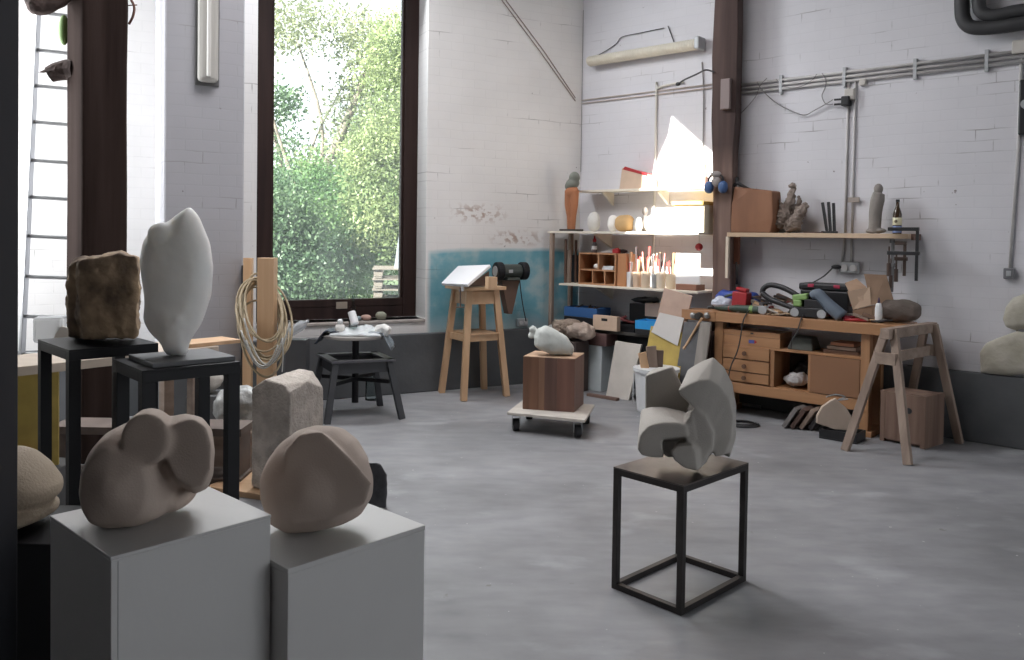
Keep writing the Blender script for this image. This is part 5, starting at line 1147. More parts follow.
# styrofoam block, panel, maroon box on the floor
u0, u1, zt_ = sit(578, 604, 346, .42, 0); b = B(FR); b.bx(u0,u1,-.46,-.24,0,zt_); o = b.out('styrofoam_block', mat('bluish styrofoam', (.60,.66,.68), .8, var=.05), origin=FR @ Vector(((u0+u1)/2,-.35,0)), bevel=.006); setp(o, 'bluish white foam block on the floor under the rack', 'block')
b = B(FR); b.bx(u0+.08,u1+.06,-.47,-.27,zt_+.001,zt_+.12); o = b.out('maroon_box', mat('dusty maroon box', (.13,.07,.065), .7, var=.1), origin=FR @ Vector(((u0+u1)/2,-.37,zt_)), bevel=.01); setp(o, 'dusty maroon box on top of the bluish white foam block', 'box')
b = B(FR); A_ = [RW(606,386,.60), RW(634,388,.60)]; uA, uB = A_[0][0], RW(630,388,.60)[0]; zt_ = RW(610,340,.48)[1]
b.hull([(uA,-.60,0.0),(uB,-.62,0.0),(uA+.03,-.50,zt_),(uB+.05,-.50,zt_-.01),(uA,-.575,0.0),(uB,-.595,0.0),(uA+.03,-.475,zt_),(uB+.05,-.475,zt_-.01)]); o = b.out('pale_board', mat('stained pale panel', (.56,.52,.47), .7, var=.1, vscale=5), origin=FR @ Vector(((uA+uB)/2,-.6,0)), bevel=.002); setp(o, 'stained pale panel leaning under the rack beside the foam block', 'panel')
b = B(FR); b.box(((uA+uB)/2-.1,-.70,.012), (.34,.05,.024)); o = b.out('floor_batten', mat('rust brown batten', (.16,.10,.08), .8), origin=FR @ Vector(((uA+uB)/2-.1,-.70,0))); setp(o, 'brown batten on the floor before the pale panel', 'batten')
# crumpled paper sacks above the dolly (on the maroon box)
def heap(fn, name, m, label, cat, c, n1=22, n2=16, th=.006):
    b = B(); b.grid(fn, n1, n2); o = b.out(name, m, origin=c, smooth=True, solid=th); return setp(o, label, cat)
c0 = D(575, 322, 7.15)
M_sack = mat('kraft paper sack', (.24,.18,.14), .85, col2=(.36,.29,.23), vscale=8, bump=.5)
ub, zb2 = RW(570,345,.62)
b = B(FR); us0, us1 = RW(553,340,.70)[0], RW(586,340,.62)[0]; b.bx(us0+.02, us1-.05, -.72, -.50, 0, RW(570,341,.66)[1]); o = b.out('dark_chest', mat('dark brown chest', (.07,.05,.045), .7), origin=FR @ Vector(((us0+us1)/2,-.6,0)), bevel=.006); setp(o, 'low dark chest on the floor behind the wooden block of the dolly', 'chest')
zc_ = RW(570,341,.66)[1]
for k, (px, py, w_, h_, m, lab) in enumerate(((568,318,.17,.10,M_sack,'crumpled brown paper sack standing on the dark chest'), (580,331,.15,.075,mat('pinkish paper',(.45,.36,.30),.85,var=.15),'crumpled pinkish paper sack on the dark chest behind the plaster form'), (556,330,.13,.06,M_plas,'dusty white cloth on the dark chest beside the paper sack'))):
    u, zz = RW(px, py, .60); b = B(FR); b.blob((u,-.61,zc_+h_), (w_,.10,h_), e=2.6, sub=4); b.rough(.035, 9, k*3.1); o = b.out('paper_sack' if k < 2 else 'dusty_cloth', m, origin=FR @ Vector((u,-.61,zc_)), smooth=False); lo = min(v.co.z for v in o.data.vertices); o.location.z = zc_-lo; setp(o, lab, 'sack' if k < 2 else 'cloth')
# white bin with offcuts
cb = G(655,411,0); cb.y += .0; t = thing('waste_bin', 'white plastic bin full of offcuts behind the steel stand', 'bin', loc=(cb.x, cb.y, 0)); ht = 1.5-(365-236)*cb.y/820; rr = (D(679,365,cb.y).x-D(634,365,cb.y).x)/2; bcx = (D(679,365,cb.y).x+D(634,365,cb.y).x)/2; cb.x = bcx
b = B(); b.lathe((cb.x,cb.y,0), [(0,.0),(rr*.80,0),(rr*.83,.01),(rr*.96,ht-.03),(rr*.93,ht-.03),(rr*.78,.03),(0,.03)], 28); b.out('bucket', M_whitep, t, smooth=False)
b = B(); b.lathe((cb.x,cb.y,0), [(rr*.95,ht-.03),(rr*1.02,ht-.03),(rr*1.03,ht),(rr*.93,ht)], 28); b.out('rim', M_whitep, t)
b = B(); b.tube([(cb.x-rr,cb.y,ht-.05),(cb.x-rr-.02,cb.y-.10,.15),(cb.x-rr-.015,cb.y-.12,.09)], .004, 6, smooth_pts=4); b.out('bail_handle', M_galv, t)
for k, (px0,px1,pt_,dy,m,lab) in enumerate(((636,644,352,-.02,M_pine,'pine offcut sticking out of the white bin'), (646,656,346,.02,M_old,'greyish board offcut sticking out of the white bin'),(655,664,350,.05,mat('dark offcut',(.13,.09,.07),.7),'dark wood offcut sticking out of the white bin'))):
    x0, x1, z1 = D(px0,pt_,cb.y+dy).x, D(px1,pt_,cb.y+dy).x, D(px0,pt_,cb.y+dy).z; b = B(); b.box(((x0+x1)/2*.6+cb.x*.4, cb.y+dy, (z1+.12)/2), (x1-x0,.03,z1-.12), rot=(0,radians((px0-652)*.8),0)); o = b.out('wood_offcut', m, origin=(cb.x,cb.y,.03), bevel=.002); setp(o, lab, 'offcut')
# leaning boards (pinkish + white + yellow) resting on the middle shelf edge
def lean(name, pts, base, th, m, label, cat):
    """outline in the picture turned into a board leaning on the middle shelf: distance from the wall grows towards the floor"""
    P = []
    for px, py in pts:
        o_ = base
        for _ in range(6):
            u, z = RW(px, py, o_); o_ = base + (1.03-z)*.17
        P.append(FR @ Vector((u, -o_, z)))
    n = FR.col[1].to_3d(); b = B(); b.prism(P, n*th); o = b.out(name, m, origin=(P[0]+P[1])/2, bevel=.002); return setp(o, label, cat)
lean('pinkish_board', [(636,404),(668,409),(692,296),(664,288)], .475, .014, mat('pinkish panel', (.48,.34,.27), .7, var=.08), 'pinkish wooden board leaning behind the white sheet', 'board')
lean('yellow_board', [(638,392),(677,396),(685.5,333),(651,326)], .50, .010, M_yellow, 'yellow board leaning behind the white bin', 'board')
lean('white_sheet', [(651,332),(677.5,346),(684,318),(659.5,312.5)], .515, .005, mat('off white card', (.62,.59,.56), .7, var=.03), 'off-white card sheet leaning between the yellow board and the pinkish board', 'sheet')
# ================================================================== WORKBENCH AND THE WALL ABOVE IT
pf = FR.inverted() @ G(863, 436.5); NB = -pf.y            # distance of the bench front from the wall
uL1, uL2 = RW(714.5, 340, NB)[0], RW(720.5, 340, NB)[0]; uR1, uR2 = RW(859.5, 400, NB)[0], RW(866, 400, NB)[0]
NT = NB + .04
zBt = (RW(760, 315.2, NT)[1] + RW(860, 322.8, NT)[1])/2; zBb = zBt - .085
uT0, uT1 = RW(726, 313, NT)[0], RW(886, 325, NT)[0]+.10
t = thing('workbench', 'beech carpenter workbench with drawers and cupboard under a cluttered top', 'workbench', M_=FR @ Matrix.Translation(((uL1+uR2)/2, -.4, 0)))
b = B(FR); b.bx(uT0-.1, uT1, -NT, -.09, zBb, zBt); b.out('benchtop', M_beech, t, bevel=.004)
for (a, c) in ((uL1, uL2), (uR1, uR2)):
    for (f0, f1) in ((-NB, -NB+.07), (-.22, -.15)):
        b = B(FR); b.bx(a, c+.02, f0, f1, 0.0, zBb); b.out('leg', M_beechV, t, bevel=.003)
b = B(FR); b.bx(uR1-.03, uR2+.05, -NB-.012, -.15, 0, .045); b.out('foot', M_beech, t, bevel=.003); b = B(FR); b.bx(uL1-.03, uL2+.05, -NB-.012, -.15, 0, .045); b.out('foot', M_beech, t, bevel=.003)
zr1 = RW(725, 380.5, NB)[1]; zr0 = RW(725, 391, NB)[1]
b = B(FR); b.bx(uL1-.0, uR2+.02, -NB-.006, -NB+.04, zr0, zr1-.004); b.out('bottom_rail', M_beech, t, bevel=.003)
# cupboard carcass: floor, mid shelf, dividers, back
zm1 = RW(800, 351, NB)[1]; 
i0, i1 = uL2+.021, uR1-.001
b = B(FR); b.bx(i0, i1, -NB+.045, -.16, zr1-.025, zr1); b.out('carcass_floor', M_beech, t)
b = B(FR); b.bx(i0, i1, -NB+.01, -.16, zm1-.02, zm1); b.out('carcass_top', M_beech, t, bevel=.001)
b = B(FR); b.bx(i0, i1, -.16, -.15, zr1, zm1-.02); b.out('back', mat('dark inside back', (.05,.03,.02), .8), t)
ud1 = RW(769.5, 365, NB)[0]; ud2 = RW(773.5, 365, NB)[0]; ud3 = RW(810, 365, NB)[0]
b = B(FR); b.bx(ud1, ud2, -NB+.012, -.16, zr1, zm1-.021); b.out('divider', M_beechV, t)
b = B(FR); b.bx(ud3-.02, ud3, -NB+.012, -.16, zr1, zm1-.021); b.out('divider', M_beechV, t)
# drawers
zs = [RW(745, y_, NB)[1] for y_ in (346.5, 359.8, 372.4, 385.5)]
zs[3] = max(zs[3], zr1+.004)
for k in range(3):
    b = B(FR); b.bx(i0+.004, ud1-.004, -NB-.002, -NB+.018, zs[k+1]+.006, zs[k]-.003); dr_ = b.out('drawer', M_beech, t, bevel=.002)
    b = B(FR); b.bx(i0+.012, ud1-.012, -NB+.019, -.20, zs[k+1]+.012, zs[k]-.012); b.out('drawer_box', M_beech, dr_)
    b = B(FR); um = (i0+ud1)/2; zc = (zs[k]+zs[k+1])/2; b.lathe((um, -NB-.003, zc), [(.008,0),(.008,.015),(.019,.022),(.019,.032),(0,.034)], 14, axis=(0,-1,0)); b.out('knob', mat('dark brown knob', (.12,.06,.035), .5), dr_)
# door
b = B(FR); b.bx(ud3+.003, i1-.003, -NB-.002, -NB+.018, zr1+.004, zm1-.024); b.out('door', mat('brown hardboard door', (.27,.135,.07), .6, var=.06, vscale=3), t, bevel=.002)
# front vise
uv0 = RW(681.5, 310, NT)[0]
b = B(FR); b.bx(uv0, uT0+.0-.1-.002, -NT-.0, -.30, zBb-.005, zBt-.0); v_ = b.out('end_vise', M_beech, t, bevel=.004)
b = B(FR)
for px in (693, 707): u, z = RW(px, 315.5, NT+.01); b.lathe((u, -NT-.0, z), [(.026,0),(.026,.02),(.012,.022),(.012,.035),(0,.036)], 16, axis=(0,-1,0))
b.out('guide_rods', M_chrome, v_)
b = B(FR); u, z = RW(700, 316, NT+.01); b.lathe((u, -NT, z), [(.03,0),(.034,.02),(.028,.06),(0,.062)], 16, axis=(0,-1,0)); b.out('screw_head', mat('iron vise screw', (.06,.055,.05), .5, .6), v_)
b = B(FR); p0 = RW(702, 318, NT+.05); p1 = RW(684.5, 348, NT+.05); b.cyl((p0[0],-NT-.05,p0[1]),(p1[0],-NT-.05,p1[1]),.011,n=10); b.blob((p1[0],-NT-.05,p1[1]), .017, sub=2); b.out('vise_bar', M_pine, v_)
# things leaning under the vise end
def wallboard(name, px0, px1, ptop, pbot, off0, off1, th, m, label, cat, skew=0):
    u0, zt_ = RW(px0, ptop, off1); u1, _ = RW(px1, ptop, off1); 
    b = B(FR); sk = skew; b.hull([(u0+sk,-off0,0),(u1+sk,-off0,0),(u0,-off1,zt_),(u1,-off1,zt_),(u0+sk,-off0+th,0),(u1+sk,-off0+th,0),(u0,-off1+th,zt_),(u1,-off1+th,zt_)])
    o = b.out(name, m, origin=FR @ Vector(((u0+u1)/2,-off0,0)), bevel=.003); return setp(o, label, cat)
M_greyb = wood('weathered grey board', (.20,.18,.16), (.32,.29,.26), .8)
wallboard('grey_board', 684, 704, 322, 390, .66, .56, .02, mat('slate grey sheet', (.115,.115,.12), .6, var=.15), 'slate-grey sheet leaning under the vise of the workbench', 'sheet', -.06)
wallboard('weathered_board', 700, 711, 322, 390, .70, .60, .022, M_greyb, 'narrow weathered grey board leaning under the vise of the workbench', 'board', -.05)
u0, z_ = RW(712, 325, .5); b = B(FR); b.hull([(u0-.16,-.52,0),(u0-.10,-.52,0),(u0-.03,-.50,.70),(u0+.02,-.50,.70),(u0-.16,-.50,0),(u0-.10,-.50,0),(u0-.03,-.48,.70),(u0+.02,-.48,.70)]); o = b.out('dark_board', mat('dark red brown board', (.06,.035,.03), .6), origin=FR @ Vector((u0-.12,-.51,0))); setp(o, 'dark red-brown board leaning beside the workbench leg', 'board')
# wooden case on the cupboard
u0, u1 = RW(722.5, 336, NB-.01)[0], RW(780, 342, NB-.01)[0]; zt_ = RW(722, 328.5, NB-.01)[1]; z0 = zm1+.001; zt_ = min(zt_, zBb-.02)
t = thing('wooden_case', 'flat light wooden case with red and blue badge on the workbench cupboard', 'case', M_=FR @ Matrix.Translation(((u0+u1)/2,-.4,z0)))
b = B(FR); b.bx(u0,u1,-NB+.01,-.24,z0,z0+(zt_-z0)*.62); b.out('tray', M_beech, t, bevel=.002)
b = B(FR); b.bx(u0,u1,-NB+.01,-.24,z0+(zt_-z0)*.64,zt_); b.out('lid', M_beech, t, bevel=.002)
um = (u0+u1)/2+.02; zc = z0+(zt_-z0)*.28
b = B(FR); b.bx(um-.035,um+.015,-NB+.0085,-NB+.0099,zc-.014,zc+.014); b.out('badge', mat('badge blue', (.08,.10,.35), .5), t)
b = B(FR); b.hull([(um+.016,-NB+.0085,zc-.016),(um+.016,-NB+.0085,zc+.016),(um+.04,-NB+.0085,zc),(um+.016,-NB+.0099,zc-.016),(um+.016,-NB+.0099,zc+.016),(um+.04,-NB+.0099,zc)]); b.out('badge_tip', M_red, t)
b = B(FR); b.bx(um-.02,um+.005,-NB+.006,-NB+.0099,z0+(zt_-z0)*.80,z0+(zt_-z0)*.9); b.out('catch', M_blackp, t)
# things on the cupboard shelf to the right
u0, u1 = RW(786, 345, NB-.03)[0], RW(812, 345, NB-.03)[0]; b = B(FR); b.hull([(u0,-NB+.04,zm1+.001),(u1,-NB+.04,zm1+.001),(u1,-.25,zm1+.001),(u0,-.25,zm1+.001),(u0+.03,-NB+.08,zm1+.10),(u1-.02,-NB+.08,zm1+.10),(u1-.02,-.3,zm1+.11),(u0+.03,-.3,zm1+.11)]); o = b.out('grey_bag', mat('grey green pouch', (.07,.075,.065), .7, var=.2), origin=FR @ Vector(((u0+u1)/2,-.4,zm1)), bevel=.01); setp(o, 'dark grey-green pouch beside the wooden case', 'bag')
u0, u1 = RW(820, 348, NB-.03)[0], RW(857, 350, NB-.03)[0]
for k, (dz, m, lab) in enumerate(((0.001, mat('brown plank', (.16,.09,.06), .7), 'brown board lying lowest of three on the cupboard shelf'), (.032, M_oldH, 'greyed board lying between two brown ones on the cupboard shelf'), (.063, mat('orange plank', (.34,.15,.08), .7), 'orange-brown board lying topmost of three on the cupboard shelf'))):
    b = B(FR); b.box(((u0+u1)/2+.01*k, -NB+.17, zm1+dz+.013), (u1-u0-.04*k-.02, .20, .026), rot=(0,0,.05*(1-k))); o = b.out('short_board', m, origin=FR @ Vector(((u0+u1)/2,-.4,zm1+dz)), bevel=.002); setp(o, lab, 'board', 'boards on the cupboard shelf')
# bundle in the open compartment
um = (ud2+ud3-.02)/2; b = B(FR); b.blob((um,-.36,zr1+.045), (.095,.12,.045), sub=4); b.blob((um+.05,-.36,zr1+.08), (.04,.06,.045), sub=3); b.rough(.03, 12, 5); o = b.out('rag_bundle', mat('pale rag', (.45,.43,.42), .9, var=.2), origin=FR @ Vector((um,-.36,zr1))); lo = min(v.co.z for v in o.data.vertices); o.location.z = zr1-lo+.001; setp(o, 'pale rag bundle in the open compartment of the workbench', 'cloth')
b = B(FR); b.blob((um+.02,-.22,zr1+.10), (.10,.05,.10), sub=3); b.rough(.02,12,8); o = b.out('dark_bag', M_blackp, origin=FR @ Vector((um,-.22,zr1))); lo = min(v.co.z for v in o.data.vertices); o.location.z = zr1-lo+.001; setp(o, 'dark bag behind the pale rag bundle in the open compartment', 'bag')
zT = zBt + .0008
def PT(px, py, off):  # point over the bench
    u, z = RW(px, py, off); return u, z
def place(o, z0=None):
    bpy_lo = min((o.matrix_world @ v.co).z for v in o.data.vertices) if not o.parent else 0
    z0 = zT if z0 is None else z0
    o.location.z += z0 - bpy_lo; return o
def pz(name, build, m, label, cat, px, off, group=None, smooth=False, z0=None, bevel=0, solid=0):
    b = B(FR); u, z = RW(px, 320, off); build(b, u, -off); o = b.out(name, m, origin=FR @ Vector((u,-off,zT)), smooth=smooth, bevel=bevel, solid=solid); place(o, z0); return setp(o, label, cat, group)
# bags of red / blue / white at the vise end
pz('white_bag', lambda b,u,y: (b.blob((u,y,zT+.06), (.10,.08,.06), sub=4), b.rough(.02,12,1)), mat('white blue bag', (.52,.55,.64), .6, var=.1), 'white plastic bag on the bench end nearest the vise', 'bag', 722, NB-.10)
pz('blue_bag', lambda b,u,y: (b.blob((u-.03,y,zT+.08), (.21,.07,.085), e=2.8, sub=4), b.rough(.02,10,3)), mat('deep blue', (.03,.07,.33), .5), 'deep blue plastic bag behind the red box on the bench', 'bag', 740, NB-.24, smooth=True)
pz('red_box', lambda b,u,y: (b.box((u-.0,y,zT+.085), (.135,.10,.17), rot=(0,.06,0)), b.box((u+.01,y,zT+.19), (.10,.07,.03), rot=(0,.2,0))), M_red, 'red box standing on the bench beside the white plastic bag', 'box', 741, NB-.12, bevel=.008)
# power tools
def grinder(px, off, rz, label, green=True, s=1.0, name='angle_grinder'):
    u, z = RW(px, 320, off); M0 = FR @ Matrix.Translation((u,-off,zT)) @ Matrix.Rotation(rz, 4, 'Z') @ Matrix.Scale(s, 4)
    t = thing(name, label, 'power tool', M_=FR @ Matrix.Translation((u,-off,zT)) @ Matrix.Rotation(rz, 4, 'Z')); 
    b = B(M0); b.cyl((-.14,0,.034),(.06,0,.034),.033,n=16); b.cyl((-.2,0,.034),(-.14,0,.034),.022,.033,n=14); b.out('motor_body', mat('dark green tool plastic', (.035,.06,.045), .5), t, bevel=.004)
    b = B(M0); b.box((.095,0,.040), (.07,.058,.055)); b.cyl((.10,0,.012),(.10,0,.004),.06,n=20) if False else b.cyl((.10,-.03,.038),(.10,-.042,.038),.037,n=20); b.out('gear_head', M_galv, t, bevel=.004)
    b = B(M0); b.cyl((-.02,0,.034),(.01,0,.034),.0345,n=16); b.out('trim_ring', M_green if green else M_red, t)
    return t
grinder(752, NB-.04, .1, 'dark green angle grinder with light green ring lying at the bench front edge')
grinder(731, NB-.05, -.1, 'grey-headed small grinder lying before the red box', green=False, s=.8)
t = thing('belt_sander', 'light green and black sander standing at the bench front edge', 'power tool', M_=FR @ Matrix.Translation((RW(806,320,NB-.05)[0],-(NB-.05),zT)))
u, z = RW(810, 320, NB-.05); y_ = -(NB-.05)
b = B(FR); b.box((u,y_,zT+.045), (.26,.10,.075)); b.box((u+.04,y_,zT+.115),(.16,.07,.07)); b.tube([(u+.14,y_,zT+.09),(u+.14,y_,zT+.17),(u+.02,y_,zT+.19),(u-.04,y_,zT+.14)], .018, 8, smooth_pts=4); b.out('body', M_blackp, t, bevel=.008)
b = B(FR); b.box((u-.075,y_,zT+.165), (.13,.08,.05), rot=(0,-.15,0)); b.box((u-.09,y_-.01,zT+.115),(.07,.085,.055)); b.out('cover', M_green, t, bevel=.012)
b = B(FR); b.cyl((u-.11,y_-.052,zT+.040),(u-.11,y_+.052,zT+.040),.036,n=16); b.cyl((u+.11,y_-.052,zT+.040),(u+.11,y_+.052,zT+.040),.036,n=16); b.out('rollers', M_galv, t)
# vacuum hose handle
t = thing('vacuum_hose', 'black vacuum cleaner handle and hose arching over the bench clutter', 'hose', M_=FR @ Matrix.Translation((RW(780,300,.35)[0],-.35,zT)))
def P3(l, off): return [(*([RW(px,py,off)[0]]), -off, max(zT+.03, RW(px,py,off)[1])) for px,py in l]
b = B(FR); b.tube(P3([(762,293),(764,288),(770,285),(780,286.5),(790,291),(800,297),(812,302)], .40), .022, 10, smooth_pts=5); b.out('handle', M_blackp, t, smooth=True)
b = B(FR); b.tube(P3([(762,293),(770,299),(780,303),(793,308),(803,311)], .42), [.024,.024,.02,.016], 10, smooth_pts=5); b.out('wand', M_blackp, t, smooth=True)
# black tool case with red latches
u0, u1 = RW(800, 285, .30)[0], RW(851, 285, .30)[0]; zt_ = RW(820, 283.5, .30)[1]
t = thing('tool_case', 'black plastic tool case with two red latches at the wall side of the bench', 'case', M_=FR @ Matrix.Translation(((u0+u1)/2,-.22,zT)))
zs_ = zT+.03
b = B(FR); b.bx(u0+.01,u1-.01,-.32,-.11,zT,zt_-.055); b.out('case_base', M_blackp, t, bevel=.012)
b = B(FR); b.bx(u0,u1,-.33,-.10,zt_-.053,zt_); b.out('lid', M_blackp, t, bevel=.012)
for px in (811, 837):
    u, _ = RW(px, 285, .33); b = B(FR); b.bx(u-.025,u+.025,-.338,-.331,zt_-.032,zt_-.004); b.out('latch', mat('pinkish red', (.38,.03,.07), .5), t, bevel=.003)
# grey tube / jeans-like sleeve
t = thing('nozzle_tube', 'grey-blue plastic suction nozzle leaning over the bench front', 'nozzle', M_=FR @ Matrix.Translation((RW(830,310,.48)[0],-.50,zT)))
b = B(FR); b.tube(P3([(812,296),(818,294),(824,300),(832,308),(842,317)], .46), [.035,.045,.045,.052,.055], 12, smooth_pts=4); b.out('tube', M_greytx, t, smooth=True)
# heap of offcuts and papers in the middle
M_offs = [M_oldH, M_pineH, mat('grey scrap', (.22,.20,.19), .8), mat('whitish scrap', (.55,.52,.48), .7), mat('dark scrap', (.07,.06,.06), .6), mat('brown scrap', (.22,.14,.10), .8)]
rs = random.Random(21); nb_ = 0
for k in range(34):
    px = rs.uniform(752, 802) if k < 20 else rs.uniform(838, 884); off = rs.uniform(.22, NB-.05); u = RW(px, 315, off)[0]; lvl = 0 if k%2 else 1
    L_ = rs.uniform(.06,.19); w_ = rs.uniform(.02,.05); h_ = rs.uniform(.012,.03); a = rs.uniform(-.7,.7); tilt = rs.uniform(0,.35); zc = zT + (.012 if not lvl else .04+.10*rs.random()) + h_/2 + abs(sin(tilt))*L_/2
    if k >= 20: L_ *= .8; zc = zT + .01 + h_/2 + abs(sin(tilt))*L_/2
    b = B(FR); b.box((u,-off,zc), (L_,w_,h_), rot=(0,tilt,a)); mi = rs.randrange(6); o = b.out('offcut', M_offs[mi], origin=FR @ Vector((u,-off,zT)), bevel=.002)
    setp(o, 'wood offcut in the loose heap in the middle of the bench top' if k < 20 else 'wood offcut strewn on the bench top below the open carton', 'offcut', 'offcuts heaped in the middle of the bench' if k < 20 else 'offcuts strewn below the carton')
M_tools = [M_blackp, mat('oily iron', (.10,.10,.105), .45, .6), mat('dark handle', (.10,.05,.03), .6), mat('greenish handle', (.05,.07,.05), .5), mat('faded red handle', (.25,.04,.04), .5)]
for k in range(26):
    px = rs.uniform(714, 800) if k < 19 else rs.uniform(826, 850); off = rs.uniform(.16, NB-.06); u = RW(px, 315, off)[0]; a = rs.uniform(-.9,.9); L_ = rs.uniform(.05,.12); z_ = zT + .014 + (.12*rs.random() if k%3 else 0.0); dz_ = .05*rs.random()
    b = B(FR); b.tube([(u-L_*cos(a),-off-L_*.6*sin(a),z_),(u,-off,z_+dz_*.5),(u+L_*.6*cos(a),-off+L_*.4*sin(a),z_+dz_),(u+L_*cos(a),-off+L_*.6*sin(a),z_+dz_)],[.011,.013,.008,.012],7)
    o = b.out('hand_tool', M_tools[rs.randrange(5)], origin=FR @ Vector((u,-off,zT)), smooth=True); setp(o, 'dark hand tool lying in the clutter of the bench top', 'tool', 'hand tools on the bench top')
pz('crumpled_paper', lambda b,u,y: (b.grid(lambda p,q: (u-.11+.22*p, y-.07+.14*q, zT+.012+.028*abs(noise.noise(Vector((p*5,q*4,3))))+.02*p), 14, 10),), mat('kraft wrapping', (.40,.30,.20), .8, var=.1), 'crumpled kraft paper at the bench front between grinder and sander', 'paper', 783, NB-.08, solid=.003)
pz('wire_coil', lambda b,u,y: [b.tube([(u+.05*cos(a)*1.3+.01*k, y+.05*sin(a), zT+.01+.007*k+.004*sin(a*3)) for a in np.linspace(0,2*pi,20)], .004, 5) for k in range(4)], M_cable, 'small coil of black cable among the offcuts on the bench', 'cable', 795, NB-.18)
pz('red_pliers', lambda b,u,y: (b.tube([(u-.08,y,zT+.012),(u,y+.008,zT+.014),(u+.07,y+.02,zT+.012)],[.010,.013,.008],8), b.tube([(u-.08,y-.03,zT+.012),(u,y-.006,zT+.014),(u+.07,y+.01,zT+.012)],[.010,.013,.008],8)), M_red, 'red-handled pliers at the bench front below the carton', 'pliers', 857, NB-.04, smooth=True)
pz('dark_scraper', lambda b,u,y: (b.tube([(u-.07,y,zT+.012),(u,y,zT+.016),(u+.08,y+.02,zT+.03)],[.010,.013,.006],8),), M_blackp, 'black scraper lying beside the white glue bottle', 'scraper', 881, NB-.06, smooth=True)
for k, (px, off) in enumerate(((836,.42),(843,.38),(849,.44))):
    pz('red_tool', lambda b,u,y: (b.box((u,y,zT+.03), (.09,.03,.03), rot=(0,.3-.2*k,.5*k)), b.cyl((u-.04,y,zT+.03),(u-.11,y,zT+.05),.010,n=8)), mat('maroon red', (.32,.02,.04), .5), 'maroon-red hand tool lying before the black tool case', 'tool', px, off, group='red hand tools before the tool case', bevel=.004)
pz('stone_ball', lambda b,u,y: (b.blob((u,y,zT+.022), (.025,.022,.022)),), M_tuff, 'small pale stone ball at the bench front under the grey nozzle', 'stone', 838, NB-.03, smooth=True)
# cartons
M_ci = mat('carton inside', (.50,.36,.26), .85)
t = thing('open_carton', 'open brown carton with raised flap tilted on the bench clutter', 'box', M_=FR @ Matrix.Translation((RW(865,300,.3)[0],-.35,zT)))
u0, zA = RW(848.5, 294, .40); u1, zB_ = RW(871, 288, .40); zbot = zT+.02
b = B(FR); Pq = [RW(848,291,.42), RW(853,310,.42), RW(871,305,.40), RW(869,287,.40)]
fr4 = [(p[0], -.44+.02*i, p[1]) for i, p in enumerate(Pq)]
b.prism(fr4, (0.0,.012,0)); b.out('front_panel', M_ci, t, bevel=.001)
Pr = [RW(871,305,.40), RW(891,303,.30), RW(884,275,.28), RW(863,274,.38)]
b = B(FR); b.prism([(Pr[0][0],-.395,Pr[0][1]), (Pr[1][0],-.25,Pr[1][1]), (Pr[2][0],-.25,Pr[2][1]), (Pr[3][0],-.36,Pr[3][1])], (0.006,.012,0)); b.out('side_flap', M_card, t)
Pl = [RW(845,284,.40), RW(855,280,.36), RW(865,288,.38), RW(849,292,.42)]
b = B(FR); b.prism([(Pl[0][0],-.40,Pl[0][1]), (Pl[1][0],-.33,Pl[1][1]), (Pl[2][0],-.36,Pl[2][1]), (Pl[3][0],-.42,Pl[3][1])], (0,.004,.010)); b.out('top_flap', M_card, t)
b = B(FR); b.hull([(Pq[1][0],-.43,Pq[1][1]-.005),(Pr[0][0],-.385,Pr[0][1]-.005),(Pr[1][0],-.24,Pr[1][1]-.005),(Pq[1][0],-.22,Pq[1][1]-.005),(Pq[1][0],-.40,zT+.001),(Pr[1][0],-.25,zT+.001),(Pq[1][0],-.25,zT+.001),(Pr[0][0],-.37,zT+.001)]); b.out('carton_base', M_card, t)
pz('brown_sack', lambda b,u,y: (b.blob((u,y,zT+.085), (.16,.09,.085), e=2.8, sub=4), b.rough(.012,10,2)), mat('brown grey sack', (.13,.105,.09), .85, var=.15), 'brown-grey sack at the wall end of the bench behind the sawhorse', 'sack', 898, .26)
u, zt_ = RW(879, 298, NB-.08); off = NB-.08
t = thing('glue_bottle', 'white glue bottle with dark nozzle standing near the bench end', 'bottle', M_=FR @ Matrix.Translation((u,-off,zT))); h = zt_-zT
b = B(FR); b.lathe((u,-off,zT), [(0,0),(.026,0),(.028,.01),(.026,h*.6),(.018,h*.78),(.012,h*.8),(0,h*.8)], 18); b.out('bottle_body', M_whitep, t, smooth=True)
b = B(FR); b.lathe((u,-off,zT+h*.8), [(0,0),(.011,0),(.008,h*.1),(.003,h*.22),(0,h*.22)], 12); b.out('nozzle', mat('dark violet plastic',(.06,.03,.09),.5), t, smooth=True)
# cables hanging from the bench and sander
t = thing('power_cable', 'black cable hanging from the green grinder down over the drawers', 'cable', M_=FR @ Matrix.Translation((RW(748,330,NT+.02)[0],-NT,zT)))
def F2(l, off): return [(RW(px,py,off)[0], -off, RW(px,py,off)[1]) for px,py in l]
b = B(FR); b.tube([(RW(749,312,NB)[0],-(NB-.03),zT+.03), (RW(747,314,NT)[0],-(NT-.0),zT+.008)] + F2([(743,322),(740,340),(737,352),(731,366),(728,380),(727,395),(729,410)], NT+.025) + [(RW(731,424,.75)[0], -.76, .006), (RW(738,424,.75)[0], -.72, .006)], .0055, 7, smooth_pts=5); b.out('cable', M_cable, t, smooth=True)
t = thing('power_cable', 'black cable hanging from the sander to the cupboard shelf', 'cable', M_=FR @ Matrix.Translation((RW(800,330,NT+.02)[0],-NT,zT)))
b = B(FR); b.tube([(RW(803,315,NB)[0],-(NB-.02),zT+.03)] + F2([(801,319),(799,326),(796,334),(792,341)], NT+.012) + [(RW(790,345,NB)[0], -NB+.03, zm1+.008)], .0055, 7, smooth_pts=5); b.out('cable', M_cable, t, smooth=True)
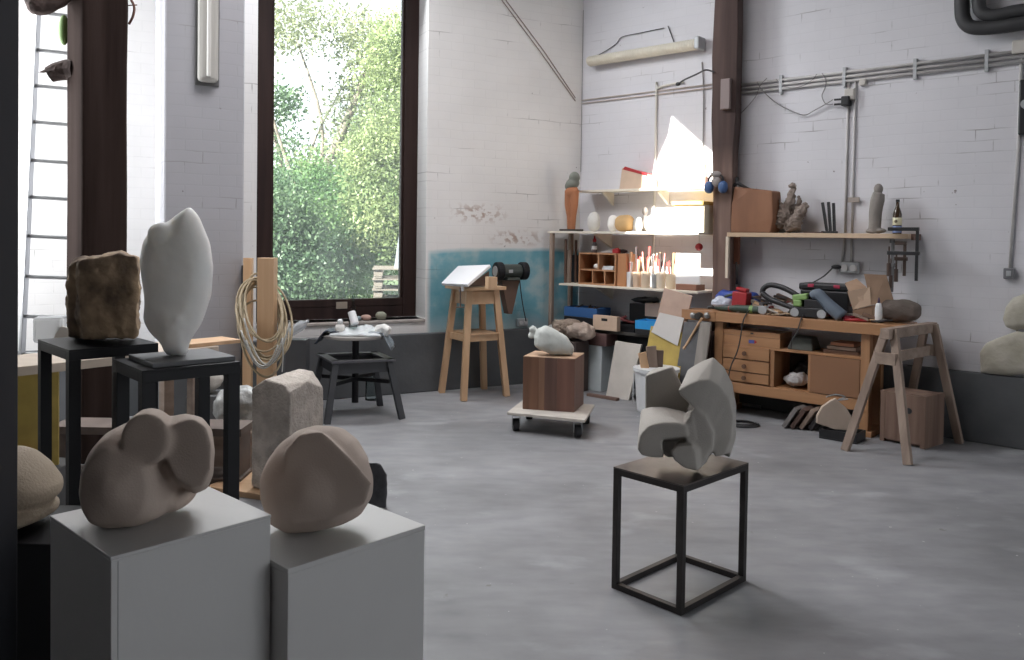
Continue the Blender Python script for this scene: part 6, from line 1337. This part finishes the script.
# floor under the bench
t = thing('cable_coil', 'black cable coiled on the floor at the foot of the workbench', 'cable', loc=G(742,425).to_tuple()); c = ROOTM[t.name].translation
b = B()
for k in range(3): b.tube([(c.x+(.14-.02*k)*cos(a), c.y+(.11-.015*k)*sin(a), .008+.006*k) for a in np.linspace(0,2*pi,28)], .006, 6)
b.out('loops', M_cable, t, smooth=True)
b = B(); c = G(754,405); b.hull([G(728,402,.0),G(760,410,.0),G(764,404,.0),G(740,398,0),G(730,402,.03),G(760,408,.03),G(762,403,.03)]); o = b.out('grey_plate', M_galv, origin=c, bevel=.004); place(o, 0.001); setp(o, 'grey metal plate on the floor under the workbench', 'plate')
for k, (px, m, lab) in enumerate(((789, mat('grey brick', (.20,.185,.175), .85, var=.15), 'greyish wooden slab first in the leaning row under the bench, beside the cable coil'), (797, mat('dark brown slab', (.12,.075,.06), .8, var=.15), 'dark brown slab second in the leaning row under the bench'), (806, M_old, 'pale brown slab third in the leaning row under the bench'), (815, mat('dark slab', (.05,.045,.045), .8), 'nearly black slab last in the leaning row under the bench'))):
    c = G(px-3, 428.5+k*.8); M0 = FR @ Matrix.Translation((FR.inverted() @ c)); 
    b = B(M0); b.box((.03,.10,.095), (.035,.22,.19), rot=(0,radians(32),0)); o = b.out('leaning_slab', m, origin=c, bevel=.004); place(o, .001); setp(o, lab, 'slab', 'slabs leaning under the bench')
# pale cut-out board on a black tray
c = G(836, 441); Mc = FR @ Matrix.Translation(FR.inverted() @ c); Mc.translation.z = 0
b = B(Mc); b.bx(-.13,.15,0,.20,0,.012); b.bx(-.13,.15,-.0,.012,.012,.075); b.bx(-.13,-.118,.012,.20,.012,.075); b.bx(.138,.15,.012,.20,.012,.075); b.bx(-.118,.138,.188,.20,.012,.075); o = b.out('black_tray', M_blackp, origin=c, bevel=.003); setp(o, 'black open tray on the floor before the workbench leg', 'tray')
y_c = c.y+.05
b = B(); pts = [(817,424),(817.5,416),(823,407),(830,402),(836,399),(840,403),(846,408),(851,416),(853,424),(850,431),(835,430)]
b.prism(PD(pts, y_c-.03), (0,.03,0)); o = b.out('cutout_board', mat('pale chipboard', (.50,.40,.32), .8, var=.06), origin=(c.x, y_c, .08), bevel=.004); place(o, .0765); setp(o, 'pale rounded cut-out board standing on the black tray before the workbench', 'board')
b = B(); p = D(838, 396, y_c+.03); b.tube([D(826,397,y_c+.04), D(836,394.5,y_c+.03), D(845,397,y_c+.04), D(838,400,y_c+.02), D(848,399,y_c+.02)], .006, 6, smooth_pts=4); o = b.out('wire_scrap', M_galv, origin=p, smooth=True); setp(o, 'twist of wire on top of the pale cut-out board', 'wire')
# wooden crate under the sawhorse
A_, Bq = G(878,440.5), G(924,450); Cq = G(945,443.5)
Mcr, wa, wb = axes(A_, Bq, Cq); wb = .30
Mcr = Mcr; ztc = 1.5-(391-236)*Bq.y/820
M_crate = wood('crate wood', (.13,.075,.055), (.24,.155,.115), .75)
t = thing('wooden_crate', 'old brown wooden crate with a round finger hole under the sawhorse', 'crate', M_=Mcr)
b = B(Mcr); b.box((0,-wb/2+.012,ztc/2+.01), (wa-.06,.02,ztc-.03)); b.box((0,wb/2-.012,ztc/2+.01), (wa-.06,.02,ztc-.03)); b.box((0,0,ztc-.011), (wa-.03,wb-.05,.02)); b.box((0,0,.02),(wa-.03,wb-.05,.02)); b.out('boards', M_crate, t)
b = B(Mcr)
for x in (-1,1): b.box((x*(wa/2-.02),0,ztc/2), (.036,wb,ztc))
b.out('end_frames', M_crate, t, bevel=.003)
b = B(Mcr); b.cyl((wa*.14,-wb/2-.001,ztc*.68),(wa*.14,-wb/2+.001,ztc*.68),.022,n=16); b.out('finger_hole', M_blackp, t)
# sawhorse
fA, fB = G(845,450.5), G(908,465); fC, fD = G(959.5,443.5), G(950,430)
fD = fC + (fA-fB)*.92
t = thing('sawhorse', 'greyed wooden sawhorse standing at the end of the workbench', 'sawhorse', loc=((fA+fC)/2).to_tuple())
zap = 1.5-(323-236)*((fA.y+fB.y)/2)/820
m1, m2 = (fA+fB)/2, (fC+fD)/2; ax = (m2-m1).normalized(); 
ap1 = m1 + ax*.20; ap2 = m2 - ax*.10; ap1.z = ap2.z = zap-.07
e1, e2_ = m1+ax*.09, m2-ax*.02
b = B(); b.bar((e1.x,e1.y,zap-.04),(e2_.x,e2_.y,zap-.04),.065,.075); b.out('top_beam', M_oldH, t, bevel=.003)
for f, ap in ((fA,ap1),(fB,ap1),(fC,ap2),(fD,ap2)):
    s = (f-Vector((ap.x,ap.y,0))).normalized()*.035
    b = B(); b.bar((f.x,f.y,.0),(ap.x+s.x,ap.y+s.y,ap.z+.055),.055,.040,up=(ax.x,ax.y,0)); b.out('leg', M_old, t, bevel=.003)
for ap, fa, fb in ((ap1,fA,fB),(ap2,fC,fD)):
    k_ = .24; p = Vector((fa.x,fa.y,0)).lerp(Vector((ap.x,ap.y,zap)), 1-k_); q = Vector((fb.x,fb.y,0)).lerp(Vector((ap.x,ap.y,zap)), 1-k_); d_ = (q-p)*.18
    b = B(); b.bar(p-d_-ax*.035 if ap is ap1 else p-d_+ax*.035, q+d_-ax*.035 if ap is ap1 else q+d_+ax*.035, .025, .085); b.out('brace', M_oldH, t, bevel=.002)
b = B(); zz = zap*.76; b.bar((ap1.x,ap1.y,zz),(ap2.x,ap2.y,zz),.022,.075); b.out('stretcher', M_oldH, t, bevel=.002)
b = B(); 
# ---- plank shelf over the bench
NS = .28; zS0 = (RW(727,236,NS)[1]+RW(905,239.5,NS)[1])/2; zS1 = zS0+.038
us0, us1 = RW(727,231,NS)[0], RW(908,233,NS)[0]
t = thing('plank_shelf', 'thick pale plank shelf over the workbench', 'shelf', M_=FR @ Matrix.Translation(((us0+us1)/2,-.14,zS0)))
b = B(FR); b.prism([(us0,-NS,zS0),(us1,-NS,zS0),(us1,-.002,zS0),(rb+.04,-.002,zS0),(rb+.04,-.268,zS0),(us0,-.268,zS0)], (0,0,zS1-zS0)); b.out('plank', wood('pale shelf plank', (.50,.36,.24), (.60,.45,.31), .6, axis=0), t, bevel=.002)
zu = RW(728.5,278,NS)[1]; b = B(FR); b.bx(us0,us0+.025,-NS-.02,-NS+.012,zu,zS0-.0005); b.out('side_batten', mat('pale batten', (.62,.53,.42), .6), t)
ub_ = RW(914,233,.15)[0]
b = B(FR); b.bx(us1+.001,us1+.02,-.2,-.01,zS0-.01,zS1); b.out('end_strip', mat('dark rust bracket', (.14,.08,.06), .7), t)
def onS(px, off): return RW(px, 230, off)[0]
zS = zS1+.0008
# dark red board hanging behind the batten
b = B(FR); u = RW(735,250,.10)[0]; b.bx(u-.045,u+.05,-.13,-.10,RW(735,264,.10)[1],zS0-.001); o = b.out('brown_hanging_board', mat('rust board', (.25,.10,.06), .7, var=.1), origin=FR @ Vector((u,-.11,zS0-.05))); setp(o, 'rust-brown board under the plank shelf beside the oak post', 'board')
for k, (px, p0, p1) in enumerate(((731,258,283),(737,262,284))):
    u, za = RW(px, p0, .16+.0*k); _, zb2 = RW(px, p1, .16); b = B(FR); b.tube([(u,-.17,za),(u+.005,-.17,(za+zb2)/2),(u+.008,-.17,zb2)], [.009,.014,.010], 8); o = b.out('hanging_file', mat('dark tool iron', (.05,.045,.045), .5, .4), origin=FR @ Vector((u,-.17,za)), smooth=True); setp(o, ['dark file hanging under the plank shelf nearest the oak post', 'dark file hanging second from the oak post under the plank shelf'][k], 'tool', 'files under the plank shelf')
# big rust brown vessel
y_ = -.19; L = [RW(px,py,.21) for px,py in ((734,228),(774,229.5),(777,219),(775.5,191),(752,190.5),(737,187),(735,205))]
b = B(FR); sc = [(p[0], p[1]) for p in L]; zb = zS
b.hull([(sc[0][0],y_-.09,zb),(sc[1][0],y_-.09,zb),(sc[0][0],y_+.09,zb),(sc[1][0],y_+.09,zb),(sc[2][0],y_-.10,sc[2][1]),(sc[2][0],y_+.10,sc[2][1]),(sc[3][0],y_-.09,sc[3][1]),(sc[3][0],y_+.09,sc[3][1]),(sc[4][0],y_-.10,sc[4][1]),(sc[4][0],y_+.08,sc[4][1]),(sc[5][0],y_-.07,sc[5][1]),(sc[5][0],y_+.09,sc[5][1]),(sc[6][0],y_-.09,sc[6][1]),(sc[6][0],y_+.09,sc[6][1])])
o = b.out('wooden_trunk_vessel', M_rust, origin=FR @ Vector(((sc[0][0]+sc[1][0])/2,y_,zb)), bevel=.012, disp=None); place(o, zS); setp(o, 'broad rust-brown trunk-like wooden form on the plank shelf beside the oak post', 'sculpture')
b = B(FR); u, z = RW(737,184,.2); b.tube([(u-.03,-.2,z-.02),(u,-.2,z+.01),(u+.03,-.2,z-.005),(u+.09,-.19,z-.035),(u+.13,-.18,z-.05)], [.012,.02,.016,.010,.006], 8, smooth_pts=3); b.blob((u+.0,-.2,z+.035), (.02,.02,.03)); o = b.out('dark_horn', M_blackp, origin=FR @ Vector((u,-.2,z)), smooth=True); setp(o, 'black curved horn-shaped thing on top of the rust-brown wooden form', 'ornament')
# driftwood figure
b = B(FR); yd = -.15
def dp(px, py, o=0): u, z = RW(px, py, .15); return (u, yd+o, z)
for pts, rr in (([(778,230),(783,220),(787,212),(791,204),(792.5,190)], [.04,.06,.055,.04,.022]), ([(806,207),(802,214),(797,222),(790,229)], [.02,.04,.05,.05]), ([(781,209),(785,216),(788,224)], [.02,.045,.05]), ([(786,230),(795,228),(800,229)], [.05,.05,.04]), ([(784,214),(780,209),(779,204)],[.03,.02,.012]), ([(795,212),(799,206),(798,200)],[.03,.02,.012]), ([(776,230),(779,224),(782,219)],[.02,.03,.03])):
    b.tube([dp(x,y,.02*sin(x)) for x,y in pts], rr, 10, smooth_pts=4)
b.blob(dp(792.5,189.5), (.028,.028,.028))
o = b.out('driftwood_figure', M_drift, origin=FR @ Vector((dp(789,230)[0],yd,zS)), remesh=.006, rsmooth=1, disp=(.045,.022)); place(o, zS+.006); setp(o, 'gnarled brown-grey driftwood figure standing on the plank shelf', 'sculpture')
# three black rods on a base
t = thing('rod_sculpture', 'three black upright rods on a small black foot on the plank shelf', 'sculpture', M_=FR @ Matrix.Translation((onS(829,.15),-.15,zS)))
b = B(FR); u = onS(829,.15); b.bx(u-.05,u+.06,-.19,-.11,zS,zS+.018); b.out('foot', M_blackp, t, bevel=.002)
for k, (xa,ya,xb,yb2) in enumerate(((827,230,822.5,202.5),(830.5,230,828.5,202),(834.5,230,833.5,203))):
    p, q = RW(xa,ya,.15), RW(xb,yb2,.15); b = B(FR); b.bar((p[0],-.15,zS+.017),(q[0],-.15,q[1]),.020,.020); b.out('rod', M_blackp, t)
b = B(FR); u = onS(815,.15); b.box((u,-.16,zS+.006), (.16,.08,.010)); o = b.out('brown_offcut', mat('dark brown slat', (.10,.06,.05), .7), origin=FR @ Vector((u,-.16,zS))); setp(o, 'thin dark brown strip lying on the plank shelf before the black rods', 'slat')
# standing stone figure
yd = -.15
b = B(FR)
b.tube([dp(x,y) for x,y in ((874,231),(875,222),(875.5,210),(877.5,198),(879,191))], [.045,.048,.050,.055,.045], 12, smooth_pts=4); b.blob(dp(878.5,187), (.035,.035,.045)); b.blob(dp(872,229), (.05,.045,.02)); b.blob(dp(881,228.5), (.04,.045,.02))
o = b.out('stone_figure', mat('grey sandstone', (.26,.235,.215), .85, var=.12, bump=.4), origin=FR @ Vector((dp(876,231)[0],-.15,zS)), remesh=.006, rsmooth=3); place(o, zS); setp(o, 'slim grey stone standing figure on the plank shelf', 'sculpture')
# beer bottle
u = onS(897,.15); zt_ = RW(898,199.5,.15)[1]; h = zt_-zS
t = thing('beer_bottle', 'brown beer bottle with cream and blue labels on the plank shelf', 'bottle', M_=FR @ Matrix.Translation((u,-.15,zS)))
b = B(FR); R0 = .033; b.lathe((u,-.15,zS), [(0,0),(R0,0),(R0,h*.56),(R0*.8,h*.66),(.014,h*.78),(.012,h*.93),(0,h*.93)], 20); b.out('glass_body', mat('brown bottle glass', (.05,.028,.015), .1), t, smooth=True)
b = B(FR); b.lathe((u,-.15,zS+h*.03), [(R0+.0005,0),(R0+.001,.001),(R0+.001,h*.20),(R0+.0005,h*.201)], 20); b.out('blue_label', mat('blue label', (.16,.22,.42), .5), t, smooth=True)
b = B(FR); b.lathe((u,-.15,zS+h*.25), [(R0+.0005,0),(R0+.001,.001),(R0+.001,h*.22),(R0+.0005,h*.221)], 20); b.out('cream_label', mat('cream label', (.62,.58,.40), .5), t, smooth=True)
b = B(FR); b.lathe((u,-.15-R0-.0012,zS+h*.36), [(0,0),(.012,0),(.012,.0006),(0,.0006)], 14, axis=(0,-1,0)); b.out('label_mark', mat('label mark dark', (.12,.10,.06), .5), t)
b = B(FR); b.lathe((u,-.15,zS+h*.93), [(0,0),(.0145,0),(.0145,h*.07),(0,h*.07)], 14); b.out('cap', M_blackp, t)
# bar clamps hanging at the end
def clamp(name, px, p0, p1, off, label, arm, m=M_blackp, grip=True):
    u, za = RW(px, p0, off); _, zb2 = RW(px, p1, off); t = thing(name, label, 'clamp', M_=FR @ Matrix.Translation((u,-off,za)), group='bar clamps at the end of the plank shelf')
    b = B(FR); b.bar((u,-off,za),(u,-off,zb2),.022,.010,up=(0,1,0)); b.out('bar', m, t)
    b = B(FR); b.bx(u-arm,u+.012,-off-.02,-off+.012,za-.0,za+.028); b.out('fixed_jaw', m, t, bevel=.003)
    zj = za+(zb2-za)*.45; b = B(FR); b.bx(u-arm,u+.02,-off-.022,-off+.014,zj-.014,zj+.014); b.out('sliding_jaw', m, t, bevel=.003)
    b = B(FR); b.cyl((u-arm+.01,-off,zj-.18),(u-arm+.01,-off,zj+.05),.007,n=8); b.cyl((u-arm+.01,-off,zj-.18),(u-arm+.01,-off,zj-.08),.015,n=10); b.out('screw_handle', mat('dark clamp grip', (.07,.04,.03), .5), t)
clamp('bar_clamp', 917.5, 231, 281, .32, 'long black bar clamp hanging at the end of the plank shelf', .21)
clamp('bar_clamp', 905, 245, 276, .24, 'short rusty bar clamp hanging under the end of the plank shelf', .07, mat('rusty clamp iron', (.08,.055,.045), .6, .5))
clamp('bar_clamp', 893, 243, 292, .20, 'slim dark bar clamp hanging next to the wall socket box', .02, mat('grey iron', (.16,.16,.165), .5, .5))
for o_ in list(COL.objects):
    pass
# ---- ear defenders and mask on the post
u, z = RW(717, 184, .30); off = .29
t = thing('ear_defenders', 'blue ear defenders with black headband hanging on the oak post', 'ear defenders', M_=FR @ Matrix.Translation((u,-off,z)))
b = B(FR); b.tube([(u-.075,-off-.02,z-.0),(u-.065,-off-.03,z+.06),(u,-off-.03,z+.10),(u+.06,-off-.03,z+.06),(u+.065,-off-.02,z-.0)], .010, 8, smooth_pts=5); b.out('headband', M_blackp, t, smooth=True)
for s in (-1,1): b = B(FR); b.blob((u+s*.068,-off-.03,z-.03), (.042,.035,.055), e=2.4); b.out('ear_cup', mat('cobalt blue', (.035,.085,.21), .5), t, smooth=True)
b = B(FR); b.blob((u+.005,-off-.03,z+.02), (.045,.03,.045)); b.blob((u,-off-.03,z+.085),(.05,.03,.03)); o = b.out('dust_mask', mat('grey dust mask', (.26,.23,.22), .7, var=.1), origin=FR @ Vector((u,-off,z)), smooth=True); setp(o, 'greyish dust mask hanging inside the blue ear defenders', 'mask')
# ---- electrics on the walls
def pipe(name, pts, r, m, label, cat, origin, sp=0, group=None):
    b = B(FR); b.tube(pts, r, 8, smooth_pts=sp); o = b.out(name, m, origin=FR @ Vector(origin), smooth=True); return setp(o, label, cat, group)
zc0 = 2.955
t = thing('conduit_run', 'three parallel dusty conduits running the length of the right wall', 'conduit', M_=FR @ Matrix.Translation((3.2,-.02,zc0)))
ue = rbk+.02
for k in range(3):
    z = RW(860, 70.5+4.6*k, .02)[1]; b = B(FR); b.tube([(ue,-.020,z),(4.05,-.020,z)], .013, 8); b.out('pipe', M_conduit, t, smooth=True)
for k in range(2):
    z = RW(640, 93+3.4*k, .02)[1]; b = B(FR); b.tube([(.0+.01,-.014,z),(u_end-.06,-.014,z)], .006, 8); b.out('pipe', mat('ivory brown conduit', (.50,.44,.40), .6), t, smooth=True)
for uu in (2.2, 2.75, 3.3, 3.8): b = B(FR); b.bx(uu-.012,uu+.012,-.036,0,RW(860,83,.02)[1]-.02,RW(860,68,.02)[1]+.02); b.out('saddle', M_galv, t)
# slanting conduits on the window wall
t = thing('slanting_conduit', 'pair of thin conduits slanting down the window wall into the corner', 'conduit', M_=FW @ Matrix.Translation((-.6,0,3.5)))
for k in range(2):
    pts = [(*[WW(502+4*k, 0, .015)[0]], -.012, WW(502+4*k, 0, .015)[1]), (WW(540+4*k,51,.015)[0],-.012,WW(540+4*k,51,.015)[1]), (WW(576,101-3*k,.015)[0]-.005,-.012,WW(576,101-3*k,.015)[1])]
    d0 = Vector(pts[0])-Vector(pts[1]); pts = [tuple(Vector(pts[0])+d0*.6)]+pts; b = B(FW); b.tube(pts, .005, 8); b.out('pipe', mat('brownish conduit', (.30,.24,.22), .6), t, smooth=True)
# vertical drop to the shelf in the corner bay
uu = RW(655, 150, .02)[0]; z1_ = RW(655, 90, .02)[1]
pipe('riser_conduit', [(uu+.30,-.014,z1_+.045),(uu+.08,-.014,z1_+.03),(uu+.01,-.014,z1_),(uu,-.014,z1_-.08),(uu,-.014,ZL+.02)], .012, mat('ivory conduit', (.62,.60,.55), .5), 'ivory conduit dropping behind the rack shelves through the sunlit patch', 'conduit', (uu,0,2), 3)
uu = RW(703,130,.02)[0]
pipe('switch_wire', [(uu-.03,-.012,RW(700,62,.02)[1]),(uu-.005,-.012,RW(700,100,.02)[1]),(uu,-.012,ZT+.02)], .006, M_greyc, 'thin wire dropping from the wall lamp to the narrow top shelf', 'wire', (uu,0,2.4), 3)
# conduits down to the sockets above bench
uA_, uB_ = RW(846.5, 150, .02)[0], RW(853.5,150,.02)[0]; zsock = RW(849,268,.05)[1]
t = thing('vertical_conduit', 'pair of conduits dropping from the wall run to the sockets over the bench', 'conduit', M_=FR @ Matrix.Translation(((uA_+uB_)/2,-.02,2)))
for u in (uA_, uB_):
    b = B(FR); b.tube([(u,-.011,RW(850,82,.02)[1]),(u,-.011,zS1+.005)], .010, 8); b.out('pipe', M_conduit, t, smooth=True)
    b = B(FR); b.tube([(u+.0,-.011,zS0-.004),(u-.02 if u==uA_ else u,-.011,zsock+.05)], .010, 8); b.out('pipe', M_conduit, t, smooth=True)
u, z = RW(850, 94, .04); b = B(FR); b.bx(u-.045,u+.035,-.05,0,z-.05,z+.045); jb = b.out('junction_box', mat('ivory junction box', (.52,.49,.45), .5, var=.08), origin=FR @ Vector((u,0,z)), bevel=.008); setp(jb, 'ivory junction box where the vertical conduits leave the wall run', 'junction box')
u, z = RW(853, 80, .04); b = B(FR); b.bx(u-.03,u+.03,-.065,-.051+.0,z-.03,z+.02) if False else b.bx(u+.05,u+.10,-.045,0,z-.05,z+.0); o = b.out('small_box', mat('ivory junction box',(0,0,0)), origin=FR @ Vector((u+.07,0,z)), bevel=.006); setp(o, 'small ivory box beside the junction box on the wall run', 'junction box')
u, z = RW(846, 101, .05); t = thing('double_plug', 'black plug in the socket under the ivory junction box', 'plug', M_=FR @ Matrix.Translation((u,0,z)))
b = B(FR); b.bx(u-.035,u+.03,-.075,0,z-.04,z+.04); b.out('plug_body', M_blackp, t, bevel=.008)
b = B(FR); b.cyl((u-.036,-.04,z+.02),(u-.10,-.04,z+.022),.009,n=8); b.cyl((u-.036,-.04,z-.02),(u-.10,-.04,z-.018),.009,n=8); b.out('plug_pins', M_blackp, t)
# hanging cables
def hang(name, pts, label, off=.02, r=.0045, m=None):
    P = [(RW(x,y,off)[0], -off, RW(x,y,off)[1]) for x,y in pts]; return pipe(name, P, r, m or M_greyc, label, 'cable', P[len(P)//2], 6)
hang('hanging_cable', [(833,99.5),(826,104),(815,110),(805,115),(794,112),(778,104),(764,92),(757,82)], 'grey cable sagging from the black plug up to the wall run', .03)
hang('hanging_cable', [(833,104),(826,104),(822,96),(825,88),(826,80),(822,73)], 'short grey cable rising from the black plug to the wall run', .034)
hang('hanging_cable', [(776,79),(782,85),(791,88),(802,86),(812,80),(817,74)], 'short grey cable drooping beneath the wall run', .03)
hang('hanging_cable', [(767,78),(760,86),(756,96),(748,106),(741,113)], 'grey cable slanting from the wall run to the oak post', .03)
P = F2([(714,72),(706,70),(697,74),(684,80),(678,84)], .28)
t = thing('black_cable_end', 'black cable with plug sticking out from the oak post over the conduits', 'cable', M_=FR @ Matrix.Translation(P[2])); b = B(FR); b.tube(P, .008, 7, smooth_pts=5); b.out('flex', M_cable, t, smooth=True); b = B(FR); b.blob(P[-1], (.025,.018,.018)); b.out('plug_tip', M_blackp, t, smooth=True)
# sockets over the bench
u, z = RW(849, 268, .05)
t = thing('wall_socket', 'grey double wall socket over the bench with a black plug in it', 'socket', M_=FR @ Matrix.Translation((u,0,z)))
b = B(FR); b.bx(u-.075,u+.075,-.05,0,z-.045,z+.05); b.out('box', M_galv, t, bevel=.01)
for s in (-1,1): b = B(FR); b.cyl((u+s*.035,-.05,z),(u+s*.035,-.062,z),.028,n=18); b.out('socket_face', M_conduit, t)
t = thing('plug_and_cable', 'black plug with cable running down behind the tool case', 'cable', M_=FR @ Matrix.Translation((u-.09,-.05,z)))
b = B(FR); b.blob((u-.10,-.055,z+.005), (.045,.022,.020)); b.out('plug_body', M_blackp, t, smooth=True)
b = B(FR); b.tube([(u-.13,-.055,z)] + F2([(824,276),(812,283),(800,289)], .08) , .006, 7, smooth_pts=5); b.out('flex', M_cable, t, smooth=True)
u, z = RW(852, 200, .03); b = B(FR); b.bx(u-.035,u+.06,-.035,-.024,z-.02,z+.022); o = b.out('label_clip', mat('tan clip', (.36,.31,.27), .7), origin=FR @ Vector((u,-.03,z))); setp(o, 'tan clip plate on the vertical conduits above the plank shelf', 'clip')
# far right conduit, switch box, dark socket, big pipes
t = thing('switch_box', 'small square grey switch box at the foot of the far right conduit', 'switch', M_=FR @ Matrix.Translation((*[RW(1009,273.5,.03)[0]],0,RW(1009,273.5,.03)[1])))
u, z = RW(1009, 273.5, .03); b = B(FR); b.bx(u-.035,u+.035,-.045,0,z-.04,z+.04); b.out('box', mat('dark grey switch', (.17,.17,.18), .5), t, bevel=.006)
b = B(FR); b.bx(u-.016,u+.016,-.050,-.0455,z-.02,z+.02); b.out('rocker', M_galv, t, bevel=.003)
pA_, pB_ = RW(1021,55,.02), RW(1009,268,.02)
pipe('vertical_conduit', [(pA_[0],-.012,pA_[1]),((RW(1018,150,.02)[0]),-.012,RW(1018,150,.02)[1]),(u,-.012,z+.041)], .011, M_conduit, 'single conduit dropping to the small square switch box', 'conduit', (u,0,2))
u, z = RW(1018.5, 47, .03); b = B(FR); b.bx(u-.04,u+.12,-.05,0,z-.05,z+.05); o = b.out('junction_box', mat('ivory junction box',(0,0,0)), origin=FR @ Vector((u,0,z)), bevel=.008); setp(o, 'pale junction box at the far right end of the wall run', 'junction box')
t = thing('cable_clamp_block', 'dark fitting at the far right edge of the wall near the conduit', 'fitting', M_=FR @ Matrix.Translation((RW(1023,105,.04)[0],0,RW(1023,105,.04)[1])))
u, z = RW(1024, 105, .04); z1_ = RW(1024,80,.04)[1]; z0_ = RW(1024,135,.04)[1]; b = B(FR); b.bx(u-.03,u+.10,-.07,0,z0_,z1_); b.out('housing', M_blackp, t, bevel=.01); b = B(FR); b.cyl((u+.02,-.071,z),(u+.02,-.09,z),.035,n=16); b.out('dial', M_galv, t)
t = thing('ventilation_pipe', 'pair of thick black insulated pipes bending at the top right of the wall', 'pipe', M_=FR @ Matrix.Translation((3.9,-.12,3.3)))
r1 = .052
P = [(RW(962.5,-70,.10)[0],-.10,RW(962.5,-70,.10)[1])] + [(RW(x,y,.10)[0],-.10,RW(x,y,.10)[1]) for x,y in ((962,-20),(962,8),(963.5,19),(969,26),(980,28),(1000,26.5),(1040,20.5),(1100,12))]
b = B(FR); b.tube(P, r1, 14, smooth_pts=5); b.out('outer_pipe', mat('black pipe lagging', (.035,.035,.037), .6, var=.1), t, smooth=True)
P = [(RW(x,y,.11)[0],-.115,RW(x,y,.11)[1]) for x,y in ((979,-70),(979,-15),(979,2),(981,11),(989,15.5),(1000,15),(1012,12),(1040,8),(1100,-2))]
b = B(FR); b.tube(P, r1*.9, 14, smooth_pts=5); b.out('inner_pipe', mat('black pipe lagging', (0,0,0)), t, smooth=True)
# reflector lamp on the right wall
t = thing('tube_lamp', 'unlit long ribbed tube lamp fixed on the wall above the conduits', 'lamp', M_=FR @ Matrix.Translation((.8,-.08,3.3)))
A_, Bq = RW(587, 62, .12), RW(697, 48, .12); zA = (A_[1]+Bq[1])/2
b = B(FR); b.bx(A_[0],Bq[0],-.06,-.015,zA+.0,zA+.05); b.out('housing', M_conduit, t, bevel=.006)
b = B(FR); n_ = 44; R1 = .07
for k in range(1):
    pr = []
    rings = []
    for i in range(n_*2+1):
        u = A_[0] + (Bq[0]-A_[0])*i/(n_*2); rr = R1*(1.0 if i % 2 else .93); rings.append([b.v((u, -.075-rr*sin(a), zA-.0+.03-rr*cos(a)*.75)) for a in np.linspace(-.35, pi+.35, 12)])
    for a_, c_ in zip(rings, rings[1:]):
        for j in range(12): b.bm.faces.new((a_[j], a_[(j+1)%12], c_[(j+1)%12], c_[j]))
    b.bm.faces.new(rings[0][::-1]); b.bm.faces.new(rings[-1])
b.out('ribbed_cover', mat('yellowed ribbed plastic', (.66,.62,.52), .35, var=.05), t)
b = B(FR); b.bx(Bq[0]-.02,Bq[0]+.035,-.15,-.015,zA-.03,zA+.09); b.out('end_cap', M_galv, t, bevel=.015)
hang('lamp_cord', [(592,58),(604,52),(616,44),(622,37),(640,33),(664,28)], 'thin dark wire trailing on the wall above the ribbed tube lamp', .012, .004, M_cable)
hang('lamp_cord', [(668,26),(671,34),(674,42)], 'short dark wire going down to the ribbed tube lamp', .012, .005, M_cable)
# corner joint line cable
b = B(FR); zlo = ZM+.45
b.tube([(.012,-.012,RW(577,12,0)[1]),(.012,-.012,RW(577,60,0)[1]),(.013,-.012,2.2)], .003, 6); o = b.out('corner_wire', M_greyc, origin=FR @ Vector((.012,-.012,2.5)), smooth=True); setp(o, 'thin grey wire running down the room corner above the rack', 'wire')
# ---- stone torso on the right ledge
yR = (FR @ Vector((RW(1010,374,.05)[0], -.05, 0))).y
def onwallpts(l, off): 
    return [FR @ Vector((RW(x,y,off)[0], -off, RW(x,y,off)[1])) for x, y in l]
nrm = -FR.col[1].to_3d(); b = B()
b.inflate(onwallpts([(981,372),(980,352),(985,343),(998,337),(1010,333),(1018,330),(1030,333),(1038,350),(1036,372),(1010,375)], .06), nrm, .055, .05, k=2.8)
b.inflate(onwallpts([(1003,318),(1006,306),(1013,297),(1024,293),(1035,300),(1038,315),(1030,328),(1014,329),(1006,326)], .06), nrm, .06, .05, k=2.4)
o = b.out('stone_torso', mat('yellowish grey sandstone', (.38,.35,.28), .85, col2=(.50,.47,.40), vscale=6, bump=.3), origin=FR @ Vector((RW(1010,374,.06)[0],-.06,.526)), remesh=.007, rsmooth=4, disp=(.006,.06)); place(o, .529); setp(o, 'pale sandstone torso with head standing on the grey ledge', 'sculpture')
# small litter: chips on the floor
rl = random.Random(5)
for k, (px, py) in enumerate(((557,616),(880,17),(500,470))[:1]):
    pass
